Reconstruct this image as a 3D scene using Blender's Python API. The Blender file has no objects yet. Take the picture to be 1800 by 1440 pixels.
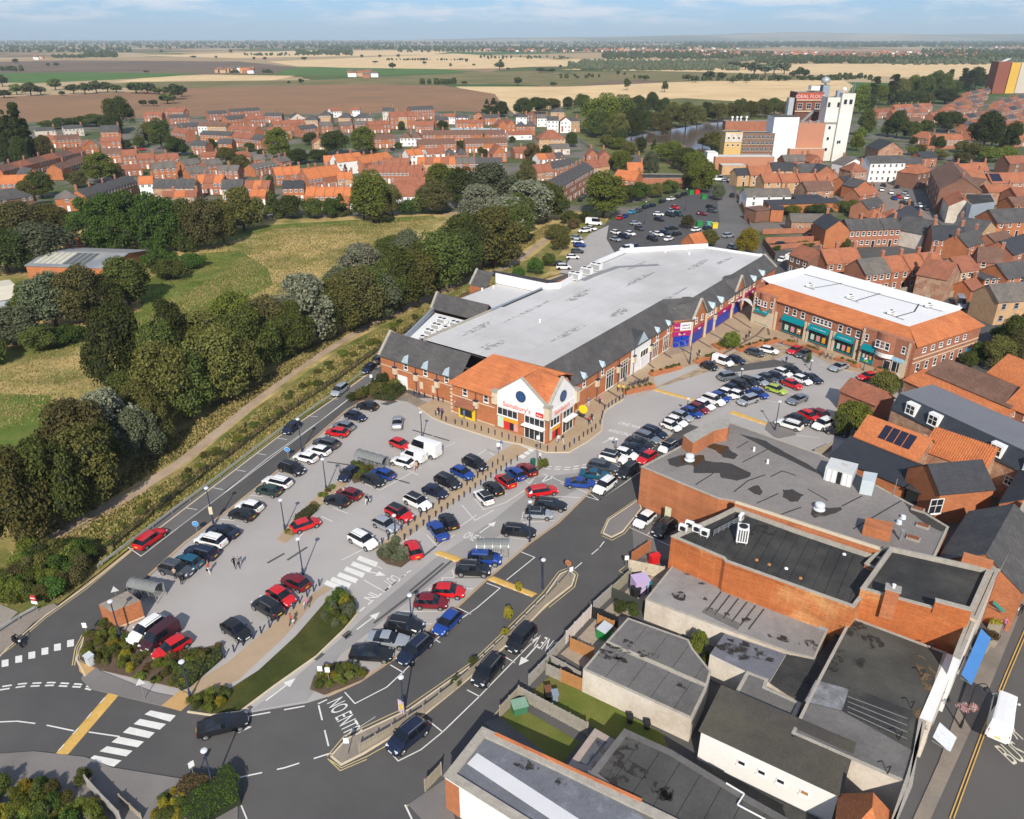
import bpy,math,random
from mathutils import Vector,Matrix,noise as mnoise
R=random.Random(7)
sc=bpy.context.scene
CAM_H,FPX,PITCH=60.0,1340.0,math.radians(26)
cam=bpy.data.objects.new('camera',bpy.data.cameras.new('camera'))
sc.collection.objects.link(cam)
cam.location=(0,0,CAM_H);cam.rotation_euler=(math.radians(64),0,0)
cam.data.sensor_width=36;cam.data.lens=36*FPX/1800
cam.data.clip_start=1;cam.data.clip_end=60000
sc.camera=cam
SUN_EL=math.radians(36)
w=bpy.data.worlds.new('World');sc.world=w;w.use_nodes=True
nt=w.node_tree;nt.nodes.clear()
def nd(nt,typ,**kw):
    n=nt.nodes.new(typ)
    for k,v in kw.items():
        if k.startswith('_'):setattr(n,k[1:],v)
        else:n.inputs[int(k[1:])if k[0]=='i' and k[1:].isdigit()else k].default_value=v
    return n
out=nd(nt,'ShaderNodeOutputWorld');bg=nd(nt,'ShaderNodeBackground',Strength=.11)
sky=nd(nt,'ShaderNodeTexSky',_sky_type='NISHITA',_sun_disc=False,_sun_elevation=SUN_EL,_sun_rotation=math.pi,_altitude=60,_air_density=.8,_dust_density=.15,_ozone_density=1.6)
tc=nd(nt,'ShaderNodeTexCoord');mp=nd(nt,'ShaderNodeMapping');mp.inputs['Scale'].default_value=(9,9,60)
nt.links.new(tc.outputs['Generated'],mp.inputs[0])
n1=nd(nt,'ShaderNodeTexNoise',Scale=1.0,Detail=7,Roughness=.62)
nt.links.new(mp.outputs[0],n1.inputs['Vector'])
cr=nd(nt,'ShaderNodeValToRGB');cr.color_ramp.elements[0].position=.47;cr.color_ramp.elements[1].position=.62
nt.links.new(n1.outputs['Fac'],cr.inputs[0])
sx=nd(nt,'ShaderNodeSeparateXYZ');nt.links.new(tc.outputs['Generated'],sx.inputs[0])
mr=nd(nt,'ShaderNodeMapRange');mr.inputs[1].default_value=.005;mr.inputs[2].default_value=.02
nt.links.new(sx.outputs['Z'],mr.inputs[0])
mm=nd(nt,'ShaderNodeMath',_operation='MULTIPLY');nt.links.new(cr.outputs[0],mm.inputs[0]);nt.links.new(mr.outputs[0],mm.inputs[1])
mm2=nd(nt,'ShaderNodeMath',_operation='MULTIPLY');nt.links.new(mm.outputs[0],mm2.inputs[0]);mm2.inputs[1].default_value=.85
mx=nd(nt,'ShaderNodeMixRGB');mx.inputs[2].default_value=(6.6,6.9,7.5,1)
tint=nd(nt,'ShaderNodeMixRGB',_blend_type='MULTIPLY');tint.inputs[0].default_value=1.0;tint.inputs[2].default_value=(.93,1.0,1.08,1)
nt.links.new(sky.outputs[0],tint.inputs[1])
hz=nd(nt,'ShaderNodeMapRange');hz.inputs[1].default_value=.0;hz.inputs[2].default_value=.3;nt.links.new(sx.outputs['Z'],hz.inputs[0])
hc=nd(nt,'ShaderNodeMixRGB');hc.inputs[1].default_value=(.30,.46,.74,1);hc.inputs[2].default_value=(.93,1.0,1.08,1);nt.links.new(hz.outputs[0],hc.inputs[0]);nt.links.new(hc.outputs[0],tint.inputs[2])
nt.links.new(mm2.outputs[0],mx.inputs[0]);nt.links.new(tint.outputs[0],mx.inputs[1]);nt.links.new(mx.outputs[0],bg.inputs[0]);nt.links.new(bg.outputs[0],out.inputs[0])
sl=bpy.data.lights.new('sun','SUN');sl.energy=4.4;sl.angle=math.radians(.53);sl.color=(1.0,.925,.81)
so=bpy.data.objects.new('sun',sl);sc.collection.objects.link(so)
so.rotation_euler=(math.radians(54),0,math.radians(-.5));so.location=(0,-60,90)
sc.view_settings.view_transform='Standard';sc.view_settings.look='None';sc.view_settings.gamma=1
sc.view_settings.exposure=.25;sc.view_settings.use_curve_mapping=False
sc.render.engine='CYCLES'
sc.cycles.max_bounces=5;sc.cycles.diffuse_bounces=2;sc.cycles.glossy_bounces=2;sc.cycles.transmission_bounces=2;sc.cycles.volume_bounces=0;sc.cycles.transparent_max_bounces=8
sc.cycles.use_denoising=True
CP,SP=math.cos(PITCH),math.sin(PITCH)
def G(u,v,z=.0):
    x=(u-900)/FPX;y=-(v-720)/FPX
    t=(z-CAM_H)/(-SP+y*CP)
    return Vector((x*t,(CP+y*SP)*t,z))
def PJ(p):
    z=p[2]-CAM_H;d=p[1]*CP-z*SP
    return 900+FPX*p[0]/d,720-FPX*(p[1]*SP+z*CP)/d
def HT(P,v):
    lo,hi=.0,120.0
    for _ in range(40):
        m=(lo+hi)/2
        if PJ((P[0],P[1],m))[1]>v:lo=m
        else:hi=m
    return lo
def dirpx(u,v,du,dv):
    d=G(u+du,v+dv)-G(u,v);return math.atan2(d.y,d.x)
MATS={}
def M(name,c,rough=.85,var=.15,scale=.6,fine=6.0,spec=.3,metal=.0,bump=.0,world=False,c2=None,kind='noise',clear=.0,island=.0,objv=.0,k2=(.42,.6)):
    """A noise-varied surface: coarse patches + fine grain over the colour c (to c2 where given)."""
    if name in MATS:return MATS[name]
    m=bpy.data.materials.new(name);m.use_nodes=True;t=m.node_tree;t.nodes.clear()
    L=t.links.new
    o=nd(t,'ShaderNodeOutputMaterial');b=nd(t,'ShaderNodeBsdfPrincipled');L(b.outputs[0],o.inputs[0])
    b.inputs['Roughness'].default_value=rough;b.inputs['Metallic'].default_value=metal
    b.inputs['Specular IOR Level'].default_value=spec
    if clear:b.inputs['Coat Weight'].default_value=clear;b.inputs['Coat Roughness'].default_value=.08
    if world:src=nd(t,'ShaderNodeNewGeometry').outputs['Position']
    else:src=nd(t,'ShaderNodeTexCoord').outputs['Object']
    a=nd(t,'ShaderNodeTexNoise',Scale=scale,Detail=5,Roughness=.6);L(src,a.inputs['Vector'])
    f=nd(t,'ShaderNodeTexNoise',Scale=fine,Detail=3,Roughness=.7);L(src,f.inputs['Vector'])
    ad=nd(t,'ShaderNodeMath',_operation='ADD');L(a.outputs['Fac'],ad.inputs[0]);L(f.outputs['Fac'],ad.inputs[1])
    mrg=nd(t,'ShaderNodeMapRange');mrg.inputs[1].default_value=.7;mrg.inputs[2].default_value=1.3;L(ad.outputs[0],mrg.inputs[0])
    mix=nd(t,'ShaderNodeMixRGB');L(mrg.outputs[0],mix.inputs[0])
    mix.inputs[1].default_value=(*[x*(1-var)for x in c],1);mix.inputs[2].default_value=(*[min(1,x*(1+var))for x in c],1)
    last=mix.outputs[0]
    if c2:
        g=nd(t,'ShaderNodeTexNoise',Scale=scale*.45,Detail=6,Roughness=.65);L(src,g.inputs['Vector'])
        rr=nd(t,'ShaderNodeMapRange');rr.inputs[1].default_value=k2[0];rr.inputs[2].default_value=k2[1];L(g.outputs['Fac'],rr.inputs[0])
        m2=nd(t,'ShaderNodeMixRGB');L(rr.outputs[0],m2.inputs[0]);L(last,m2.inputs[1])
        m3=nd(t,'ShaderNodeMixRGB');L(mrg.outputs[0],m3.inputs[0]);m3.inputs[1].default_value=(*[x*(1-var)for x in c2],1);m3.inputs[2].default_value=(*[x*(1+var)for x in c2],1)
        L(m3.outputs[0],m2.inputs[2]);last=m2.outputs[0]
    if kind in('brick','tile','felt'):
        s=nd(t,'ShaderNodeSeparateXYZ');L(src,s.inputs[0])
        k=nd(t,'ShaderNodeMath',_operation='ADD');L(s.outputs[0],k.inputs[0]);L(s.outputs[1],k.inputs[1])
        cb=nd(t,'ShaderNodeCombineXYZ');L(k.outputs[0],cb.inputs[0]);L(s.outputs[2]if kind!='felt' else s.outputs[1],cb.inputs[1])
        br=nd(t,'ShaderNodeTexBrick',Scale=1.0);L(cb.outputs[0],br.inputs['Vector'])
        br.inputs['Brick Width'].default_value={'brick':.45,'tile':.3,'felt':3.0}[kind];br.inputs['Row Height'].default_value={'brick':.15,'tile':.2,'felt':1.1}[kind]
        br.inputs['Mortar Size'].default_value={'brick':.018,'tile':.02,'felt':.012}[kind];br.inputs['Bias'].default_value=.0
        br.inputs['Color1'].default_value=(.78,.76,.76,1);br.inputs['Color2'].default_value=(1.12,1.1,1.08,1)
        br.inputs['Mortar'].default_value={'brick':(1.15,1.25,1.3,1),'tile':(.72,.72,.72,1),'felt':(.8,.8,.8,1)}[kind]
        ml=nd(t,'ShaderNodeMixRGB',_blend_type='MULTIPLY');ml.inputs[0].default_value=.85;L(last,ml.inputs[1]);L(br.outputs['Color'],ml.inputs[2]);last=ml.outputs[0]
    if island or objv:
        src2=nd(t,'ShaderNodeNewGeometry').outputs['Random Per Island']if island else nd(t,'ShaderNodeObjectInfo').outputs['Random']
        amt=island or objv
        r2=nd(t,'ShaderNodeMapRange');r2.inputs[3].default_value=1-amt;r2.inputs[4].default_value=1+amt;L(src2,r2.inputs[0])
        hs=nd(t,'ShaderNodeHueSaturation');L(r2.outputs[0],hs.inputs['Value']);L(last,hs.inputs['Color']);last=hs.outputs[0]
    L(last,b.inputs['Base Color'])
    if bump:
        bp=nd(t,'ShaderNodeBump',Strength=bump,Distance=.05);L(f.outputs['Fac'],bp.inputs['Height']);L(bp.outputs[0],b.inputs['Normal'])
    MATS[name]=m;return m
def leafmat(name,c,c2,trans=.25):
    if name in MATS:return MATS[name]
    m=bpy.data.materials.new(name);m.use_nodes=True;t=m.node_tree;t.nodes.clear();L=t.links.new
    o=nd(t,'ShaderNodeOutputMaterial')
    ri=nd(t,'ShaderNodeNewGeometry');oi=nd(t,'ShaderNodeObjectInfo')
    mix=nd(t,'ShaderNodeMixRGB');mix.inputs[1].default_value=(*c,1);mix.inputs[2].default_value=(*c2,1);L(ri.outputs['Random Per Island'],mix.inputs[0])
    hs=nd(t,'ShaderNodeHueSaturation');L(mix.outputs[0],hs.inputs['Color'])
    r=nd(t,'ShaderNodeMapRange');r.inputs[3].default_value=.75;r.inputs[4].default_value=1.3;L(oi.outputs['Random'],r.inputs[0]);L(r.outputs[0],hs.inputs['Value'])
    r3=nd(t,'ShaderNodeMapRange');r3.inputs[3].default_value=.485;r3.inputs[4].default_value=.515;L(oi.outputs['Random'],r3.inputs[0]);L(r3.outputs[0],hs.inputs['Hue'])
    d=nd(t,'ShaderNodeBsdfDiffuse');tr=nd(t,'ShaderNodeBsdfTranslucent');ms=nd(t,'ShaderNodeMixShader');ms.inputs[0].default_value=trans
    L(hs.outputs[0],d.inputs[0]);L(hs.outputs[0],tr.inputs[0]);L(d.outputs[0],ms.inputs[1]);L(tr.outputs[0],ms.inputs[2])
    L(ms.outputs[0],o.inputs[0]);MATS[name]=m;return m
BRICK=M('red brick',(.345,.14,.08),.9,.2,.4,5,kind='brick',bump=.3)
BRICKO=M('orange brick',(.41,.15,.064),.9,.2,.35,5,kind='brick',bump=.3)
BRICKD=M('dark brown brick',(.2,.1,.065),.9,.2,.4,5,kind='brick')
BRICKP=M('pale mottled brick',(.42,.27,.18),.9,.3,.8,4,c2=(.3,.14,.085),kind='brick')
BRICKW=M('weathered brick',(.42,.125,.038),.9,.2,.3,4,c2=(.56,.28,.11),kind='brick',k2=(.5,.66))
BUFFB=M('buff brick',(.5,.31,.17),.9,.15,.5,5,kind='brick')
RENDER=M('cream render',(.62,.56,.48),.9,.12,.5,3,c2=(.5,.43,.35),bump=.1)
WHITER=M('white render',(.78,.77,.74),.9,.06,.5,3)
STONE=M('pale cast stone',(.6,.5,.36),.9,.1,1,4)
CONC=M('grey concrete',(.33,.31,.28),.95,.2,.8,5,bump=.2)
COPING=M('weathered coping stone',(.36,.33,.28),.95,.22,1.2,6)
TILEO=M('orange clay tiles',(.56,.19,.07),.85,.12,.5,6,kind='tile',bump=.3,c2=(.48,.155,.06))
TILEH=M('dull orange clay tiles',(.40,.15,.075),.9,.18,.5,6,kind='tile',bump=.3,c2=(.31,.12,.07))
TILER=M('red brown clay tiles',(.33,.125,.072),.9,.18,.5,6,kind='tile',bump=.3,c2=(.26,.105,.065))
TILEB=M('brown concrete tiles',(.17,.095,.068),.9,.18,.5,6,kind='tile',bump=.3,c2=(.21,.12,.085))
SLATE=M('grey slate',(.082,.08,.08),.8,.2,.6,7,kind='tile',bump=.2,c2=(.105,.1,.098))
SLATED=M('dark slate',(.05,.052,.06),.7,.2,.6,7,kind='tile',bump=.2)
SLATEG=M('weathered grey tiles',(.17,.15,.13),.9,.2,.6,7,kind='tile',bump=.2,c2=(.13,.12,.11))
MEMB=M('pale grey roof membrane',(.56,.55,.54),.65,.05,.1,2,c2=(.47,.455,.44),k2=(.45,.62))
MEMBW=M('white roof membrane',(.74,.74,.74),.6,.04,.2,2)
FELTD=M('dark roofing felt',(.036,.036,.036),.9,.3,.35,5,c2=(.06,.058,.052),bump=.2)
FELTG=M('grey roofing felt',(.16,.152,.144),.9,.2,.3,5,c2=(.105,.1,.095),bump=.2)
FELTL=M('pale mineral felt',(.29,.275,.265),.9,.16,.3,5,c2=(.21,.2,.195),bump=.2)
FELTB=M('blue grey roof sheet',(.15,.155,.175),.55,.22,.5,5,c2=(.25,.28,.32),bump=.1,k2=(.52,.68))
STAIN=M('rain stain',(.035,.03,.027),.9,.4,1.5,6)
def ragged(m,scale=1.1,lo=.46,hi=.56):
    t=m.node_tree;L=t.links.new;o=next(n for n in t.nodes if n.type=='OUTPUT_MATERIAL');s=o.inputs[0].links[0].from_socket
    n=nd(t,'ShaderNodeTexNoise',Scale=scale,Detail=5,Roughness=.65);L(nd(t,'ShaderNodeNewGeometry').outputs['Position'],n.inputs['Vector'])
    r=nd(t,'ShaderNodeMapRange');r.inputs[1].default_value=lo;r.inputs[2].default_value=hi;r.inputs[4].default_value=.85;L(n.outputs['Fac'],r.inputs[0])
    mx=nd(t,'ShaderNodeMixShader');L(r.outputs[0],mx.inputs[0]);L(nd(t,'ShaderNodeBsdfTransparent').outputs[0],mx.inputs[1]);L(s,mx.inputs[2]);L(mx.outputs[0],o.inputs[0]);return m
ragged(STAIN)
PUDDLE=M('shallow roof puddle',(.045,.034,.02),.12,.15,.6,2,spec=.5)
WHITE=M('white paint',(.8,.8,.78),.5,.04,1,4)
WHITEL=M('worn white road paint',(.68,.67,.63),.8,.14,.8,7,world=True)
YELL=M('worn ochre road paint',(.60,.37,.10),.85,.16,1.0,5,world=True)
YLINE=M('worn yellow line paint',(.52,.42,.2),.85,.15,1.0,5,world=True)
GLASS=M('dark window glass',(.02,.024,.03),.12,.1,1,2,spec=.6)
GLASSB=M('bluish window glass',(.05,.075,.11),.15,.3,1,2,spec=.6)
BLACK=M('black metal',(.02,.02,.022),.5,.1)
STEEL=M('galvanised steel',(.4,.41,.42),.45,.1,metal=.6)
DKBLUE=M('dark blue painted metal',(.03,.04,.075),.5,.1)
LEAD=M('grey lead sheet',(.27,.31,.36),.5,.12)
WOOD=M('weathered timber',(.34,.29,.22),.9,.22,1.5,8)
WOODG=M('grey weathered timber',(.3,.275,.235),.9,.25,1.5,8)
WOODO=M('orange stained timber',(.40,.19,.07),.85,.18,1.5,8)
SOIL=M('bare soil and bark',(.11,.075,.05),.95,.3,1,6,world=True)
BARK=M('tree bark',(.1,.075,.055),.95,.25,1,6)
TEAL=M('teal sign panel',(.0,.2,.23),.5,.05)
RED=M('bright red panel',(.6,.02,.02),.45,.05)
class MB:
    def __init__(s):s.v=[];s.f=[];s.m=[]
    def face(s,pts,mi=0):
        i=len(s.v);s.v+=[tuple(p)for p in pts];s.f.append(tuple(range(i,i+len(pts))));s.m.append(mi)
    def prism(s,poly,z0,z1,mi=0,top=True,bottom=False,mtop=None):
        p=ccw(poly);n=len(p);i=len(s.v)
        s.v+=[(a[0],a[1],z0)for a in p]+[(a[0],a[1],z1)for a in p]
        for k in range(n):
            j=(k+1)%n;s.f.append((i+k,i+j,i+n+j,i+n+k));s.m.append(mi)
        if top:s.f.append(tuple(range(i+n,i+2*n)));s.m.append(mi if mtop is None else mtop)
        if bottom:s.f.append(tuple(reversed(range(i,i+n))));s.m.append(mi)
    def box(s,c,sx,sy,sz,ang=.0,mi=0,bottom=True):
        """box on its base centre c, turned by ang"""
        ca,sa=math.cos(ang),math.sin(ang)
        q=[(c[0]+x*ca-y*sa,c[1]+x*sa+y*ca)for x,y in((-sx/2,-sy/2),(sx/2,-sy/2),(sx/2,sy/2),(-sx/2,sy/2))]
        s.prism(q,c[2],c[2]+sz,mi,True,bottom)
    def beam(s,a,b,wd,hg=None,mi=0):
        a=Vector(a);b=Vector(b);d=b-a
        if d.length<1e-6:return
        d.normalize();up=Vector((0,0,1))if abs(d.z)<.95 else Vector((1,0,0))
        x=d.cross(up).normalized()*(wd/2);y=x.cross(d).normalized()*((hg or wd)/2)
        i=len(s.v)
        for p in(a,b):s.v+=[tuple(p+x+y),tuple(p-x+y),tuple(p-x-y),tuple(p+x-y)]
        for k in range(4):s.f.append((i+k,i+(k+1)%4,i+4+(k+1)%4,i+4+k));s.m.append(mi)
        s.f.append((i+3,i+2,i+1,i));s.f.append((i+4,i+5,i+6,i+7));s.m+=[mi,mi]
    def tube(s,a,b,r0,r1=None,n=8,mi=0,cap=True):
        a=Vector(a);b=Vector(b);d=(b-a).normalized();r1=r0 if r1 is None else r1
        up=Vector((0,0,1))if abs(d.z)<.95 else Vector((1,0,0));x=d.cross(up).normalized();y=d.cross(x).normalized()
        i=len(s.v)
        for p,r in((a,r0),(b,r1)):
            for k in range(n):
                t=2*math.pi*k/n;s.v.append(tuple(p+x*math.cos(t)*r+y*math.sin(t)*r))
        for k in range(n):s.f.append((i+(k+1)%n,i+k,i+n+k,i+n+(k+1)%n));s.m.append(mi)
        if cap:s.f.append(tuple(range(i,i+n)));s.f.append(tuple(reversed(range(i+n,i+2*n))));s.m+=[mi,mi]
    def lathe(s,prof,c=(0,0,0),n=10,mi=0):
        i=len(s.v)
        for r,z in prof:
            for k in range(n):
                t=2*math.pi*k/n;s.v.append((c[0]+r*math.cos(t),c[1]+r*math.sin(t),c[2]+z))
        for a in range(len(prof)-1):
            for k in range(n):j=(k+1)%n;s.f.append((i+a*n+k,i+a*n+j,i+a*n+n+j,i+a*n+n+k));s.m.append(mi)
        s.f.append(tuple(i+(len(prof)-1)*n+k for k in range(n)));s.m.append(mi)
    def strip(s,pts,wd,z,dash=None,mi=0,zt=None):
        """flat painted band along a polyline of points"""
        P=[Vector((p[0],p[1]))for p in pts]
        segs=[]
        if dash:
            on,off=dash;carry=.0;drawing=True;left=on
            cur=P[0];start=P[0];i=0
            for a,b in zip(P,P[1:]):
                L=(b-a).length;pos=0
                if L<1e-6:continue
                d=(b-a)/L
                while pos<L:
                    st=min(left,L-pos)
                    if drawing:segs.append((a+d*pos,a+d*(pos+st)))
                    pos+=st;left-=st
                    if left<=1e-6:drawing=not drawing;left=on if drawing else off
        else:
            n=len(P);off=[]
            for k in range(n):
                d0=(P[k]-P[k-1])if k else(P[1]-P[0]);d1=(P[k+1]-P[k])if k<n-1 else(P[k]-P[k-1])
                d=(d0.normalized()+d1.normalized())
                d=d.normalized()if d.length>1e-6 else d1.normalized()
                off.append(Vector((-d.y,d.x))*wd/2/max(.5,d.dot(d1.normalized())))
            for k in range(n-1):
                q=[P[k]-off[k],P[k+1]-off[k+1],P[k+1]+off[k+1],P[k]+off[k]]
                if zt is None:s.face([(x.x,x.y,z)for x in q],mi)
                else:s.prism([(x.x,x.y)for x in q],z,zt,mi)
            return
        for a,b in segs:
            d=(b-a)
            if d.length<.05:continue
            d.normalize();o=Vector((-d.y,d.x))*wd/2
            s.face([(x.x,x.y,z)for x in(a-o,b-o,b+o,a+o)],mi)
    def mesh(s,name,mats,origin=None,smooth=0):
        me=bpy.data.meshes.new(name)
        v=s.v if origin is None else[(a-origin[0],b-origin[1],c-origin[2])for a,b,c in s.v]
        me.from_pydata(v,[],s.f)
        for m in(mats if isinstance(mats,(list,tuple))else[mats]):me.materials.append(m)
        if any(s.m):me.polygons.foreach_set('material_index',s.m)
        if smooth:me.shade_smooth();me.set_sharp_from_angle(angle=smooth)
        me.update();return me
    def build(s,name,mats,parent=None,smooth=0,origin=None,**kw):
        org=origin if origin is not None else(tuple(parent.matrix_world.translation)if parent is not None and 'W' in parent else None)
        return put(name,s.mesh(name,mats,org,smooth),parent,**kw)
def ccw(poly):
    p=[(a[0],a[1])for a in poly]
    ar=sum(p[i][0]*p[(i+1)%len(p)][1]-p[(i+1)%len(p)][0]*p[i][1]for i in range(len(p)))
    return p if ar>0 else p[::-1]
COL=sc.collection.objects
def put(name,me,parent=None,loc=None,rz=.0,scale=None,**kw):
    o=bpy.data.objects.new(name,me)
    if parent is not None:o.parent=parent
    if loc is not None:o.location=loc
    if rz:o.rotation_euler=(0,0,rz)
    if scale is not None:o.scale=scale if isinstance(scale,(tuple,list))else(scale,)*3
    for k,v in kw.items():
        if v:o[k]=v
    COL.link(o);return o
USED={}
def thing(name,label,cat,loc=(0,0,0),rz=.0,group=None,world=False):
    """An Empty at the base of a thing; world=True: its parts are given in world coordinates (no turn)."""
    o=put(name,None,None,loc,rz,label=label,category=cat,group=group)
    o.empty_display_size=.5
    if world:o['W']=1;o.matrix_world=Matrix.Translation(loc)
    USED.setdefault(label,[]).append(name);return o
def single(name,me,label,cat,loc=None,rz=.0,group=None,scale=None):
    USED.setdefault(label,[]).append(name)
    return put(name,me,None,loc,rz,scale,label=label,category=cat,group=group)
def setmat(o,*mats):
    for i,m in enumerate(mats):
        o.material_slots[i].link='OBJECT';o.material_slots[i].material=m
def copy_tree(o,parent=None):
    c=o.copy();COL.link(c);c.parent=parent
    for ch in o.children:copy_tree(ch,c)
    return c
ORDS='first second third fourth fifth sixth seventh eighth ninth tenth eleventh twelfth thirteenth fourteenth fifteenth sixteenth seventeenth eighteenth nineteenth twentieth'.split()
def ordn(i):
    if i<20:return ORDS[i]
    n=i+1;return '%d%s'%(n,'th' if 10<=n%100<=20 else{1:'st',2:'nd',3:'rd'}.get(n%10,'th'))
def clip(poly,n,d,keep):
    """the part of a convex polygon on one side of the line n.p = d"""
    o=[]
    for i in range(len(poly)):
        a,b=poly[i],poly[(i+1)%len(poly)];fa,fb=(n[0]*a[0]+n[1]*a[1]-d)*keep,(n[0]*b[0]+n[1]*b[1]-d)*keep
        if fa>=0:o.append(a)
        if fa*fb<0:t=fa/(fa-fb);o.append((a[0]+(b[0]-a[0])*t,a[1]+(b[1]-a[1])*t))
    return o
def blob(c,rx,ry,ang,n=18,rough=.35,seed=0):
    r=random.Random(seed);o=[]
    ph=[r.uniform(0,6.28)for _ in range(4)]
    for k in range(n):
        t=2*math.pi*k/n;q=1+rough*(.5*math.sin(2*t+ph[0])+.35*math.sin(3*t+ph[1])+.3*math.sin(5*t+ph[2])+.25*r.uniform(-1,1))
        x,y=rx*q*math.cos(t),ry*q*math.sin(t);o.append((c[0]+x*math.cos(ang)-y*math.sin(ang),c[1]+x*math.sin(ang)+y*math.cos(ang)))
    return o
# ================================================================ THE GROUND
def GP(px,z=.0):return[G(u,v,z)for u,v in px]
def struct(name,mb,mats,**kw):
    o=put(name,mb.mesh(name,mats),None,kind='structure');return o
def sheet(name,px,z,mat,world=None):
    b=MB();p=ccw(world or GP(px));b.face([(x,y,z)for x,y in p]);return struct(name,b,mat)
def farmmat():
    m=bpy.data.materials.new('farmland');m.use_nodes=True;t=m.node_tree;t.nodes.clear();L=t.links.new
    o=nd(t,'ShaderNodeOutputMaterial');b=nd(t,'ShaderNodeBsdfPrincipled',Roughness=.95);b.inputs['Specular IOR Level'].default_value=.1;L(b.outputs[0],o.inputs[0])
    p=nd(t,'ShaderNodeNewGeometry').outputs['Position'];mp=nd(t,'ShaderNodeMapping');mp.inputs['Scale'].default_value=(1/330,1/520,1);mp.inputs['Rotation'].default_value=(0,0,.35);L(p,mp.inputs[0])
    v=nd(t,'ShaderNodeTexVoronoi',Scale=1.0);v.distance='CHEBYCHEV';L(mp.outputs[0],v.inputs['Vector'])
    s=nd(t,'ShaderNodeSeparateColor');L(v.outputs['Color'],s.inputs[0])
    cr=nd(t,'ShaderNodeValToRGB');cr.color_ramp.interpolation='CONSTANT';e=cr.color_ramp.elements
    cols=[(0,(.30,.20,.105)),(.22,(.40,.29,.155)),(.42,(.10,.115,.035)),(.58,(.44,.33,.19)),(.75,(.2,.15,.09)),(.88,(.06,.12,.03))]
    e[0].position=0;e[0].color=(*cols[0][1],1);e[1].position=cols[1][0];e[1].color=(*cols[1][1],1)
    for q,c in cols[2:]:k=e.new(q);k.color=(*c,1)
    L(s.outputs[0],cr.inputs[0])
    n=nd(t,'ShaderNodeTexNoise',Scale=.02,Detail=6);L(p,n.inputs['Vector'])
    mr=nd(t,'ShaderNodeMapRange');mr.inputs[3].default_value=.7;mr.inputs[4].default_value=1.3;L(n.outputs['Fac'],mr.inputs[0])
    hs=nd(t,'ShaderNodeHueSaturation');L(cr.outputs[0],hs.inputs['Color']);L(mr.outputs[0],hs.inputs['Value']);L(hs.outputs[0],b.inputs[0]);return m
b=MB();b.face([(-26000,-80,-.4),(26000,-80,-.4),(26000,24000,-.4),(-26000,24000,-.4)]);struct('ground',b,farmmat())
def fieldmat(name,c,c2=None,sc=.03,var=.14,stripes=None):
    m=M(name,c,.95,var,sc,.5,spec=.1,world=True,c2=c2)
    if stripes:
        t=m.node_tree;L=t.links.new;bs=next(n for n in t.nodes if n.type=='BSDF_PRINCIPLED');old=bs.inputs[0].links[0].from_socket
        g=nd(t,'ShaderNodeNewGeometry');mp=nd(t,'ShaderNodeMapping');mp.inputs['Rotation'].default_value=(0,0,stripes[0]);L(g.outputs['Position'],mp.inputs[0])
        wv=nd(t,'ShaderNodeTexWave',Scale=stripes[1],Distortion=1.5,Detail=2);wv.inputs['Detail Scale'].default_value=.3;L(mp.outputs[0],wv.inputs['Vector'])
        r=nd(t,'ShaderNodeMapRange');r.inputs[3].default_value=.86;r.inputs[4].default_value=1.12;L(wv.outputs['Fac'],r.inputs[0])
        hs=nd(t,'ShaderNodeHueSaturation');L(r.outputs[0],hs.inputs['Value']);L(old,hs.inputs['Color']);L(hs.outputs[0],bs.inputs[0])
    return m
PLOUGH=fieldmat('ploughed earth',(.29,.165,.09),(.25,.15,.085),.02,.1,(.3,.12))
STUB=fieldmat('pale stubble',(.70,.51,.28),(.62,.45,.24),.03,.12,(-.5,.1))
STUBD=fieldmat('dull stubble',(.42,.30,.165),(.33,.24,.13),.02,.15,(.1,.06))
GREENF=fieldmat('bright green crop',(.075,.155,.03),(.1,.16,.045),.03)
OLIVE=fieldmat('dull pasture',(.155,.145,.055),(.22,.175,.08),.03,.18)
DARKF=fieldmat('dark tilled earth',(.15,.11,.08),(.19,.135,.09),.01,.15)
fz=-.36
for nm,mt,px in[
  ('field',STUBD,[(-60,128),(300,122),(900,112),(1000,100),(560,96),(100,102),(-60,106)]),
  ('field',STUB,[(250,98),(560,88),(800,90),(760,96),(420,102)]),
  ('field',STUB,[(470,108),(800,94),(1000,106),(1040,112),(880,120),(700,122),(520,116)]),
  ('field',DARKF,[(-60,130),(250,133),(620,127),(420,108),(120,106),(-60,110)]),
  ('field',GREENF,[(-60,143),(60,146),(260,137),(360,129),(150,127),(-60,129)]),
  ('field',STUB,[(200,144),(480,141),(520,133),(360,131),(250,137)]),
  ('field',GREENF,[(480,131),(640,133),(850,126),(760,121),(540,118),(500,122)]),
  ('field',OLIVE,[(100,152),(340,156),(600,149),(880,148),(1010,152),(1080,140),(960,124),(860,126),(560,140),(240,144)]),
  ('field',STUB,[(960,108),(1010,104),(1180,105),(1045,116),(880,118)]),
  ('field',STUB,[(985,122),(1220,126),(1800,140),(1860,134),(1860,112),(1450,112),(1250,116),(1060,118)]),
  ('field',OLIVE,[(1000,126),(1230,126),(1480,136),(1480,142),(1060,150)]),
  ('field',DARKF,[(1010,152),(1080,140),(1180,142),(1080,156)]),
  ('field',STUB,[(800,152),(1000,152),(1220,143),(1480,140),(1500,150),(1480,175),(1330,180),(1200,172),(1000,185),(905,200),(880,180)]),
  ('field',PLOUGH,[(-60,172),(200,163),(340,155),(600,148),(780,150),(870,165),(895,200),(800,215),(300,225),(40,225),(-60,215)]),
]:
    sheet(nm,px,fz,mt);fz+=.01
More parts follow.
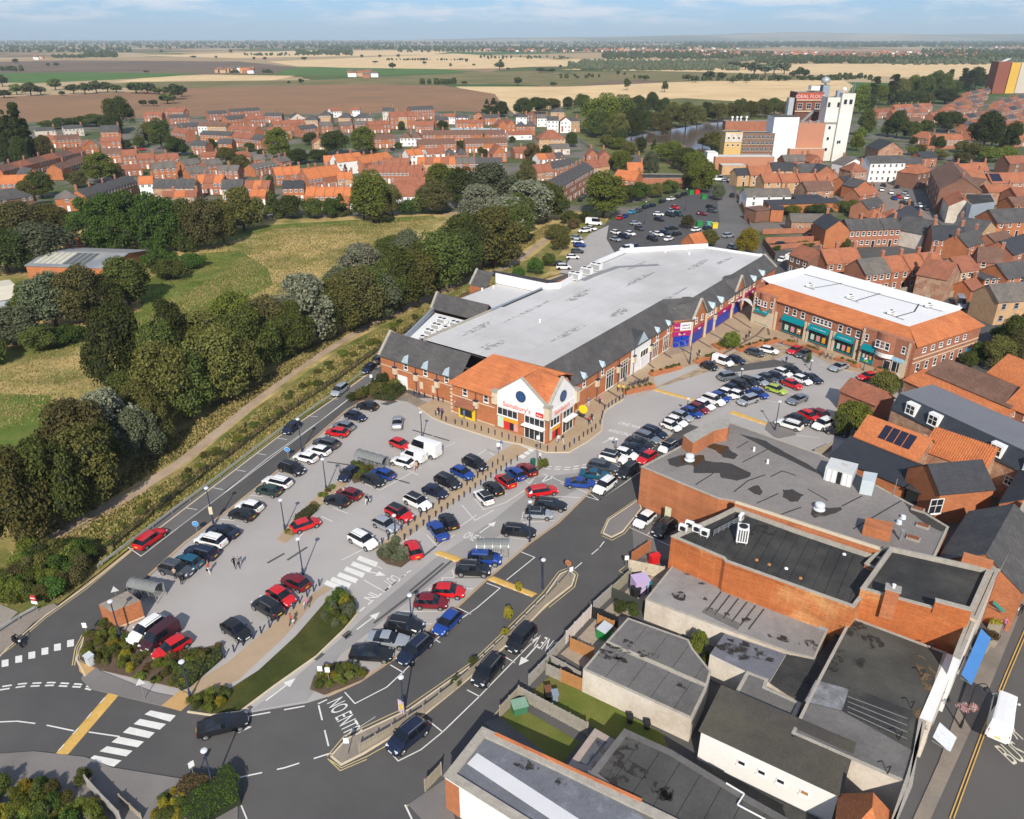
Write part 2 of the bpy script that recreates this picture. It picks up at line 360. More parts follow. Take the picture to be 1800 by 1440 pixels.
def hills():
    b=MB();r=random.Random(3)
    for y0,base,amp,x0,x1 in((15500,40,95,-3200,16000),(17500,60,150,-500,17000)):
        n=90;top=[]
        for i in range(n+1):
            x=x0+(x1-x0)*i/n;q=min(1,i/25)*min(1,(n-i)/6+.3)
            h=(base+amp*(mnoise.noise(Vector((x/2600,y0/900,1.3)))*.5+.5)+22*mnoise.noise(Vector((x/700,3,y0))))*q
            top.append((x,h))
        for(xa,ha),(xb,hb)in zip(top,top[1:]):
            b.face([(xa,y0-2600,-2),(xb,y0-2600,-2),(xb,y0-900,hb*.62),(xa,y0-900,ha*.62)])
            b.face([(xa,y0-900,ha*.62),(xb,y0-900,hb*.62),(xb,y0,hb),(xa,y0,ha)])
            b.face([(xa,y0,ha),(xb,y0,hb),(xb,y0+2500,-2),(xa,y0+2500,-2)])
    struct('hills',b,fieldmat('hill fields',(.12,.13,.06),(.42,.33,.19),.0006,.3))
hills()
MEADOW=M('dry meadow grass',(.18,.175,.052),.95,.3,.12,3.5,spec=.05,world=True,c2=(.46,.34,.145),bump=.6,k2=(.40,.54))
MEADG=M('lush meadow grass',(.105,.15,.03),.95,.3,.15,3.5,spec=.05,world=True,c2=(.2,.195,.06),bump=.6)
VERGE=M('rough verge',(.28,.22,.085),.95,.35,.25,3,spec=.05,world=True,c2=(.13,.15,.04),bump=.6)
LAWN=M('mown lawn',(.115,.145,.03),.95,.22,.3,5,spec=.05,world=True,c2=(.16,.15,.045),bump=.4)
LAWND=M('clipped ground cover',(.05,.06,.018),.95,.25,.4,5,spec=.05,world=True,c2=(.075,.075,.022),bump=.5)
TARD=M('dark asphalt',(.082,.079,.078),.92,.1,.12,8,spec=.25,world=True,c2=(.1,.096,.093),bump=.15)
TARL=M('pale worn asphalt',(.40,.378,.36),.92,.08,.06,8,spec=.2,world=True,c2=(.335,.315,.30),bump=.12,k2=(.4,.65))
TARM=M('grey asphalt',(.155,.147,.141),.92,.1,.1,8,spec=.2,world=True,c2=(.125,.12,.116),bump=.12)
PATCH=M('fresh asphalt patch',(.09,.087,.085),.92,.12,.5,8,world=True)
FOOT=M('grey footway asphalt',(.2,.185,.175),.92,.1,.2,7,world=True,c2=(.17,.158,.15))
BUFF=M('buff block paving',(.42,.315,.205),.9,.1,.2,5,world=True,c2=(.37,.27,.175))
BUFFD=M('dark banding paviors',(.15,.1,.085),.9,.12,.3,5,world=True)
TACT=M('buff tactile paving',(.5,.31,.13),.9,.1,.3,5,world=True)
GRAVEL=M('dusty gravel path',(.44,.33,.235),.95,.15,.3,4,world=True,c2=(.34,.25,.17))
TOWN=M('town yards',(.17,.15,.13),.95,.25,.08,1.5,world=True,c2=(.075,.1,.03),k2=(.44,.54))
MUD=M('river mud',(.16,.115,.08),.8,.2,.1,2,world=True)
WATER=M('brown river water',(.12,.085,.06),.16,.15,.02,.4,spec=.5,world=True,bump=.25)
sheet('town_ground',[(-80,225),(40,215),(300,205),(800,195),(920,200),(1060,225),(1120,255),(1270,290),(1300,300),(1440,250),(1500,200),(1900,150),(1900,420),(1290,470),(1000,400),(940,350),(700,385),(420,390),(-80,420)],-.2,TOWN)
sheet('riverside_grass',[(905,215),(1000,185),(1200,172),(1330,180),(1300,240),(1265,320),(1190,330),(1090,300),(1010,240)],-.19,fieldmat('riverside grass',(.16,.16,.06),(.1,.11,.04),.1))
sheet('river_bank',[(1075,248),(1150,229),(1240,215),(1300,205),(1308,232),(1255,246),(1250,262),(1275,285),(1240,278),(1190,256),(1130,254)],-.17,MUD)
sheet('river_water',[(1085,246),(1150,232),(1240,218),(1300,210),(1300,228),(1248,240),(1238,250),(1258,270),(1270,282),(1240,270),(1195,252),(1140,250)],-.14,WATER)
sheet('meadow',[(-420,430),(130,400),(300,395),(480,385),(760,375),(830,385),(1010,370),(1075,375),(1060,400),(985,480),(860,520),(700,600),(640,645),(440,800),(170,985),(-20,1105),(-420,1300),(-900,1000)],-.12,MEADOW)
sheet('meadow_hollow',[(-60,640),(60,600),(250,545),(240,500),(300,470),(350,445),(420,440),(470,470),(480,500),(400,540),(340,560),(250,600),(100,610),(-60,650)],-.11,MEADG)
sheet('meadow_edge',[(470,395),(760,378),(770,384),(640,396),(480,402),(380,430),(330,440),(400,400)],-.105,MEADG)
sheet('meadow_hollow',[(0,690),(90,695),(80,780),(20,830),(-80,860)],-.105,MEADG)
sheet('rough_verge',[(20,1040),(95,945),(330,815),(450,715),(620,598),(720,548),(830,497),(930,455),(1000,400),(1010,410),(960,480),(860,530),(720,590),(668,635),(590,695),(490,760),(365,857),(270,928),(180,1000),(100,1062),(0,1110)],-.1,VERGE)
sheet('mown_verge',[(165,1005),(268,918),(362,848),(488,752),(588,685),(664,628),(720,592),(735,598),(668,637),(590,694),(490,763),(365,858),(270,930),(178,1000)],-.09,M('mown verge grass',(.18,.2,.035),.95,.25,.3,5,spec=.05,world=True,c2=(.27,.24,.07)))
b=MB()
b.strip(GP([(20,985),(60,962),(100,938),(180,893),(240,862),(320,810),(400,745),(440,712),(520,650),(600,600),(650,570),(700,548),(760,520),(820,490),(880,474),(915,455),(960,420),(1000,395),(1012,384)]),2.0,-.09)
struct('footpath',b,GRAVEL)
b=MB();b.strip(GP([(60,975),(110,948),(190,900),(260,858)]),.9,-.085);struct('footpath',b,GRAVEL)
sheet('road',[(-900,1500),(-300,1230),(0,1150),(80,1083),(150,1033),(183,1007),(268,944),(365,868),(490,770),(590,702),(668,645),(720,600),(850,535),(1000,480),(1060,400),(1210,338),(1290,318),(1300,365),(1345,440),(1480,440),(1900,400),(2400,700),(2400,1700),(900,2000)],.0,TARD)
sheet('car_park',[(205,1105),(250,1050),(265,1012),(325,957),(410,892),(490,829),(555,771),(610,723),(655,705),(700,692),(735,700),(790,700),(1000,720),(1100,640),(1260,600),(1400,590),(1600,660),(1590,705),(1520,760),(1480,790),(1500,830),(1290,770),(1210,745),(1125,800),(1043,858),(982,918),(930,955),(857,1017),(803,1067),(755,1105),(693,1157),(633,1197),(575,1225),(540,1236),(440,1253),(425,1250),(330,1235),(150,1195),(135,1165),(150,1115)],.006,TARL)
sheet('car_park_aisle',[(440,1250),(520,1190),(600,1122),(640,1085),(760,985),(860,920),(925,868),(940,840),(1010,832),(1060,822),(1035,850),(930,905),(800,995),(700,1070),(600,1150),(540,1232)],.009,M('worn asphalt aisle',(.255,.245,.237),.92,.08,.1,8,world=True,c2=(.31,.295,.285)))
sheet('parking_bay_surface',[(290,905),(365,857),(490,765),(590,697),(660,650),(672,655),(604,707),(508,780),(388,872),(262,968),(225,962)],.006,TARM)
sheet('back_car_park',[(985,478),(1005,440),(1050,403),(1075,388),(1210,342),(1262,330),(1290,318),(1262,375),(1266,392),(1225,402),(1260,440),(1260,480)],.006,M('back yard asphalt',(.082,.08,.08),.92,.1,.2,6,world=True))
sheet('back_lane',[(983,480),(1035,412),(1070,396),(1066,420),(1082,447),(1060,470),(1020,484)],.01,TARL)
sheet('side_road',[(1260,322),(1282,318),(1302,372),(1340,440),(1330,470),(1260,440),(1225,402),(1266,392),(1262,365)],.01,TARM)
sheet('high_street',[(1570,1640),(1620,1460),(1700,1290),(1760,1150),(1800,1050),(1870,900),(2400,1000),(2400,1900)],.006,M('street asphalt',(.105,.098,.093),.92,.1,.2,7,world=True))
sheet('market_road',[(1565,318),(1590,312),(1640,350),(1700,395),(1740,430),(1690,420),(1640,385)],.01,TARM)
sheet('market_place',[(1440,300),(1560,312),(1590,340),(1660,390),(1600,395),(1520,365),(1500,330)],.008,M('market setts',(.23,.19,.16),.95,.15,.3,3,world=True))
def raised(name,px,mat,h=.11,world=None):
    b=MB();b.prism(world or GP(px),-.05,h,0);return struct(name,b,mat)
def kerb(px,h=.12,w=.16,mat=None,closed=False,z=-.02):
    b=MB();p=GP(px)
    if closed:p=p+[p[0]]
    b.strip(p,w,z,zt=h);return struct('kerb',b,mat or STONE)
raised('store_pavement',[(735,716),(760,734),(784,744),(822,756),(874,773),(920,782),(960,795),(1000,795),(1033,776),(1056,757),(1060,728),(1068,718),(1096,702),(1100,690),(1152,680),(1148,662),(1262,630),(1300,612),(1345,600),(1365,598),(1410,612),(1440,630),(1480,650),(1510,655),(1560,670),(1590,668),(1610,640),(1480,560),(1350,505),(1290,500),(1190,560),(1060,650),(960,720),(850,720),(790,690)],BUFF)
sheet('disabled_bays',[(690,678),(735,700),(762,712),(735,717),(715,706),(670,700)],.012,M('worn block paving',(.3,.24,.17),.9,.2,.5,5,world=True,c2=(.2,.17,.14)))
sheet('block_paved_bays',[(1110,700),(1152,681),(1262,632),(1300,614),(1345,602),(1400,612),(1350,640),(1262,648),(1150,684)],.012,M('chequered paviors',(.4,.31,.2),.9,.2,1.2,3,world=True,c2=(.26,.2,.14)))
kerb([(735,717),(760,735),(784,745),(822,757),(874,774),(920,783),(960,796),(1000,796),(1033,777),(1057,758),(1061,728),(1068,719),(1096,703)])
b=MB()
for q in[[(1040,742),(1012,728)],[(1066,715),(1040,700)],[(1092,702),(1062,684)],[(1128,672),(1096,650)],[(1150,648),(1122,626)],[(1180,630),(1152,612)],[(1216,624),(1188,608)],[(1250,612),(1215,592)],[(1276,600),(1236,580)],[(1300,585),(1262,563)],[(1320,578),(1280,552)],[(1240,640),(1330,590),(1360,560)],[(1330,592),(1400,612)],[(1352,590),(1345,560)],[(1440,612),(1425,600)]]:
    b.strip(GP(q),.5,.114)
struct('paving_band',b,BUFFD)
raised('footway',[(143,1195),(160,1150),(175,1180),(270,1218),(340,1232),(320,1250),(285,1242),(160,1212)],FOOT)
raised('footway',[(-60,1330),(60,1322),(150,1332),(195,1350),(330,1372),(420,1372),(418,1440),(300,1500),(-60,1500)],FOOT)
raised('footway',[(-40,1135),(40,1080),(95,1062),(103,1067),(60,1095),(17,1137),(-40,1180)],M('dusty footway',(.25,.215,.18),.95,.15,.3,5,world=True))
sheet('yard',[(-60,1100),(0,1062),(32,1076),(10,1098),(-60,1140)],.02,M('pale yard',(.3,.27,.23),.95,.15,.3,4,world=True))
sheet('tactile_paving',[(137,1163),(168,1176),(150,1190),(140,1182)],.125,TACT)
sheet('tactile_paving',[(318,1215),(345,1228),(318,1252),(284,1242)],.125,TACT)
sheet('buff_path',[(320,1218),(345,1232),(420,1195),(500,1120),(560,1050),(585,1035),(570,1030),(500,1080),(400,1165),(350,1195)],.02,BUFF)
raised('planting_bed',[(150,1115),(200,1085),(210,1105),(262,1128),(310,1150),(380,1135),(392,1152),(320,1212),(175,1178),(140,1160)],SOIL,.13)
kerb([(204,1108),(150,1118),(135,1160),(150,1190)],.13)
raised('clipped_bed',[(345,1228),(372,1254),(420,1250),(480,1205),(555,1152),(604,1105),(626,1080),(622,1050),(596,1040),(572,1060),(520,1120),(455,1180),(405,1212)],LAWND,.16)
kerb([(330,1252),(372,1258),(422,1252),(482,1207),(557,1154),(606,1107),(628,1080)],.14)
raised('island_bed',[(545,1212),(552,1190),(580,1168),(610,1163),(650,1180),(640,1195),(600,1212),(570,1222)],SOIL,.13)
raised('traffic_island',[(582,1330),(610,1300),(720,1248),(830,1170),(900,1105),(960,1045),(985,1010),(1000,1003),(1011,1012),(1005,1030),(960,1065),(905,1122),(840,1180),(730,1270),(640,1325),(600,1345)],M('worn verge paving',(.26,.22,.175),.95,.2,.5,5,world=True))
kerb([(582,1330),(610,1300),(720,1248),(830,1170),(900,1105),(960,1045),(985,1010),(1000,1003),(1011,1012),(1005,1030),(960,1065),(905,1122),(840,1180),(730,1270),(640,1325),(600,1345)],.13,closed=True)
raised('traffic_island',[(1060,938),(1070,915),(1122,880),(1127,895),(1095,935),(1075,945)],FOOT)
kerb([(1060,938),(1070,915),(1122,880),(1127,895),(1095,935),(1075,945)],.13,closed=True)
kerb([(575,1224),(633,1198),(693,1158),(755,1106),(803,1068),(857,1018),(930,956),(982,919),(1043,859),(1090,825),(1125,801),(1180,765)],.1,.3,BUFF)
kerb([(0,1154),(17,1137),(80,1083),(150,1033),(183,1007),(233,966),(270,937),(365,864),(490,768),(590,700),(668,643)],.1)
kerb([(262,1012),(325,955),(410,891),(490,827),(555,769),(610,721),(640,704)],.12,.35,BUFF)
raised('planting_bed',[(620,708),(655,680),(680,668),(700,672),(715,690),(690,708),(655,702)],SOIL,.12)
raised('aisle_island',[(487,950),(498,935),(540,890),(560,870),(600,845),(612,850),(580,875),(548,905),(515,945),(500,955)],BUFF,.12)
raised('planting_bed',[(612,832),(618,812),(650,818),(662,825),(645,845),(622,850)],SOIL,.12)
raised('path_end_bed',[(664,980),(672,962),(690,950),(715,965),(722,985),(705,998),(680,992)],SOIL,.13)
sheet('crossing_path',[(655,965),(690,965),(730,935),(850,845),(930,790),(905,780),(870,800),(780,870),(700,935)],.02,BUFF)
raised('corner_bed',[(942,822),(955,812),(957,820),(946,828)],SOIL,.13)
raised('parking_island',[(1345,755),(1350,742),(1385,745),(1400,765),(1365,772)],FOOT)
raised('high_street_pavement',[(1450,1900),(1530,1600),(1605,1440),(1650,1340),(1700,1200),(1790,1010),(1850,880),(1880,900),(1800,1060),(1735,1220),(1690,1320),(1620,1475),(1560,1640)],M('grey flag paving',(.24,.2,.165),.95,.13,.4,5,world=True,c2=(.19,.165,.14)),.1)
raised('corner_footway',[(718,1415),(780,1372),(800,1440),(830,1500),(790,1500),(745,1445)],FOOT)
sheet('garden_lawn',[(880,1262),(905,1238),(1020,1305),(985,1345)],.02,LAWN)
sheet('garden_lawn',[(935,1215),(968,1188),(1030,1215),(1165,1290),(1180,1330),(1060,1290)],.02,LAWN)
sheet('yard_slabs',[(850,1270),(880,1262),(985,1345),(960,1360)],.015,M('dark yard slabs',(.12,.115,.11),.9,.15,.6,4,world=True))
sheet('yard_slabs',[(985,1150),(1010,1128),(1060,1075),(1110,1030),(1190,990),(1200,1020),(1130,1060),(1060,1140),(1035,1180)],.015,M('pale yard concrete',(.33,.27,.21),.9,.15,.5,4,world=True))
sheet('service_yard',[(1110,910),(1240,935),(1190,985),(1115,980)],.012,TARM)
def marks(lines,wd=.11,z=.014,name='bay_marking',mat=WHITEL,dash=None):
    b=MB()
    for q in lines:b.strip(GP(q),wd,z,dash)
    return struct(name,b,mat)
marks([[(225,962),(248,978),(300,938),(388,872),(508,782),(604,709),(672,656)],[(298,934),(283,932)],[(327,893),(346,896)],[(372,857),(392,861)],[(414,826),(432,829)],[(450,797),(468,800)],[(486,770),(504,773)],[(540,731),(558,733)],[(574,700),(594,702)],[(625,662),(644,662)],[(310,930),(390,870),(470,806),(560,742),(640,680)]])
marks([[(278,1010),(320,1000),(335,985)],[(303,992),(350,1003)],[(395,925),(420,925)],[(388,913),(412,915)],[(440,871),(462,873)],[(565,908),(585,917)],[(602,892),(640,865)],[(535,935),(520,952)],[(585,893),(612,903)],[(640,850),(668,862)],[(668,862),(740,822)],[(690,815),(735,835)],[(748,772),(763,766)],[(730,810),(800,778)],[(840,800),(855,790),(890,802)],[(860,795),(885,812)]])
marks([[(833,875),(850,896),(888,884)],[(812,888),(835,915),(868,897)],[(868,845),(890,870)],[(905,830),(930,850),(942,838)],[(750,940),(768,960),(800,940)],[(788,905),(810,925),(838,905)],[(888,884),(942,850)],[(640,985),(672,1000)],[(668,925),(690,940),(600,985)],[(670,930),(740,960)]])
marks([[(935,865),(970,880)],[(970,872),(1020,875)],[(985,850),(1030,858)],[(917,915),(920,900)],[(900,920),(975,915)],[(898,945),(930,950)],[(855,965),(890,975)],[(795,1002),(799,1016),(852,1016)],[(776,1024),(778,1016),(855,1016)],[(752,1050),(755,1035),(832,1035)],[(725,1075),(730,1055)],[(701,1082),(704,1075),(782,1075)],[(670,1120),(690,1097),(760,1097)],[(640,1135),(700,1140)],[(1245,700),(1300,712)],[(1330,700),(1385,712)],[(1380,688),(1410,700)],[(1340,735),(1400,765),(1440,770)],[(1440,640),(1500,655)],[(1410,735),(1450,755)]],.1)
marks([[(955,833),(1040,870),(1053,880),(1125,830)],[(1031,873),(1053,880),(1100,848)],[(915,970),(940,980),(890,1020)],[(855,1025),(879,1034),(838,1069),(800,1095),(760,1130),(710,1180),(680,1208),(624,1237),(606,1217)],[(803,1068),(828,1080)],[(763,1123),(774,1130)],[(686,1169),(710,1183)],[(681,1317),(700,1338),(740,1318),(778,1287),(844,1223),(905,1160),(945,1120)],[(778,1287),(752,1266)],[(844,1225),(821,1213)],[(905,1165),(888,1155)]],.12)
marks([[(1106,927),(1190,965)],[(1138,940),(1146,932)]],.1)
marks([[(610,1300-7),(660,1290-30)]],.05)
marks([[(1055,962),(1010,1000)],[(1062,952),(1052,965)]],.12,dash=(2,2.2))
marks([[(438,1259),(560,1237),(575,1230)],[(560,1240),(582,1330)],[(420,1367),(500,1350),(582,1324)],[(724,1440),(712,1415)]],.15,dash=(2.0,1.3))
marks([[(424,1416),(434,1440)]],.12)
marks([[(-40,1271),(30,1268),(62,1272)],[(82,1275),(130,1285)],[(156,1287),(210,1295)],[(399,1285),(435,1278)]],.14,name='centre_line')
marks([[(4,1207),(40,1202),(90,1200),(140,1203),(158,1208)],[(0,1213),(40,1207),(90,1205),(140,1208),(160,1213)],[(600,1103-3),(632,1075),(675,1040),(722,1003)],[(674,1041),(718,1005)],[(958,824),(1000,826),(1038,820)],[(960,820),(1000,822),(1035,816)]],.2,dash=(.9,.55),name='give_way_line')
marks([[(640,1020),(672,1038)]],.12)
def arrow(p,q,wd=.16,head=1.2,name='arrow_marking'):
    a,c=G(*p),G(*q);d=(c-a);L=d.length;d.normalize();n=Vector((-d.y,d.x,0));b=MB();z=Vector((0,0,.014))
    e=c-d*head
    b.face([a-n*wd/2+z,e-n*wd/2+z,e+n*wd/2+z,a+n*wd/2+z]);b.face([e-n*head*.42+z,c+z,e+n*head*.42+z]);struct(name,b,WHITEL)
for p,q in[((467,1232),(520,1192)),((843,937),(872,917)),((1059,779),(1080,768)),((946,1133),(912,1170)),((627,1107),(668,1076)),((640,1003),(678,1012)),((399,1285),(443,1278))]:arrow(p,q)
b=MB()
for q in([(952,848),(962,837)],[(962,837),(974,839)],[(974,839),(952,848)]):b.strip(GP(q),.18,.014)
struct('give_way_triangle',b,WHITEL)
def textmesh(cu):
    o=bpy.data.objects.new('words',cu);me=bpy.data.meshes.new_from_object(o);bpy.data.objects.remove(o)
    if not me.materials:
        for m in cu.materials:me.materials.append(m)
    xs=[v.co.x for v in me.vertices];return me,max(.1,max(xs)-min(xs))
def rtx(txt,p0,p1,height_px,mat=WHITEL,z=.014):
    """painted words on the road, reading from p0 to p1"""
    a,c=G(*p0),G(*p1);d=c-a;ang=math.atan2(d.y,d.x)
    cu=bpy.data.curves.new('words','FONT');cu.body=txt;cu.size=1;cu.fill_mode='FRONT'
    cu.materials.append(mat);me,wd=textmesh(cu);o=put('road_words',me)
    hm=height_px;o.scale=(d.length/wd,hm/.7,1);o.location=(a.x,a.y,z);o.rotation_euler=(0,0,ang);o['kind']='structure'
rtx('NO ENTRY',(574,1236),(612,1303),1.7)
rtx('ONE WAY',(986,1131),(925,1106),2.0)
rtx('ONE WAY',(1085,745),(1130,756),1.1)
rtx('AHEAD ONLY',(1068,758),(1108,768),1.1)
rtx('ONE WAY',(812,944),(856,961),1.5)
rtx('OUT',(692,1010),(672,1022),1.6)
rtx('IN',(652,1040),(640,1050),1.3)
rtx('R',(1786,1300),(1798,1300),2.0,M('cream road paint',(.62,.57,.45),.85,.12,1,6,world=True))
rtx('BUS',(1780,1345),(1812,1335),2.2,MATS['cream road paint'])
yl=[[(620,1318),(720,1262),(850,1165),(905,1118)],[(905,1118),(965,1062),(1010,1020)],[(575,1330),(605,1294),(715,1243),(828,1165),(896,1100),(956,1040),(982,1005),(1002,997),(1016,1010),(1010,1032),(965,1068)],[(127,1170),(132,1140),(145,1115)],[(131,1170),(136,1140),(148,1118)],[(17,1141),(80,1087),(150,1037),(230,970)],[(-20,1170),(17,1140)],[(580,1336),(600,1350),(645,1330),(690,1305)],[(576,1334),(598,1355),(645,1335)],[(714,1418),(790,1367)],[(718,1414),(760,1446)],[(1056,938),(1068,912),(1120,877)],[(1058,942),(1076,950),(1098,938),(1128,900)],[(1088,1004),(1106,990)],[(1088,1004),(1110,1016)],[(868,1258),(880,1245)]]
marks(yl,.1,.016,'yellow_line',YLINE)
marks([[(1669,1440),(1725,1290),(1770,1180),(1830,1040)],[(1676,1440),(1731,1290),(1776,1180),(1836,1040)]],.1,.112,'yellow_line',YELL)
def zebra(quads,label=None):
    r=put('zebra_crossing',None,kind='structure')
    for q in quads:
        b=MB();b.face([(p.x,p.y,.016)for p in GP(q)]);put('stripe',b.mesh('stripe',WHITEL),r)
def lerp2(a,b,t):return(a[0]+(b[0]-a[0])*t,a[1]+(b[1]-a[1])*t)
zebra([[(254,1256),(265,1249),(309,1258),(299,1269)],[(235,1273),(246,1264),(292,1273),(281,1283)],[(216,1288),(228,1278),(272,1288),(262,1298)],[(196,1305),(209,1295),(253,1304),(242,1314)],[(175,1321),(188,1312),(233,1320),(222,1330)],[(152,1338),(166,1328),(214,1337),(200,1348)]])
zebra([[(x,y),(x+5*1,y-7),(x+38,y+5),(x+33,y+13)]for x,y in((627,984),(616,994),(604,1003),(592,1013),(580,1021),(569,1027))])
zebra([[(896,797),(902,793),(926,802),(920,807)],[(904,791),(910,788),(933,796),(928,800)],[(912,786),(917,784),(940,791),(935,795)]])
zebra([[(x-6,y+6),(x-6,y-6),(x+6,y-8),(x+6,y+4)]for x,y in((9,1167),(33,1160),(56,1153),(79,1146),(101,1139),(124,1132))])
def hump(p0,p1,p2,p3,ntri=4):
    q=GP([p0,p1,p2,p3]);r=put('speed_hump',None,kind='structure')
    b=MB();c=[Vector((v.x,v.y,.01))for v in q];ins=[c[0].lerp(c[3],.25),c[1].lerp(c[2],.25),c[1].lerp(c[2],.75),c[0].lerp(c[3],.75)]
    for v in ins:v.z=.08
    b.face([c[0],c[1],ins[1],ins[0]]);b.face(ins);b.face([ins[3],ins[2],c[2],c[3]])
    put('ramp',b.mesh('ramp',YELL),r)
    for k in range(ntri):
        t=(k+.5)/ntri;b=MB();a=c[0].lerp(c[1],t-.055);e=c[0].lerp(c[1],t+.055);m=c[3].lerp(c[2],t).lerp(c[0].lerp(c[1],t),.5)
        for v in(a,e):v.z=.024
        m.z=.088;s=(m-(a+e)/2);b.face([a+Vector((0,0,.002)),e+Vector((0,0,.002)),m]);put('triangle',b.mesh('triangle',WHITEL),r)
hump((190,1219),(94,1329),(114,1333),(209,1222))
hump((857,1020),(935,1050),(946,1044),(868,1013))
hump((762,974),(805,990),(818,983),(775,968),3)
hump((1148,687),(1218,706),(1222,702),(1154,683),5)
hump((1282,727),(1345,748),(1350,744),(1290,722),4)
b=MB()
for q in[[(542,1154),(556,1144),(572,1150),(557,1162)],[(665-60,1120),(615,1113),(620,1116),(608,1125)],[(432,1243),(438,1239),(446,1243),(440,1248)],[(1270,647),(1360,632),(1400,640),(1360,646),(1285,655)],[(394,862),(428,837),(450,837),(405,868)],[(668,710),(690,704),(700,706),(680,713)],[(600,1118),(612,1108),(620,1111),(607,1122)],[(1130,683),(1136,681),(1140,683),(1134,685)]]:
    b.face([(p.x,p.y,.0125)for p in GP(q)])
struct('asphalt_patch',b,PATCH)
b=MB()
for q in[[(657,1096),(730,1040),(795,985)],[(720,1040),(780,990)],[(725,756),(790,775)],[(855,790),(900,805)],[(575,812),(618,818)],[(686,840),(720,850)],[(500,973),(470,990)],[(540,962),(505,985)],[(780,950),(735,985)]]:
    b.strip(GP(q),.35,.0123)
struct('asphalt_joint',b,PATCH)
# ================================================================ BUILDING KIT
MC={}
def winmesh(w,h,style='sash',frame=None,glass=None,tier='mid'):
    """a window on a wall: x along the wall, outward is -y, origin at the middle of its sill"""
    key=('win',round(w,2),round(h,2),style,frame,glass,tier)
    if key in MC:return MC[key]
    b=MB();t=.09 if w<2 else .11;D=.07
    def bar(x0,x1,z0,z1,d=D,mi=0):b.prism([(x0,-d),(x1,-d),(x1,.02),(x0,.02)],z0,z1,mi,True,True)
    bar(-w/2,-w/2+t,0,h);bar(w/2-t,w/2,0,h);bar(-w/2+t,w/2-t,h-t,h);bar(-w/2+t,w/2-t,0,t)
    bar(-w/2-.08,w/2+.08,-.1,0,D+.06)
    if style=='sash':bar(-w/2+t,w/2-t,h*.5-.04,h*.5+.04,D-.01)
    if style in('cross','six'):
        bar(-.035,.035,t,h-t,D-.012);bar(-w/2+t,w/2-t,h*.55-.035,h*.55+.035,D-.01)
    if style.startswith('shop'):
        n=max(2,round(w/1.0))
        for k in range(1,n):x=-w/2+w*k/n;bar(x-.035,x+.035,t,h-t,D-.012)
        if style!='shoplow':bar(-w/2+t,w/2-t,h*.68-.04,h*.68+.04,D-.01)
    fr=frame or WHITE;gl=glass or GLASS
    if tier=='near':
        g=MB();g.face([(-w/2+t,-.02,t),(w/2-t,-.02,t),(w/2-t,-.02,h-t),(-w/2+t,-.02,h-t)])
        MC[key]=(b.mesh('window',fr),g.mesh('pane',gl))
    else:
        b.face([(-w/2+t,-.02,t),(w/2-t,-.02,t),(w/2-t,-.02,h-t),(-w/2+t,-.02,h-t)],1)
        MC[key]=(b.mesh('window',[fr,gl]),None)
    return MC[key]
def addwin(par,loc,ang,w,h,style='sash',frame=None,glass=None,tier='near',name='window'):
    f,p=winmesh(w,h,style,frame,glass,tier)
    o=put(name,f,par,loc,ang)
    if p:put('pane',p,o)
    return o
def doormesh(w=.95,h=2.1,mat=None):
    key=('door',w,h,mat)
    if key not in MC:
        b=MB();b.prism([(-w/2-.1,-.06),(w/2+.1,-.06),(w/2+.1,.02),(-w/2-.1,.02)],0,h+.1,0,True,True)
        b.prism([(-w/2,-.085),(w/2,-.085),(w/2,-.06),(-w/2,-.06)],.03,h,1,True,True);MC[key]=b.mesh('door',[WHITE,mat or BLACK])
    return MC[key]
def slab(b,pts,th=.14,mi=0):
    """a roof slope of thickness th under the four/three points pts"""
    n=len(pts);i=len(b.v);b.v+=[tuple(p)for p in pts]+[(p[0],p[1],p[2]-th)for p in pts]
    b.f.append(tuple(range(i,i+n)));b.f.append(tuple(reversed(range(i+n,i+2*n))));b.m+=[mi,mi]
    for k in range(n):j=(k+1)%n;b.f.append((i+k,i+n+k,i+n+j,i+j));b.m.append(mi)
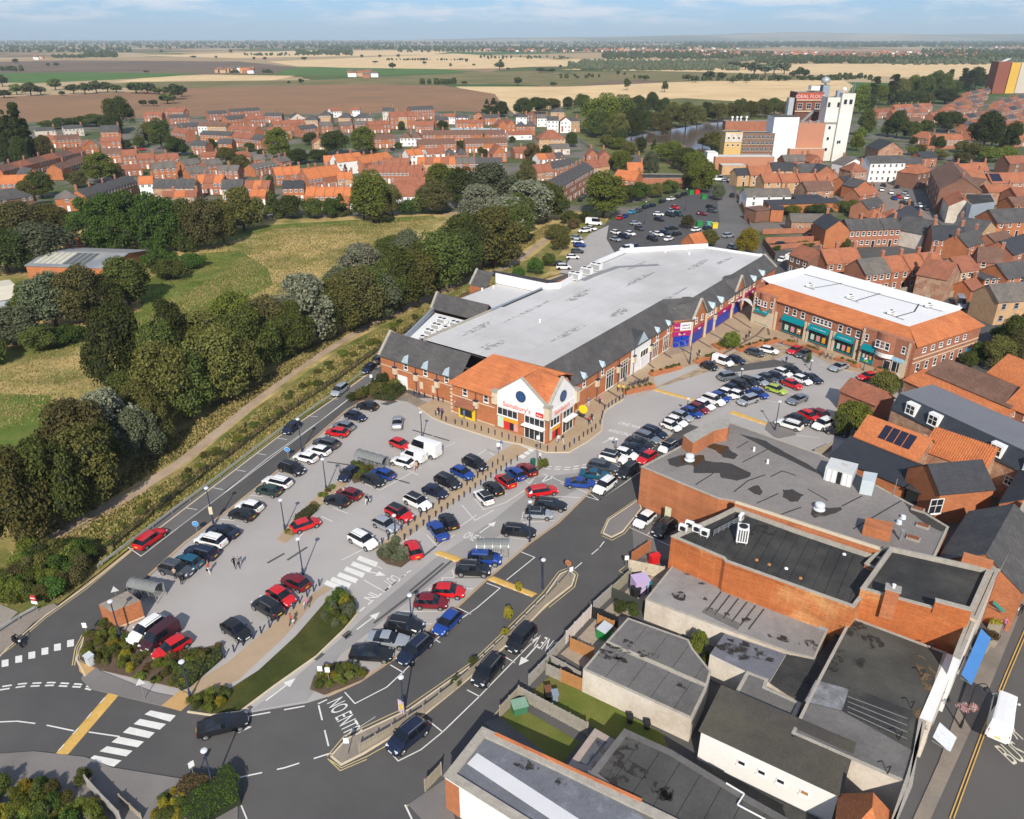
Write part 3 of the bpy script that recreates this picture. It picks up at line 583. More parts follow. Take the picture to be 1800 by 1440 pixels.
def shell(w,d,e,r,style='gable',ov=.25):
    """wall and roof meshes of a pitched house; front wall on y=0 facing -y, x centred"""
    key=('shell',round(w,1),round(d,1),round(e,1),round(r,1),style,ov)
    if key in MC:return MC[key]
    x0,x1=-w/2,w/2;b=MB();f=MB();t=e+r;q=ov*r/(d/2)
    for p in([(x0,0),(x1,0)],[(x1,0),(x1,d)],[(x1,d),(x0,d)],[(x0,d),(x0,0)]):
        (a,c)=p;b.face([(a[0],a[1],0),(c[0],c[1],0),(c[0],c[1],e),(a[0],a[1],e)])
    T=.1
    if style=='gable':
        for x in(x0,x1):
            tri=[(x,0,e),(x,d,e),(x,d/2,t)];b.face(tri if x==x1 else tri[::-1])
        slab(f,[(x0-ov,-ov,e-q+T),(x1+ov,-ov,e-q+T),(x1+ov,d/2,t+T),(x0-ov,d/2,t+T)])
        slab(f,[(x0-ov,d/2,t+T),(x1+ov,d/2,t+T),(x1+ov,d+ov,e-q+T),(x0-ov,d+ov,e-q+T)])
    elif style=='perp':
        q=ov*r/(w/2)
        for y in(0,d):
            tri=[(x0,y,e),(x1,y,e),(0,y,t)];b.face(tri if y==0 else tri[::-1])
        slab(f,[(x0-ov,-ov,e-q+T),(0,-ov,t+T),(0,d+ov,t+T),(x0-ov,d+ov,e-q+T)])
        slab(f,[(0,-ov,t+T),(x1+ov,-ov,e-q+T),(x1+ov,d+ov,e-q+T),(0,d+ov,t+T)])
    elif style=='hip':
        k=min(w,d)/2;A=[(x0-ov,-ov),(x1+ov,-ov),(x1+ov,d+ov),(x0-ov,d+ov)];z=e-q+T
        P=[(a[0],a[1],z)for a in A]
        if w>=d:r0,r1=(x0+k,d/2,t+T),(x1-k,d/2,t+T);F=[[P[0],P[1],r1,r0],[P[1],P[2],r1],[P[2],P[3],r0,r1],[P[3],P[0],r0]]
        else:r0,r1=(0,k,t+T),(0,d-k,t+T);F=[[P[0],P[1],r0],[P[1],P[2],r1,r0],[P[2],P[3],r1],[P[3],P[0],r0,r1]]
        for q2 in F:slab(f,q2)
    elif style=='mono':
        b.v=[];b.f=[];b.m=[]
        b.face([(x0,0,0),(x1,0,0),(x1,0,e),(x0,0,e)]);b.face([(x1,0,0),(x1,d,0),(x1,d,t),(x1,0,e)]);b.face([(x1,d,0),(x0,d,0),(x0,d,t),(x1,d,t)]);b.face([(x0,d,0),(x0,0,0),(x0,0,e),(x0,d,t)])
        slab(f,[(x0-ov,-ov,e-ov*r/d+T),(x1+ov,-ov,e-ov*r/d+T),(x1+ov,d,t+T),(x0-ov,d,t+T)])
    MC[key]=(b.mesh('wall',BRICK),f.mesh('roof',TILER));return MC[key]
def chimmesh(h=1.6,w=.9,d=.6):
    key=('chim',h,w,d)
    if key not in MC:
        b=MB();b.box((0,0,-1.2),w,d,1.2+h);b.box((0,0,h),w+.12,d+.12,.12,0,1)
        for x in(-w/4,w/4):b.tube((x,0,h+.12),(x,0,h+.5),.1,.09,6,2)
        MC[key]=b.mesh('chimney',[BRICK,CONC,TILEO])
    return MC[key]
def winset(w,e,seed,frame):
    """all small windows and the door of a distant front, joined"""
    key=('ws',round(w,1),round(e,1),seed,frame)
    if key in MC:return MC[key]
    r=random.Random(seed);b=MB();n=max(2,round(w/2.5));nf=1 if e<3.6 else(2 if e<7 else 3);fh=e/nf
    for fl in range(nf):
        for k in range(n):
            x=-w/2+w*(k+.5)/n;ww,hh=(1.15,1.25)
            if r.random()<.1:continue
            z=fl*fh+.95
            if fl==0 and k==n//2:z,ww,hh=.05,.95,2.1
            b.prism([(x-ww/2,-.06),(x+ww/2,-.06),(x+ww/2,.02),(x-ww/2,.02)],z,z+hh,0,True,True)
            if z>.5:
                for s in(-1,1):b.face([(x+s*ww*.25-ww*.19,-.07,z+.12),(x+s*ww*.25+ww*.19,-.07,z+.12),(x+s*ww*.25+ww*.19,-.07,z+hh-.12),(x+s*ww*.25-ww*.19,-.07,z+hh-.12)],1)
    MC[key]=b.mesh('windows',[frame or WHITE,GLASSB]);return MC[key]
def house(name,label,cat,P,ang,w,d,e,r,style='gable',wall=None,roof=None,chim=(),tier='mid',group=None,frame=None,skylights=0,seed=0,nwin=None,door=True,wincols=None,ov=.25,chimh=1.5):
    t=thing(name,label,cat,(P[0],P[1],0),ang,group)
    wm,rm=shell(w,d,e,r,style,ov)
    o=put('wall',wm,t);setmat(o,wall or BRICK)
    f=put('roof',rm,t);setmat(f,roof or TILER)
    for k in chim:
        if style=='perp':put('chimney',chimmesh(chimh),f,(0,d*k,e+r))
        else:put('chimney',chimmesh(chimh),f,(-w/2+w*k,d/2,e+r))
    if tier=='far':
        if nwin!=0:put('windows',winset(w,e,seed,frame),t,kind='stuff')
        return t
    if nwin==0:return t
    n=nwin or max(1,round(w/2.7));nf=1 if e<3.7 else(2 if e<7.2 else 3);fh=e/nf
    for fl in range(nf):
        for k in range(n):
            x=-w/2+w*(k+.5)/n
            if fl==0 and door and k==n//2:put('door',doormesh(),t,(x,0,0));continue
            addwin(t,(x,0,fl*fh+.9),0,1.1,1.35,'sash',frame,None,tier)
    for k in range(skylights):
        x=-w/2+w*(k+.6)/(skylights+.4);b=MB();y=d*.25;z=e+r*.5+.14
        b.beam((x-.4,y,z),(x+.4,y,z),1.1,.08,0);s=put('skylight',b.mesh('skylight',GLASSB),f);s.rotation_euler=(0,0,0)
    return t
def hpx(name,label,cat,p1,p2,e,d,r,**k):
    a,c=G(*p1,e),G(*p2,e);w=(c-a).length;ang=math.atan2(c.y-a.y,c.x-a.x);m=(a+c)/2
    return house(name,label,cat,(m.x,m.y),ang,w,d,e,r,**k)
def flat(name,label,cat,px,z,roof,wall,base=.0,par=.35,cop=None,cw=.3,strips=None,world=None,group=None,wallmats=None):
    """a flat-roofed block from its roof outline: wall, roof deck (or felt sheets), coping"""
    P=ccw(world or GP(px,z));c=(sum(p[0]for p in P)/len(P),sum(p[1]for p in P)/len(P),base)
    t=thing(name,label,cat,c,world=True,group=group)
    b=MB()
    for i in range(len(P)):
        q,s=P[i],P[(i+1)%len(P)];b.face([(q[0],q[1],base),(s[0],s[1],base),(s[0],s[1],z),(q[0],q[1],z)])
    b.build('wall',wall,t)
    zd=z-par
    if strips:
        ang,wd=strips;n=(math.cos(ang),math.sin(ang));ds=[n[0]*p[0]+n[1]*p[1]for p in P];d=min(ds);r=random.Random(len(label))
        q=MB();q.face([(p[0],p[1],zd-.05)for p in P]);q.build('roof_deck',FELTD,t)
        while d<max(ds):
            pc=clip(clip(P,n,d,1),n,d+wd-.05,-1)
            if len(pc)>2:
                q=MB();q.prism(pc,zd-.045,zd+r.uniform(0,.03));q.build('felt_sheet',roof,t)
            d+=wd
    else:
        q=MB();q.face([(p[0],p[1],zd)for p in P]);q.build('roof_deck',roof,t)
    if par>.02:
        q=MB();n=len(P);inn=[]
        for i in range(n):
            p,a,c2=Vector(P[i]),Vector(P[i-1]),Vector(P[(i+1)%n]);d1=(p-a).normalized();d2=(c2-p).normalized()
            nn=Vector((-d1.y-d2.y,d1.x+d2.x));nn=nn.normalized()*cw/max(.5,nn.normalized().dot(Vector((-d1.y,d1.x))))if nn.length>.01 else Vector((0,0));inn.append(p+nn)
        for i in range(n):
            j=(i+1)%n;a,a2,c2,c3=P[i],P[j],inn[j],inn[i]
            q.face([(a[0],a[1],z),(a2[0],a2[1],z),(c2.x,c2.y,z),(c3.x,c3.y,z)]);q.face([(c3.x,c3.y,z),(c2.x,c2.y,z),(c2.x,c2.y,zd),(c3.x,c3.y,zd)])
            o=[(a[0]-(c3.x-a[0])*.15,a[1]-(c3.y-a[1])*.15),(a2[0]-(c2.x-a2[0])*.15,a2[1]-(c2.y-a2[1])*.15)]
            q.face([(o[0][0],o[0][1],z-.1),(o[1][0],o[1][1],z-.1),(o[1][0],o[1][1],z+.003),(o[0][0],o[0][1],z+.003)])
            q.face([(o[0][0],o[0][1],z+.003),(o[1][0],o[1][1],z+.003),(a2[0],a2[1],z+.003),(a[0],a[1],z+.003)])
        q.build('coping',cop or COPING,t)
    return t
def text(body,par,loc,ang,width,height,mat,tilt=math.pi/2,ext=.02,name='lettering'):
    cu=bpy.data.curves.new(name,'FONT');cu.body=body;cu.size=1;cu.align_x='CENTER';cu.extrude=ext;cu.resolution_u=2;cu.materials.append(mat)
    me,wd=textmesh(cu)
    o=put(name,me,par);o.scale=(width/wd,height/.72,1);o.location=loc;o.rotation_euler=(tilt,0,ang);return o
# ================================================================ THE SUPERMARKET
O1=Vector((5.8,109.8,0));aA=math.radians(54);A1=Vector((math.cos(aA),math.sin(aA),0));B1=Vector((-A1.y,A1.x,0))
def W(a,b,z=0):p=O1+A1*a+B1*b;return(p.x,p.y,z)
def L1(a,b,z=0):p=A1*a+B1*b;return(p.x,p.y,z)
FR,RT=aA-math.pi/2,aA
st=thing('supermarket','brick supermarket with a grey flat roof, orange tiled entrance wing and white gables','supermarket',W(0,0),world=True)
def wq(b,a0,b0,a1,b1,z0,z1,mi=0):b.face([W(a0,b0,z0),W(a1,b1,z0),W(a1,b1,z1),W(a0,b0,z1)],mi)
b=MB()
wq(b,0,10.6,0,0,0,4.7);wq(b,0,0,8.5,0,0,4.7)
wq(b,8.5,0,8.5,2.6,0,6.4);wq(b,8.5,2.6,51.5,2.6,0,5.9);wq(b,51.5,2.6,55,-.4,0,6.2);wq(b,55,-.4,107.5,-.4,0,5.9);wq(b,107.5,-.4,107.5,20,0,6)
b.face([W(107.5,-.4,5.9),W(107.5,6,5.9),W(107.5,3,8.5)])
wq(b,0,20.3,0,10.6,0,5.9);wq(b,2.6,20.3,0,20.3,0,6);wq(b,2.6,40.2,2.6,20.3,0,5.7);wq(b,9,40.2,2.6,40.2,0,5.7)
b.face([W(9,40.2,5.7),W(2.6,40.2,5.7),W(5.8,40.2,9.2)])
b.face([W(55.2,-.42,5.9),W(61.8,-.42,5.9),W(58.5,-.42,9.6)]);b.face([W(79.5,-.42,5.9),W(84.5,-.42,5.9),W(82,-.42,9.2)])
wq(b,9,41,9,34,0,6);wq(b,28.6,49.8,9,41,0,5.2);wq(b,50,49.8,28.6,49.8,0,6);wq(b,90,35,50,35,0,8);wq(b,107.5,19,90,35,0,8)
wq(b,50.5,54,47,54,0,6);wq(b,47,54,47,49.8,0,6)
b.build('wall',BRICKO,st)
b=MB()
for(a0,b0,a1,b1,ang)in((2.54,40.2,2.54,20.4,0),(-.06,20.3,-.06,10.8,0),(8.5,2.54,51.5,2.54,0)):
    for z in(3.7,.3):
        p,q=W(a0,b0,z),W(a1,b1,z);b.beam(p,q,.08,.16)
b.build('string_course',STONE,st)
b=MB()
for a,bb in((0,10.6),(0,0),(8.5,0)):
    b=MB();b.box(W(a,bb,4.6),.95,.95,2.2,aA,0);b.box(W(a,bb,6.8),1.15,1.15,.3,aA,1);b.build('corner_pier',[STONE,COPING],st)
for k in range(8):b=MB();b.box(W(-.04,20.25,.2+k*.72),.36,.36,.36,aA);b.build('quoin',STONE,st)
pass
for nm,q in(('gable',[(0,10.3),(0,.3)]),('gable',[(.3,0),(8.2,0)])):
    (a0,b0),(a1,b1)=q;m=((a0+a1)/2,(b0+b1)/2);b=MB()
    oa,ob=(-.08,0)if a0==a1 else(0,-.08)
    pts=[W(a0+oa,b0+ob,4.7),W(a1+oa,b1+ob,4.7),W(a1+oa,b1+ob,6.9),W(m[0]+oa,m[1]+ob,10.6),W(a0+oa,b0+ob,6.9)]
    b.face(pts);i=A1*.4 if a0==a1 else B1*.4;b.face([tuple(Vector(p)+i)for p in pts[::-1]])
    g=b.build(nm,WHITER,st)
    b=MB()
    for p,q2 in((pts[2],pts[3]),(pts[3],pts[4])):b.beam(Vector(p)+i*.45+Vector((0,0,.08)),Vector(q2)+i*.45+Vector((0,0,.08)),.55,.14)
    b.build('coping',COPING,st)
    c=Vector(W(m[0]+oa*1.6,m[1]+ob*1.6,7.3));ax=(A1 if a0==a1 else B1)*-1
    b=MB();b.tube(c,c+ax*.06,1.0,1.0,20);rw=b.build('round_window',DKBLUE,st)
    b=MB();b.tube(c+ax*.06,c+ax*.07,.86,.86,20);b.build('pane',M('blue window glass',(.03,.075,.19),.15,.15,1,2,spec=.6),rw,origin=W(0,0))
SGN=M('white sign board',(.78,.76,.74),.5,.03)
ORED=M('sign lettering orange red',(.7,.1,.05),.5,.05)
def sboard(a0,b0,a1,b1,z0,z1,mat,par=None,off=.16,name='sign_board'):
    n=(A1 if a0==a1 else B1)*-off;b=MB();p=[Vector(W(a0,b0,z0)),Vector(W(a1,b1,z0)),Vector(W(a1,b1,z1)),Vector(W(a0,b0,z1))]
    f=[x+n for x in p];b.face(f)
    for k in range(4):j=(k+1)%4;b.face([f[k],p[k],p[j],f[j]])
    return b.build(name,mat,par or st)
def stext(s,a,bb,z,ang,wd,h,mat,off=.2):
    n=(A1 if ang==FR else B1)*-off;return text(s,st,tuple(Vector(L1(a,bb,z))+n),ang,wd,h,mat)
sboard(0,10.1,0,.5,4.35,5.75,SGN);sboard(.5,0,8.1,0,4.35,5.75,SGN)
stext("Sainsbury's",0,6.1,4.75,FR,5.6,.85,ORED);stext("Sainsbury's",3.9,0,4.75,RT,4.6,.85,ORED)
b=MB();sboard(0,2.3,0,.8,4.6,5.4,RED,None,.2,'sign_panel');stext('Argos',0,1.55,4.85,FR,1.1,.32,WHITE,.23)
for(a,bb,ang,wd,z,h,stl)in((0,8.1,FR,4.2,2.75,1.5,'shop'),(0,2.6,FR,4.0,2.75,1.5,'shop'),(2.1,0,RT,2.9,2.75,1.5,'shop'),(6.1,0,RT,3.3,2.75,1.5,'shop')):
    addwin(st,L1(a,bb,z),ang,wd,h,'shoplow')
POST=[M('orange poster',(.75,.33,.03),.6,.1),M('red poster',(.6,.03,.03),.6,.1),M('pale green poster',(.5,.62,.5),.6,.1),BLACK,M('pink poster',(.65,.3,.3),.6,.2)]
def poster(a0,b0,a1,b1,z0,z1,k,off=.1):return sboard(a0,b0,a1,b1,z0,z1,POST[k],None,off,'poster')
poster(0,10.1,0,8.9,.5,2.5,2);poster(0,8.9,0,5.9,1.9,2.6,0);poster(0,8.8,0,7.6,.5,1.85,1);poster(0,7.55,0,6.8,.5,1.85,3);poster(0,6.75,0,5.95,.5,1.85,4)
poster(.6,0,1.2,0,.5,2.5,2);poster(1.2,0,3.6,0,1.9,2.6,0);poster(1.25,0,2.2,0,.5,1.85,1);poster(2.25,0,2.9,0,.5,1.85,3);poster(2.95,0,3.55,0,.5,1.85,1)
for(a,bb,ang,wd)in((0,2.6,FR,4.0),(6.1,0,RT,3.3)):
    addwin(st,L1(a,bb,.05),ang,wd,2.45,'shoplow',name='entrance_door')
    n=(A1 if ang==FR else B1)*-.45;b=MB();p=Vector(W(a,bb,2.55))+n;b.box(p,wd+.3,.9,.16,ang);b.build('door_canopy',WHITE,st)
b=MB();zr=10.2
R0,R1=W(6.5,16.0,zr),W(6.5,1.0,zr)
slab(b,[W(-.5,20.8,5.9),W(-.5,10.6,5.9),W(1.2,10.6,7.0),R1,R0]);slab(b,[W(13,20.8,5.9),W(-.5,20.8,5.9),R0]);slab(b,[W(13,20.8,6.6),R0,R1,W(9,1,9.2),W(13,4,6.6)])
slab(b,[W(.3,10.4,6.95),W(.3,5.3,10.35),W(6.4,5.3,10.3),W(1.6,10.5,7.2)]);slab(b,[W(.3,5.3,10.35),W(.3,.3,6.95),W(4.2,4.2,10.0),W(6.4,5.3,10.3)])
slab(b,[W(.3,.3,6.95),W(4.25,.3,10.35),W(4.25,4.4,10.3)]);slab(b,[W(4.25,.3,10.35),W(8.2,.3,6.95),W(9,2.5,8.8),W(6.5,5,10.2),W(4.25,4.4,10.3)])
b.build('tiled_roof',TILEO,st)
def sl(q,mat=SLATE,nm='slate_roof'):
    b=MB();slab(b,[W(*p)for p in q]);return b.build(nm,mat,st)
sl([(2.2,40.0,5.5),(2.2,20.4,5.5),(5.8,20.4,9.3),(5.8,40.0,9.3)]);sl([(5.8,40,9.3),(5.8,18,9.3),(8.8,18,7.2),(8.8,40,7.2)])
sl([(8.6,2.2,5.75),(52,2.2,5.75),(54.3,6.5,9.5),(8.6,6.5,9.5)]);sl([(8.6,6.5,9.5),(54.3,6.5,9.5),(54.3,8,8.1),(8.6,8,8.1)],CONC,'roof_upstand')
sl([(52,2.2,5.75),(55,-.7,6.1),(58.5,3,9.4),(54.3,6.5,9.5)]);sl([(62,-.7,5.75),(107.6,-.7,5.75),(107.6,3,8.6),(62,3,8.6)]);sl([(55,-.3,6.1),(58.5,-.3,9.7),(58.5,4,9.4),(55,4,8.4)]);sl([(58.5,-.3,9.7),(62,-.3,5.95),(62,4,8.6),(58.5,4,9.4)])
sl([(79.3,-.3,5.95),(82,-.3,9.3),(82,4,8.6),(79.3,3,8.5)]);sl([(82,-.3,9.3),(84.7,-.3,5.95),(84.7,3,8.5),(82,4,8.6)]);sl([(62,3,8.6),(107.6,3,8.6),(107.6,3.5,8.0),(62,3.5,8.0)])
sl([(28.4,50,5.9),(28.4,35.4,5.9),(30.6,35.4,9),(30.6,50,9)]);sl([(30.6,50,9),(30.6,35.4,9),(32.6,35.4,6.8),(32.6,50,6.8)])
sl([(47.3,54.2,6),(47.3,49.2,6),(50.3,49.2,9.2),(50.3,54.2,9.2)]);sl([(34,50.4,5.6),(46.5,50.4,5.6),(46.5,47.5,7.0),(36,47.5,7.0)])
b=MB()
for p,q in(((2.2,40.2,5.6),(5.8,40.2,9.5)),((5.8,40.2,9.5),(9,40.2,7)),((28.3,50,6),(30.6,50,9.2)),((30.6,50,9.2),(32.6,50,7)),((47.2,54.2,6.1),(50.3,54.2,9.4)),((54.9,-.5,6.1),(58.5,-.5,9.9)),((58.5,-.5,9.9),(62.1,-.5,6.1)),((79.2,-.5,6.1),(82,-.5,9.5)),((82,-.5,9.5),(84.8,-.5,6.1)),((107.5,-.7,5.9),(107.5,3,8.8))):
    b=MB();b.beam(W(*p),W(*q),.5,.3);b.build('parapet_coping',COPING,st)
def deck(poly,z,mat,nm='roof_deck'):
    b=MB();b.face([W(p[0],p[1],z)for p in poly]);return b.build(nm,mat,st)
deck([(8.8,8),(54.3,8),(54.3,3.5),(107.4,3.5),(107.2,18.5),(89.6,34.2),(50.5,34.2),(8.8,34.2)][::1],8.0,MEMB)
deck([(32.6,35),(49.6,35),(49.6,47.6),(32.6,47.6)],6.85,MEMB)
deck([(8.8,35),(28.6,35),(28.6,49),(8.8,41)],5.0,MEMBW)
def upst(pts,z0,z1,mat=MEMBW,nm='parapet',t=.35):
    b=MB()
    for p,q in zip(pts,pts[1:]):
        u,v=Vector(W(*p)),Vector(W(*q));d=(v-u).normalized();n=Vector((-d.y,d.x,0))*t/2
        b.prism([(x.x,x.y)for x in(u-n,v-n,v+n,u+n)],z0,z1,0)
    return b.build(nm,mat,st)
upst([(8.8,34.4),(30,34.4)],5,8.35,COPING);upst([(30,34.6),(49.5,34.6)],6.8,8.3,LEAD);upst([(49.9,48.2),(49.9,33.6),(52.5,31.5)],6.9,9.3,MEMBW,'white_parapet');upst([(52.5,31.6),(57,32),(75,34.6),(89.6,34.6),(107.4,18.8)],8,9.3,MEMBW,'white_parapet');upst([(107.4,18.8),(107.6,3.6)],8,8.5,MEMBW)
upst([(28.7,49.6),(9,41.2),(9,35)],4.8,6.2,LEAD)
upst([(51,50),(52.4,32.5)],8.0,9.4,SLATED,'roof_upstand')
b=MB()
for k in range(1,12):b.strip([W(8.8+k*8.4,8.4)[:2],W(8.8+k*8.4,33.8)[:2]],.1,8.012)if 8.8+k*8.4<88 else None
for k in range(1,4):b.strip([W(9,8+k*6.6)[:2],W(88,8+k*6.6)[:2]],.12,8.014)
b.build('membrane_seam',M('membrane seam',(.43,.43,.43),.7,.1),st)
for i,(a,bb,rx,ry)in enumerate(((20,30,5,.8),(35,28,7,.6),(50,25,5,1.2),(70,20,6,.9),(90,14,5,1.1),(28,14,6,.7),(45,12,4,.9),(62,8,7,.6),(80,26,4,1),(14,22,3,1.2),(97,10,4,.7))):
    b=MB();b.face([(x,y,8.011)for x,y in ccw(blob(W(a,bb)[:2],rx,ry,aA,22,.4,i))]);b.build('dirt_streak',ragged(M('roof dirt',(.33,.32,.3),.8,.2,.5,3))if 'roof dirt' not in MATS else MATS['roof dirt'],st)
b=MB();b.strip([W(*p)[:2]for p in((60.5,30.5),(66,30.5),(76,29.5),(84,22))],1.7,8.016);b.build('walkway_strip',M('grey roof walkway',(.23,.235,.245),.8,.1),st)
b=MB();b.strip([W(33.5,34.2)[:2],W(49,34.2)[:2]],.9,8.018);b.build('gutter',FELTD,st)
def acunit(par,loc,ang,sx,sy,sz,nf=2,name='condenser'):
    b=MB();b.box((0,0,.25),sx,sy,sz);o=put(name,b.mesh(name,WHITE),par,loc,ang)
    for s in(-1,1):
        q=MB();q.box((s*sx*.38,0,0),.1,sy,.25);put('foot',q.mesh('foot',STEEL),o)
    for k in range(nf):
        x=-sx/2+sx*(k+.5)/nf;q=MB();q.tube((x,0,.25+sz),(x,0,.3+sz),min(sx/nf,sy)*.4,None,12);put('fan',q.mesh('fan',BLACK),o)
    q=MB()
    for k in range(int(sx/.28)):x=-sx/2+.16+k*.28;q.face([(x,-sy/2-.01,.4),(x+.18,-sy/2-.01,.4),(x+.18,-sy/2-.01,.1+sz),(x,-sy/2-.01,.1+sz)])
    put('grille',q.mesh('grille',M('grey louvre',(.12,.12,.125),.6)),o);return o
i=0
for k,(a,bb)in enumerate(((13.5,38.6),(17,40.3),(20.5,41.5),(24,43),(17,37.4),(20.4,38.4),(24,39.3),(25.6,36.8),(22,36.2))):
    acunit(st,L1(a,bb,5.0),FR,2.2,1.3,1.1,2)
for a in(60,65.5,70):acunit(st,L1(a,32.2,8.0),FR,2.6,1.7,1.6,2)
b=MB()
for a,bb in((6,33),(96,26),(98,20),(30,22),(43,47),(46,46)):b.lathe([(.2,0),(.2,.5),(.3,.55),(.1,.7)],W(a,bb,8 if bb<34 else 6.9),8)
b.build('roof_vent',WHITE,st)
b=MB();b.beam(W(10.5,37.5,5.9),W(14.5,38.6,5.9),.9,.5);b.build('duct',BLACK,st)
def gablet(a,bb,ang,z=4.1):
    addwin(st,L1(a,bb,z),ang,.95,1.35,'sash')
    ca,sa=math.cos(ang),math.sin(ang);b=MB();T=lambda x,y,zz:(x*ca-y*sa,x*sa+y*ca,zz)
    pt=[T(-.8,-.35,z+1.45),T(.8,-.35,z+1.45),T(0,-.35,z+2.75),T(0,1.6,z+2.75)];b.face([pt[0],pt[1],pt[2]]);b.face([pt[1],T(.8,.4,z+1.9),pt[3],pt[2]]);b.face([T(-.8,.4,z+1.9),pt[0],pt[2],pt[3]])
    put('dormer_gablet',b.mesh('dormer_gablet',M('pale blue glazing',(.42,.52,.58),.3,.15,2,5)),st,L1(a,bb,0))
for bb in(33.6,28.7,23.6):gablet(2.6,bb,FR)
for a in(15.5,22,44.5,49.6):gablet(a,2.6,RT)
for a in(66,71,92,98):gablet(a,-.4,RT,4.3)
for bb in(17.2,12.6):addwin(st,L1(0,bb,4.2),FR,1.0,1.4,'sash')
for a in(57,60):addwin(st,L1(a,-.44,4.7),RT,.9,1.3,'sash')
for a in(63.2,64.8,76,77.6,80.8,83.2,87,89):addwin(st,L1(a,-.4,4.3),RT,.9,1.2,'sash')
b=MB()
for a,bb,ang in((2.35,36.3,FR),(2.35,31,FR),(2.35,25.8,FR),(-.25,14.7,FR),(20,2.35,RT),(28,2.35,RT),(34.2,2.35,RT),(41.5,2.35,RT),(67.5,-.6,RT),(78,-.6,RT)):
    b=MB();b.box(W(a,bb,2.6),.85,.5,1.3,ang,0);b.box(W(a,bb,3.9),.95,.6,.18,ang,1);b.tube(W(a,bb,4),W(a,bb,5.7),.07,n=6,mi=1);b.tube(W(a,bb,0),W(a,bb,2.6),.07,n=6,mi=1);b.build('hopper_box',[STONE,DKBLUE],st)
for a in(25,30.6):addwin(st,L1(a,2.6,.35),RT,2.9,3.9,'shop')
for a in(44,49):addwin(st,L1(a,2.6,.35),RT,2.6,3.5,'shop',glass=M('window display',(.16,.1,.06),.3,.8,1.5,4))
b=MB();n=B1*-.12
b.face([Vector(W(33,2.6,0))+n,Vector(W(41.5,2.6,0))+n,Vector(W(41.5,2.6,6))+n,Vector(W(33,2.6,6))+n]);b.build('white_panel',WHITER,st)
addwin(st,L1(38.6,2.45,2.5),RT,3.4,1.5,'shoplow');b=MB();b.box(W(38.6,2.35,0),2.9,.12,2.2,RT);b.build('shutter',M('pale roller shutter',(.75,.75,.75),.5),st)
b=MB();v=[W(35,2.3,5.9),W(39.6,2.3,5.9),W(37.3,2.3,8.3),W(37.3,5.6,8.3)];b.face([v[1],W(39.6,3,6.3),v[3],v[2]]);b.face([W(35,3,6.3),v[0],v[2],v[3]]);b.build('porch_roof',SLATED,st)
b=MB();b.face([W(35,2.25,5.9),W(39.6,2.25,5.9),W(37.3,2.25,8.2)]);b.build('porch_glazing',MATS['pale blue glazing'],st)
b=MB();b.box(W(2.52,34.6,0),2.4,.14,2.6,FR);b.build('service_door',WHITE,st)
b=MB();b.box(W(-.25,16.6,0),3.6,.5,2.1,FR,0);b.build('kiosk_front',M('yellow kiosk frame',(.72,.5,.03),.5),st)
b=MB();b.box(W(-.52,16.7,.5),2.6,.06,1.3,FR);b.build('kiosk_window',GLASS,st)
b=MB();slab(b,[W(-1.2,18.9,2.5),W(-1.2,14.6,2.5),W(-.02,14.6,3.5),W(-.02,18.9,3.5)],.08);b.build('kiosk_canopy',TILER,st)
sboard(0,19.6,0,18.6,1.6,2.5,SGN,None,.12)
for bb in(29.8,26.8):b=MB();b.box(W(2.5,bb,1.2),.8,.1,1.4,FR);b.build('notice_board',STONE,st)
MAG=M('magenta fascia',(.36,.015,.13),.5,.06);ROY=M('royal blue shopfront',(.012,.045,.36),.35,.15,2,4)
cn=Vector((W(51.5,2.6)[0]+W(55,-.4)[0],W(51.5,2.6)[1]+W(55,-.4)[1],0))/2;ca2=math.atan2(W(55,-.4)[1]-W(51.5,2.6)[1],W(55,-.4)[0]-W(51.5,2.6)[0])
cl=cn-Vector(W(0,0));no=Vector((math.sin(ca2),-math.cos(ca2),0))
def cbox(x,z,wd,h,mat,nm,off=.1):
    b=MB();p=cn+Vector((math.cos(ca2),math.sin(ca2),0))*x+no*off/2;b.box((p.x,p.y,z),wd,off,h,ca2);return b.build(nm,mat,st)
cbox(0,2.7,4.2,.95,MAG,'fascia',.2);cbox(-1.25,3.9,1.5,1.7,MAG,'sign_panel',.14);cbox(.8,3.9,2.5,1.7,SGN,'sign_panel',.12);cbox(0,.15,3.7,2.5,ROY,'shopfront',.1)
PURP=M('purple lettering',(.13,.03,.2),.5)
def ctext(s,x,z,wd,h,m,off=.25):return text(s,st,tuple(cl+Vector((math.cos(ca2),math.sin(ca2),z))*1+Vector((math.cos(ca2),math.sin(ca2),0))*(x-1)+no*off),ca2,wd,h,m)
def ctext(s,x,z,wd,h,m,off=.25):p=cl+Vector((math.cos(ca2),math.sin(ca2),0))*x+no*off;return text(s,st,(p.x,p.y,z),ca2,wd,h,m)
ctext('Boyes',0,2.95,1.5,.45,WHITE);ctext('Boyes',-1.25,4.5,1.1,.45,WHITE);ctext('GREAT',.8,4.9,1.9,.38,PURP);ctext('VALUE',.8,4.25,1.9,.38,PURP)
for a0,a1,fz0,blue in((55.8,61.4,2.9,1),(68.3,77.2,2.9,1),(63,67,0,1),(79.5,83.5,3.0,1),(86,96,3.0,0),(97.5,101,2.6,1)):
    if fz0:sboard(a0,-.4,a1,-.4,fz0,fz0+.85,MAG,None,.25,'fascia');stext('Boyes',(a0+a1)/2,-.4,fz0+.2,RT,1.3,.42,WHITE,.3)
    if blue:sboard(a0+.2,-.4,a1-.2,-.4,.4,(fz0 or 3.4)-.08,ROY,None,.1,'shopfront')
b=MB()
for a in(55,62.3,67.5,78,85):b=MB();b.box(W(a,-.55,0),.5,.35,5.6,RT);b.build('stone_pier',STONE,st)
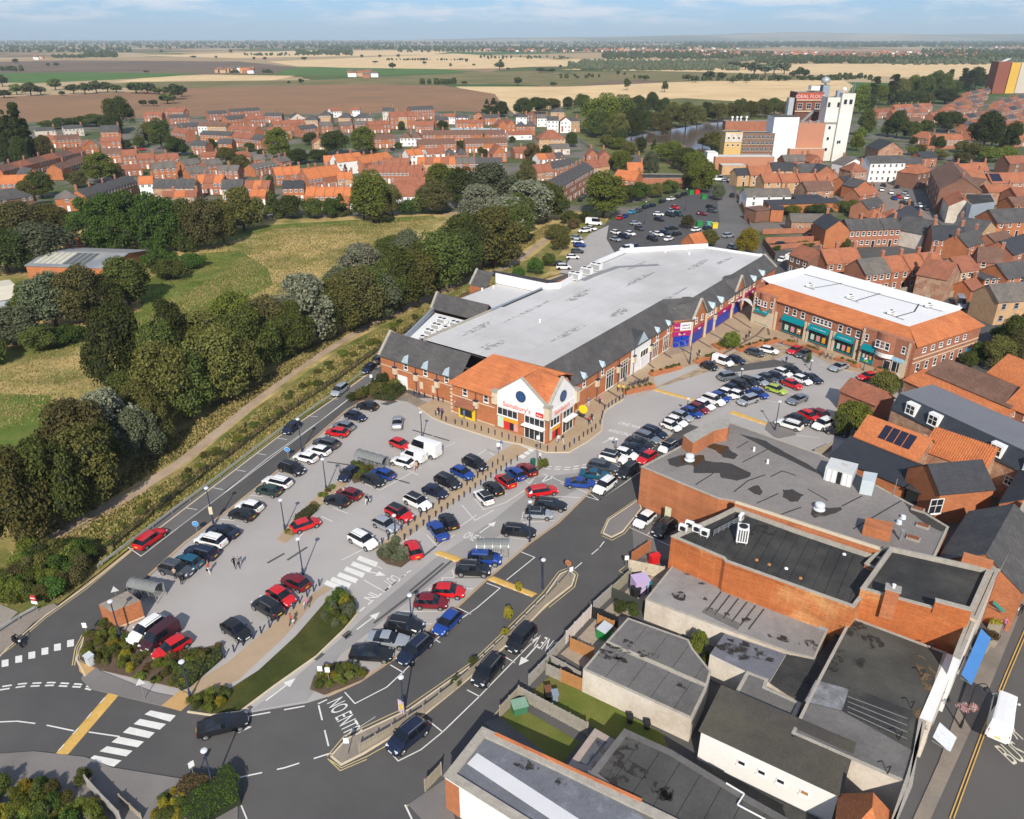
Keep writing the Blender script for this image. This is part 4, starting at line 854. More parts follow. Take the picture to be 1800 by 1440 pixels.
# ================================================================ THE TEAL SHOP BUILDING
O2=Vector((77.4,136.5,0));cC=math.radians(121.8);C1=Vector((math.cos(cC),math.sin(cC),0));D1=Vector((C1.y,-C1.x,0))
F2,S2=cC+math.pi,math.atan2(D1.y,D1.x)
def V2(c,d,z=0):p=O2+C1*c+D1*d;return(p.x,p.y,z)
def L2(c,d,z=0):p=C1*c+D1*d;return(p.x,p.y,z)
sh=thing('shop_building','two storey brick shop building with teal fascias, orange tiled eaves and white flat roof','shop building',V2(0,0),world=True)
b=MB()
def vq(c0,d0,c1,d1,z0,z1):b.face([V2(c0,d0,z0),V2(c1,d1,z0),V2(c1,d1,z1),V2(c0,d0,z1)])
vq(40,0,0,0,0,7);vq(0,0,0,22.5,0,7);vq(0,22.5,42,22.5,0,7);vq(42,22.5,40,0,0,8.8)
for c0,c1 in((.6,11),(33.5,39.6)):vq(c1,-.6,c0,-.6,0,7.5);vq(c1,1.5,c1,-.6,0,7.5);vq(c0,-.6,c0,1.5,0,7.5);b.face([V2(c1,-.6,7.5),V2(c0,-.6,7.5),V2(c0,1.5,7.5),V2(c1,1.5,7.5)])
for c0,c1 in((3.8,8.0),(35,38)):
    pr=[c0+(c1-c0)*k/6 for k in range(7)];bow=[-.6-.75*math.sin(math.pi*k/6)for k in range(7)]
    for k in range(6):b.face([V2(pr[k+1],bow[k+1],3.9),V2(pr[k],bow[k],3.9),V2(pr[k],bow[k],7.7),V2(pr[k+1],bow[k+1],7.7)])
    b.face([V2(pr[k],bow[k],7.7)for k in range(7)])
b.build('wall',BRICK,sh)
b=MB()
for c0,c1 in((.6,11),(33.5,39.6)):
    for x in(c0+.25,c1-.25):
        for k in range(19):b.box(V2(x,-.62,.2+k*.38),.5 if k%2 else .36,.2,.3,F2)
for p,q in(((.0,-.05),(0,22.4)),):
    for z in(3.3,4.2):b.beam(V2(-.05,0,z),V2(-.05,22.4,z),.1,.22)
for c0,c1 in((33.4,39.6),(.6,2.0)):b.box(V2((c0+c1)/2,-.68,0),(c1-c0),.1,3.6,F2)
b.build('stone_dressing',STONE,sh)
for c in(33.2,25,24.2,18.4,17.6,12.2):b=MB();b.box(V2(c,-.1,0),.5,.24,4.3,F2);b.build('stone_pier',STONE,sh)
b=MB();ez,rz2=6.9,9.1
slab(b,[V2(33.4,-.5,ez),V2(11,-.5,ez),V2(11,3,rz2),V2(33.4,3,rz2)]);slab(b,[V2(11,.4,7.4),V2(-.5,.4,6.9),V2(4,3,rz2),V2(11,3,rz2)]);slab(b,[V2(-.5,-.3,ez),V2(-.5,23,ez),V2(4,20.5,rz2+.3),V2(4,3,rz2)]);slab(b,[V2(40.4,.6,7.4),V2(33.4,.6,7.4),V2(33.4,3,rz2),V2(38.5,3,rz2)])
b.build('tiled_roof',TILEO,sh)
b=MB();b.face([V2(4,3,9.0),V2(4,20.6,9.0),V2(41.5,18.5,9.0),V2(38.5,3,9.0)]);b.build('roof_deck',MEMBW,sh)
b=MB();slab(b,[V2(4,18.6,9.02),V2(4,21,9.9),V2(42,21,9.9),V2(41.5,16.7,9.02)],.2);slab(b,[V2(41.6,18,9.9),V2(40.6,2.5,9.9),V2(38.5,3,9.02),V2(40,16.8,9.02)],.2);b.build('white_parapet',MEMBW,sh)
b=MB()
for q in([(9,6),(9,12.5),(11.5,18)],[(7,6),(12,6.5)],[(20,8.5),(20.5,18)],[(19,8),(22,8.3)],[(31,8),(30,17.5)],[(30,7.6),(33,7.8)],[(6,17.6),(40,16)]):b.strip([V2(*p)[:2]for p in q],.3,9.02)
b.build('cable_tray',BLACK,sh)
for c,d in((10.5,6.8),(21.6,8.8),(31.8,8.2),(9,17.5)):acunit(sh,L2(c,d,9.0),S2,1.6,.8,.7,1)
def shopbay(c0,c1,d=-.02,name=None,awn=True,glass=GLASS,z1=3.3):
    m=(c0+c1)/2;wd=abs(c1-c0)
    addwin(sh,L2(m,d,.55),F2,wd,z1-.6,'shoplow',frame=TEAL,glass=glass,name='shop_window')
    b=MB();n=D1*-1
    slab(b,[V2(c1,d-.75,z1),V2(c0,d-.75,z1),V2(c0,d-.05,z1+1.05),V2(c1,d-.05,z1+1.05)],.1);b.build('teal_fascia',TEAL,sh)
    if name:
        text(name,sh,L2(m,d-.52,z1+.38),F2,min(wd*.72,3.6),.5,WHITE,tilt=math.radians(34),ext=.03)
    for k,f in enumerate((.22,.5,.78)):
        b=MB();b.box(V2(c0+(c1-c0)*f,d-.08,1.0),wd*.16,.03,1.2,F2);b.build('poster',(POST[0],POST[4],POST[2])[k],sh)
shopbay(25.2,31.2);shopbay(18.8,24,name='Poundland');shopbay(12.8,17.2,name='Poundland');shopbay(34.6,38.4,-.62,name='Poundland')
shopbay(7.6,10.4,-.62)
b=MB();b.box(V2(9.0,-.72,.5),2.7,.08,.9,F2);b.build('stall_riser',TEAL,sh);b=MB();b.box(V2(9,-.78,.7),1.0,.04,.35,F2);b.build('notice',M('lime notice',(.3,.55,.1),.5),sh)
b=MB();pr=[3.6+4*k/6 for k in range(7)]
for k in range(6):b.face([V2(pr[k+1],-.65-.8*math.sin(math.pi*(k+1)/6),3.0),V2(pr[k],-.65-.8*math.sin(math.pi*k/6),3.0),V2(pr[k],-.65-.8*math.sin(math.pi*k/6),3.9),V2(pr[k+1],-.65-.8*math.sin(math.pi*(k+1)/6),3.9)])
b.build('curved_fascia',WHITER,sh)
put('door',doormesh(1.3,2.3,GLASS),sh,L2(4.6,-.6,.1),F2)
addwin(sh,L2(2.5,-.62,.6),F2,2.2,2.3,'shoplow',name='shop_window');b=MB();b.box(V2(2.5,-.72,2.95),2.5,.14,.75,F2);b.build('fascia',M('pale blue fascia',(.35,.6,.72),.5,.2,2,4),sh)
for c,d in((30.6,0),(28.4,0),(26.2,0),(16.6,0),(14.6,0),(12.4,0)):addwin(sh,L2(c,d,4.75),F2,1.0,1.45,'sash')
for k in range(5):addwin(sh,L2(23.2-k*1.0,0,4.85),F2,.85,1.2,'sash')
for k in range(3):addwin(sh,L2(7.0-k*1.05,-1.3,4.7),F2,.95,1.5,'sash');addwin(sh,L2(37.4-k*.9,-1.25,4.9),F2,.8,1.3,'sash')
for c in(10,1.9,34.3,38.9):addwin(sh,L2(c,-.6,4.9),F2,.8,1.4,'sash')
for k in range(6):addwin(sh,L2(0,3.2+k*2.75,5.0),S2,1.1,1.0,'sash');addwin(sh,L2(0,2.2+k*2.9,1.2),S2,1.1,1.7,'sash')
b=MB();b.box(V2(-.5,19.6,.1),1.8,.9,2.4,S2);b.build('blue_porch',M('sky blue panel',(.03,.35,.6),.5),sh)
b=MB();p,q=Vector(W(79,-.6,4.3)),Vector(V2(39.8,0,4.3));
for k in range(8):
    t0,t1=k/8,(k+1)/8;z0,z1=3.9+1.1*math.sin(math.pi*t0),3.9+1.1*math.sin(math.pi*t1);d=(q-p);n=Vector((-d.y,d.x,0)).normalized()*.8
    a,c=p+d*t0,p+d*t1;slab(b,[(a.x-n.x,a.y-n.y,z0),(c.x-n.x,c.y-n.y,z1),(c.x+n.x,c.y+n.y,z1),(a.x+n.x,a.y+n.y,z0)],.12)
m=b.mesh('canopy',M('pale canopy sheet',(.6,.6,.58),.5));single('arched_canopy',m,'pale arched canopy bridging the alley between supermarket and teal shop building','canopy')
# ================================================================ FLAT-ROOFED BLOCKS AND YARDS BEHIND THE HIGH STREET
def bl(name,px,z,mat,thick=.03,par=None):
    b=MB();b.prism(GP(px,z),z,z+thick);return b
def stains(t,spots,z,mat=STAIN,nm='stain',dz=.03):
    """damp patches lying on a roof: (u, v, rx, ry, turn)"""
    for i,(u,v,rx,ry,a)in enumerate(spots):
        p=G(u,v,z);b=MB();pts=blob((p.x,p.y),rx,ry,a,20,.3,int(u*7+v));b.face([(x,y,z+dz)for x,y in ccw(pts)]);b.build(nm,mat,t)
def lump(t,name,p,prof,mat,n=12):
    b=MB();b.lathe(prof,p,n);return b.build(name,mat,t,smooth=.7)
Z1=6.3
P1=[(1127,820),(1205,779),(1285,742),(1440,797),(1545,855),(1600,885),(1668,926),(1634,1000),(1545,962),(1400,915),(1288,880),(1262,876)]
b1=flat('workshop_block','big flat grey roof with dark puddles over a plain orange brick end wall','building',P1,Z1,M('worn grey asphalt roof',(.245,.225,.21),.9,.16,.12,2.5,c2=(.19,.175,.165),bump=.2),BRICKO,par=.12,cw=.25)
zd=Z1-.12
for q in([(1174,808),(1195,800),(1215,801),(1236,800),(1240,810),(1285,815),(1320,832),(1318,838),(1296,845),(1268,840),(1265,832),(1220,832),(1218,818),(1205,818),(1190,821),(1176,816)],[(1240,785),(1255,780),(1280,784),(1285,793),(1297,800),(1290,808),(1272,804),(1258,792)],[(1313,860),(1332,852),(1342,864),(1338,871),(1326,868)],[(1376,862),(1392,860),(1412,870),(1402,882),(1388,882),(1377,874)],[(1425,905),(1430,890),(1448,892),(1480,892),(1478,898),(1450,908),(1432,910)],[(1300,763),(1345,775),(1380,795),(1420,815),(1460,840),(1455,842),(1400,815),(1340,785)],[(1585,875),(1630,900),(1665,926),(1655,935),(1625,920),(1600,900)]):
    p=GP(q,zd);n=len(p);pts=[]
    for i in range(n):
        a,c=p[i],p[(i+1)%n]
        for k in range(3):x=a.lerp(c,k/3);pts.append((x.x+.22*mnoise.noise(x*1.7),x.y+.22*mnoise.noise(x*1.9+Vector((5,1,0)))))
    b=MB();b.face([(x,y,zd+.012)for x,y in ccw(pts)]);b.build('puddle',PUDDLE,b1)
for q in([(1223,852),(1250,835),(1256,830)],[(1305,813),(1355,787)],[(1330,885),(1368,868)],[(1290,865),(1315,845),(1345,835)],[(1355,838),(1375,828),(1398,836)],[(1420,860),(1455,880)],[(1372,905),(1408,892)],[(1480,890),(1515,872)],[(1295,788),(1315,776)],[(1500,930),(1585,880)]):
    b=MB();b.strip(GP(q,zd),.14,zd-.02,zt=zd+.05);b.build('felt_lap',FELTD,b1)
def cowl(u,v,z,t,s=1.0):
    p=G(u,v,z);lump(t,'roof_cowl',p,[(.75*s,0),(.7*s,.12*s),(.5*s,.16*s),(.5*s,.42*s),(.62*s,.46*s),(.66*s,.62*s),(.58*s,.8*s),(.3*s,.9*s)],M('pale cowl metal',(.62,.66,.68),.35,.06,spec=.5),14)
cowl(1212,808,zd,b1);cowl(1440,895,zd,b1);cowl(1470,957,zd,b1,.5);cowl(1587,911,zd,b1,.5);cowl(1580,920,zd,b1,.5)
for u,v in((1325,793),(1349,815)):lump(b1,'vent_stub',G(u,v,zd),[(.18,0),(.16,.6),(.05,.7)],WHITE,8)
for u,v in((1613,897),(1622,926),(1605,948)):
    p=G(u,v,zd);b=MB();b.box(p,1.5,.9,.25,math.radians(-36));o=b.build('rooflight',CONC,b1);b=MB();b.box((p.x,p.y,zd+.25),1.2,.6,.1,math.radians(-36));b.build('rusty_lid',M('rusted sheet',(.22,.07,.03),.9,.3,2,6),o,origin=tuple(b1.matrix_world.translation))
def plantbox(px,z,h,t,nm,mats,label_p=None):
    P=ccw(GP(px,z));b=MB();b.prism(P,z,z+h);o=b.build(nm,mats[0],t)
    return o,P
o,P=plantbox([(1447,843),(1456,826),(1504,838),(1495,857)],zd,2.0,b1,'plant_room',[M('pale rusty cladding',(.56,.57,.55),.6,.12,.7,4,c2=(.4,.3,.24),k2=(.6,.75))])
for f0,f1,m in((.08,.22,WHITE),(.28,.42,WHITE),(.46,.62,BLACK),(.66,.8,WHITE),(.83,.97,WHITE)):
    a,c=G(1447,843,zd),G(1495,857,zd);p,q=a.lerp(c,f0),a.lerp(c,f1);dn=Vector((c.y-a.y,a.x-c.x,0)).normalized()*.05
    b=MB();b.face([p+dn,q+dn,q+dn+Vector((0,0,1.8)),p+dn+Vector((0,0,1.8))]);b.build('door_panel',m,b1)
o,P=plantbox([(1510,868),(1513,852),(1537,856),(1532,872)],zd,2.1,b1,'water_tank',[M('pale blue tank',(.5,.56,.58),.5,.08,.8,4)])
o,P=plantbox([(1508,966),(1512,952),(1560,962),(1556,980)],zd-2.2,3.6,b1,'lift_shaft',[BRICKO])
b=MB();b.tube(G(1570,872,zd),tuple(Vector(G(1570,872,zd))+Vector((0,0,2.6))),.05);b.build('aerial_pole',STEEL,b1)
lump(b1,'flue',G(1582,950,zd),[(.14,0),(.14,1.2),(.26,1.25),(.26,1.5),(.05,1.6)],STEEL,8)
b=MB();p=G(1175,896,2.2);q=G(1125,885,0);r2=G(1245,936,0);d=(r2-q).normalized();n=Vector((d.y,-d.x,0));c=G(1174,903,2.0);b.box((c.x,c.y,1.4),.9,.1,1.6,math.atan2(d.y,d.x));b.build('wall_notice',M('pale wall notice',(.6,.58,.4),.6,.2,3,6),b1)
flat('brick_hut','long low brick hut with a green door at the big grey roof corner','hut',[(1201,765),(1258,736),(1279,728),(1284,741),(1280,752),(1256,757),(1218,779)],Z1+2.0,CONC,BRICKO,base=Z1-2.5,par=0)
hut=bpy.data.objects['brick_hut']
for u,v,w2,mt,nm in((1221,800,1.0,M('green door paint',(.01,.25,.16),.5),'green_door'),(1268,768,.9,WHITE,'white_door')):
    p=G(u,v-11,Z1-.1);b=MB();b.box((p.x,p.y,Z1-.1),w2,.5,1.9,math.radians(54));b.build(nm,mt,hut)
Z2=7.2
P2=[(1180,942),(1270,980),(1275,986),(1502,1067),(1524,1040),(1565,985),(1400,930),(1290,892),(1256,905),(1300,925),(1282,945),(1245,930),(1210,920)]
b2=flat('brick_store_block','dark felt roof with white condensers behind a bright orange brick wall','building',[(1180,942),(1270,980),(1275,986),(1502,1067),(1565,985),(1400,930),(1292,891),(1262,906)],Z2,FELTD,BRICKW,par=.45,cw=.35,strips=(math.radians(-33),1.25))
zz=Z2-.42
for i,(u,v)in enumerate(((1200,936),(1211,930),(1224,937),(1238,944))):
    p=G(u,v,zz);o=acunit(b2,tuple(p-b2.matrix_world.translation),math.radians(-33),1.0,.5,.85,0);b=MB();b.tube((0,-.26,.68),(0,-.28,.68),.33,None,14);put('fan',b.mesh('fan',BLACK),o)
p=G(1303,952,zz);o=acunit(b2,tuple(p-b2.matrix_world.translation),math.radians(-15),1.3,1.3,1.9,1,'tall_condenser')
p=G(1302,916,zz);acunit(b2,tuple(p-b2.matrix_world.translation),math.radians(50),.9,.4,.8,0)
stains(b2,[(1312,935,1.0,.7,0),(1344,932,1.5,.9,-.5)],zz)
for u,v in((1382,1000),(1330,985),(1484,975),(1407,1017),(1352,993)):lump(b2,'roof_outlet',G(u,v,zz),[(.22,0),(.2,.12),(.05,.2)],(WHITE if u in(1382,1484)else WOODO),8)
b=MB();a,c=G(1254,942,zz),G(1306,915,zz)
for k in range(3):b.beam(a+Vector((0,0,.3+k*.25)),c+Vector((0,0,.3+k*.25)),.06)
for k in range(7):x=a.lerp(c,k/6);b.beam(x,x+Vector((0,0,.85)),.06)
b.build('safety_rail',STEEL,b2)
b=MB();a,c=Vector(G(1292,889,Z2)),Vector(G(1545,972,Z2));d=(c-a).normalized();n=Vector((-d.y,d.x,0))*.2;b.prism([(x.x,x.y)for x in(a-n,c-n,c+n,a+n)],Z2-.4,Z2+.5);b.build('party_wall',BRICKO,b2)
b=MB();b.beam(a+Vector((0,0,.55)),c+Vector((0,0,.55)),.5,.12);b.build('coping',STONE,b2)
Z3=3.0
b3=flat('rear_store','pale felt roof with rust spots between orange wall and cream side wall','building',[(1183,993),(1270,1033),(1455,1108),(1432,1158),(1385,1146),(1135,1053)],Z3,FELTL,RENDER,par=.05,cw=.2)
stains(b3,[(1194,1048,.9,.7,0),(1238,1052,.8,.35,-.4),(1252,1070,.55,.45,0),(1214,1010,1.0,.3,-.4),(1278,1080,.3,.3,0),(1311,1090,.5,.4,0),(1372,1122,1.2,.5,-.4),(1432,1136,1.0,.8,-.4),(1400,1130,.35,.3,0),(1234,1026,.4,.25,0)],Z3-.05)
for k in range(6):
    a,c=G(1268+k*15,1040+k*6.2,Z3),G(1241+k*15,1075+k*6.2,Z3);b=MB();b.strip([a,c],.1,Z3-.06,zt=Z3+.03);b.build('felt_lap',FELTD,b3)
b=MB();a,c=G(1184,994,Z3),G(1455,1108,Z3);b.beam(a+Vector((0,0,.12)),c+Vector((0,0,.12)),.35,.3);b.build('flashing',LEAD,b3)
b=MB();b.strip(GP([(1238,1072),(1300,1102)],Z3),1.1,Z3-.02,zt=Z3+.02);b.build('felt_patch',FELTG,b3)
Z4=3.1
b4=flat('long_store','long grey felt roof over a stained cream wall beside the narrow garden','building',[(1025,1176),(1064,1130),(1150,1166),(1243,1207),(1216,1263)],Z4,FELTG,RENDER,par=.03,cw=.2,strips=(math.radians(-36),2.4))
stains(b4,[(1092,1160,.7,.35,-.4),(1203,1207,.7,.35,-.4),(1068,1151,1.4,.6,-.5),(1083,1136,1.0,.5,-.5)],Z4-.0)
b4b=flat('long_store','grey felt roof with black tar spots next to the leafy courtyard','building',[(1066,1128),(1104,1086),(1210,1124),(1218,1140),(1250,1180),(1243,1205),(1150,1164)],Z4+.1,FELTG,RENDER,par=.03,cw=.2,strips=(math.radians(-36),2.4))
stains(b4b,[(1107,1132,.45,.9,.7),(1133,1150,.7,.5,0),(1147,1154,.6,.4,0),(1098,1165-22,.9,.4,-.4)],Z4+.1)
b5=flat('sheet_roofed_store','glossy blue grey sheet roof stained dark, beside the leafy courtyard','building',[(1248,1150),(1274,1114),(1382,1150),(1352,1200)],3.2,FELTB,RENDER,par=.02)
stains(b5,[(1292,1145,2.0,.9,-.5),(1338,1152,1.3,.7,-.4),(1300,1130,1.2,.4,-.5)],3.21)
b6=flat('link_block','small dark slab roof stepped between sheet roof and big felt roof','building',[(1352,1200),(1382,1150),(1432,1160),(1480,1100),(1497,1090),(1410,1235),(1385,1222)],3.0,FELTD,RENDER,par=.02,strips=(math.radians(54),1.4))
b7=flat('white_outbuilding','small white outbuilding with two windows and a black door','outbuilding',[(1291,1220),(1313,1180),(1350,1194),(1346,1208),(1408,1236),(1393,1268)],3.3,FELTG,WHITER,par=.03)
a,c=G(1291,1220,3.3),G(1393,1268,3.3);a.z=c.z=0;d=(c-a).normalized();an=math.atan2(d.y,d.x);og=b7.matrix_world.translation
for f in(.32,.8):p=a.lerp(c,f)-og;addwin(b7,(p.x,p.y,1.3),an,1.5,1.1,'plain',glass=M('pale green glass',(.25,.36,.36),.2,.2,1,3))
p=a.lerp(c,.56)-og;put('door',doormesh(1.2,2.0),b7,(p.x,p.y,.4),an)
Z6=4.5
b8=flat('street_block','largest dark green grey felt roof, patched and puddle stained, by the street','building',[(1496,1084),(1664,1147),(1650,1190),(1596,1377),(1392,1288),(1440,1190)],Z6,M('mossy dark felt',(.058,.057,.05),.9,.25,.25,5,c2=(.08,.078,.068),bump=.2),RENDER,par=.08,cw=.25,strips=(math.radians(54),2.1))
stains(b8,[(1508,1098,.8,.8,0),(1495,1110,.9,.9,0),(1533,1128,1.2,1.0,0),(1476,1143,.5,.3,0),(1469,1160,.7,.7,0),(1464,1172,.8,.6,0),(1513,1165,.9,.7,0),(1553,1250,.9,1.0,0),(1550,1318,1.2,1.1,0),(1455,1305,1.0,.7,0),(1500,1232,1.4,.6,-.4),(1405,1290,.7,.4,0),(1545,1275,.6,.4,0)],Z6-.05)
stains(b8,[(1632,1190,.9,3.2,-.2),(1620,1265,.5,1.6,-.2)],Z6-.05,ragged(M('rusty moss',(.16,.105,.055),.95,.4,1.5,6)),'moss')
b=MB();b.prism(GP([(1434,1195),(1494,1212),(1480,1248),(1415,1232)],Z6),Z6-.07,Z6-.015);b.build('bare_patch',M('silvery worn felt',(.25,.255,.27),.8,.3,.8,4,c2=(.13,.13,.135)),b8)
b=MB();b.prism(GP([(1494,1206),(1605,1250),(1590,1300),(1480,1250)],Z6),Z6-.07,Z6-.012);b.build('dark_patch',FELTD,b8)
b=MB();b.prism(GP([(1425,1236),(1480,1250),(1605,1320),(1596,1372),(1394,1287)],Z6),Z6-.07,Z6-.014);b.build('pale_patch',FELTG,b8)
for k in range(4):b=MB();b.strip(GP([(1490,1224+k*9),(1595,1263+k*12)],Z6),.08,Z6-.01);b.build('felt_lap',FELTL,b8)
for u,v in((1635,1143),(1620,1190),(1602,1245),(1580,1300),(1560,1360)):b=MB();p=G(u,v,Z6);b.tube(p,p+Vector((.1,0,.9)),.05,n=6);b.tube(p+Vector((.1,0,.9)),p+Vector((-.35,-.2,1.0)),.05,n=6);b.build('vent_pipe',BLACK,b8)
b9=flat('shop_front_strip','narrow cream parapet top of the shop fronts above the street pavement','shopfront',[(1665,1148),(1684,1155),(1638,1270),(1616,1262)],4.55,WHITER,RENDER,par=.02)
b9b=flat('shop_front_strip','long thin cream shop parapet running down beside the pavement','shopfront',[(1616,1264),(1628,1268),(1602,1360),(1575,1440),(1540,1560),(1522,1550),(1597,1378)],4.7,RENDER,WHITER,par=.1)
e0,e1=G(1233,1284,4.0),G(1474,1396,4.0)
hpx('white_walled_store','long mossy dark roof over a white wall with small square windows','building',(1233,1284),(1474,1396),4.0,5.6,.5,style='mono',wall=WHITER,roof=M('mossy brown felt',(.085,.078,.06),.95,.25,.3,5,c2=(.06,.055,.05),bump=.2),nwin=0,ov=.2)
t=bpy.data.objects['white_walled_store'];wd=(e1-e0).length
for f in(.33,.48,.62,.79):addwin(t,(-wd/2+wd*f,0,2.1),0,.75,.6,'plain',glass=(GLASS if f<.7 else WOODO))
b=MB();b.box((-wd*.02,-1.2,0),wd*.99,2.0,.5,0);put('plinth_roof',b.mesh('plinth_roof',FELTD),t)
Z8=4.0
b10=flat('foreground_flat_block','broad dark green grey flat roof with white pipe rail, bottom of the scene','building',[(1098,1282),(1180,1319),(1310,1398),(1420,1460),(1380,1560),(1145,1445),(1037,1360)],Z8,M('dark slab felt',(.068,.067,.063),.9,.2,.25,5,c2=(.09,.088,.082),bump=.2),RENDER,par=.12,cw=.5,cop=FELTG,strips=(math.radians(-36),1.9))
stains(b10,[(1098,1308,1.0,.8,0),(1093,1340,2.4,.8,-.6),(1070,1362,1.5,.9,-.5),(1163,1390,1.0,.8,.6),(1168,1398,.6,.7,0)],Z8-.08)
b=MB();c=[G(1276,1378,Z8),G(1308,1397,Z8),G(1296,1416,Z8),G(1345,1442,Z8)]
for p,q in zip(c,c[1:]):b.beam(p+Vector((0,0,.1)),q+Vector((0,0,.1)),.1)
b.build('pipe_run',WHITE,b10)
b11=flat('lean_to','small blue grey lean-to roof with a pale tiled kerb by the garden','lean-to',[(1046,1282),(1083,1303),(1037,1357),(1000,1345)],2.6,M('smooth grey sheet',(.10,.105,.115),.6,.15,.4,3),RENDER,par=.1,cw=.55,cop=M('pinkish coping slabs',(.37,.3,.26),.9,.1,.8,4))
b=MB();p=G(1035,1368,2.6);b.tube(p,p+Vector((0,0,.9)),.1);b.build('white_pipe',WHITE,b11)
ZA=4.2
b12=flat('blue_grey_roofed_block','streaky blue grey roof with one broad white strip, by the lane corner','building',[(848,1279),(985,1342),(1130,1412),(1260,1475),(1230,1600),(1000,1500),(782,1363)],ZA,FELTB,WHITER,par=.25,cw=.7,cop=COPING)
b=MB();a,c=G(830,1330,ZA),G(1090,1500,ZA);b.strip([a,c],1.35,ZA-.26,zt=ZA-.2);b.build('white_roof_strip',M('white roof strip',(.62,.62,.63),.6,.05),b12)
stains(b12,[(921,1343,1.1,.55,-.3),(985,1375,.5,.35,0)],ZA-.25)
b=MB();a,c=G(870,1290,ZA),G(1128,1408,ZA);b.strip([a,c],.28,ZA+.0,zt=ZA+.08);b.build('tile_edging',TILEO,b12)
b=MB();a,c=G(782,1363,ZA),G(1000,1500,ZA);d=(c-a).normalized();n=Vector((d.y,-d.x,0));a0=a+n*.03;b.face([(a0.x,a0.y,0),*[(a0+d*1.5)[:2]+(0,)],*[(a0+d*1.5)[:2]+(3.8,)],(a0.x,a0.y,3.8)]);b.build('brick_pier',BRICKO,b12)
hpx('corner_shop','orange hipped roof tip peeping in at the bottom edge near the street','house',(1470,1490),(1560,1525),4,5,3.4,style='hip',roof=TILEO,wall=BUFFB,nwin=0)
ZB=8.3
b13=flat('street_brick_block','dark strip-felted roof behind a tall orange brick wall with chimney stack','building',[(1513,1034),(1566,961),(1742,1000),(1704,1086)],ZB,FELTD,BRICKW,par=.5,cw=.35,strips=(math.radians(54),1.5))
b=MB();p=G(1566,1050,ZB);b.box((p.x,p.y,ZB-2.5),1.3,.9,3.6,math.radians(-28));b.box((p.x,p.y,ZB+1.1),1.5,1.1,.15,math.radians(-28),1);b.build('chimney',[BRICKO,CONC],b13)
b=MB();a,c=G(1640,1070,ZB),G(1704,1087,ZB);d=(c-a).normalized();n=Vector((-d.y,d.x,0))*.2;b.prism([(x.x,x.y)for x in(a-n*.2,c-n*.2,c+n*2,a+n*2)],ZB-.5,ZB+.9);b.build('raised_parapet',BRICKW,b13)
b=MB();b.beam((a+n)+Vector((0,0,.96)),(c+n)+Vector((0,0,.96)),.6,.12);b.build('parapet_cap',COPING,b13)
b=MB();a,c=G(1700,1010,ZB),G(1742,1000,ZB);p=G(1690,985,ZB);q=G(1742,1000,ZB);d=(q-p).normalized();n=Vector((-d.y,d.x,0))*.2;b.prism([(x.x,x.y)for x in(p-n,q-n,q+n,p+n)],ZB-.5,ZB+1.0);b.build('raised_parapet',BRICKO,b13)
b=MB();p=G(1566,1050,ZB);p.z=ZB+1.2;b.lathe([(.16,0),(.14,.4),(.2,.45),(.05,.5)],p,8);b.build('chimney_pot',WHITE,b13)
flat('street_brick_block','low brick link roof between lift shaft and street parapet','building',[(1520,990),(1545,966),(1566,961),(1540,1000)],7.4,FELTD,BRICK,par=.3)
for i,(px,z,lab)in enumerate((([(1702,1085),(1716,1088),(1688,1158),(1676,1152)],7.0,'tall white and brick shop front edge below the black awning'),([(1742,1000),(1755,1004),(1718,1088),(1705,1082)],7.5,'pale stone shop front edge with grey gutter above the flower stall'),([(1800,880),(1815,886),(1757,1004),(1744,998)],7.5,'brick and white shop front edge at the upper street'))):
    t=flat('street_shop_front',lab,'shopfront',px,z,CONC,(WHITER,RENDER,BRICK)[i],par=.15)
hpx('slate_roofed_building','steep dark slate roof with a brick wall and white cross window','building',(1653,869),(1748,860),5.0,7,2.6,style='gable',wall=BRICKO,roof=SLATED,nwin=0,ov=.15)
t=bpy.data.objects['slate_roofed_building'];addwin(t,(-4.2,0,1.9),0,2.0,2.4,'cross')
def slate(label,fl,e,w,d,r,roof,ang=-42):
    p=G(*fl,e);a=math.radians(ang);c=p+Vector((math.cos(a),math.sin(a),0))*w/2
    return house('slate_roofed_building',label,'building',(c.x,c.y),a,w,d,e,r,'perp',BRICKO,roof,tier='mid',nwin=0,ov=.1)
slate('slate ridge roof running beside the street above the brick parapet',(1648,985),5.6,8.6,13.5,3.0,SLATE)
slate('second slate ridge roof along the street with white verges',(1757,885),5.6,8.6,13,3.0,SLATED)
slate('third slate ridge roof at the street edge of the view',(1800,822),5.6,9,12,3.0,SLATE)
mz=5.6
e0,e1=G(1567,718,mz),G(1822,842,mz);wd=(e1-e0).length
hpx('mansard_building','long mottled brick building with grey mansard roof and white dormer windows','building',(1567,718),(1822,842),mz,9.5,.4,style='gable',wall=BRICKP,roof=SLATED,nwin=0,ov=.1)
t=bpy.data.objects['mansard_building'];b=MB();x0,x1=-wd/2,wd/2
slab(b,[(x0,-.15,mz),(x1,-.15,mz),(x1,1.0,mz+2.6),(x0,1.0,mz+2.6)]);o=put('mansard_slope',b.mesh('mansard_slope',M('dark blue slates',(.045,.055,.07),.6,.2,.6,6,kind='tile')),t)
b=MB();slab(b,[(x0,1.0,mz+2.6),(x1,1.0,mz+2.6),(x1,8.5,mz+2.75),(x0,8.5,mz+2.75)],.2);put('flat_top',b.mesh('flat_top',M('grey single ply roof',(.17,.175,.19),.6,.1,.3,3)),t)
b=MB();b.face([(x0-.02,0,mz),(x0-.02,9.4,mz),(x0-.02,9,mz+2.6),(x0-.02,1,mz+2.6)]);put('end_gable',b.mesh('end_gable',BRICKP),t)
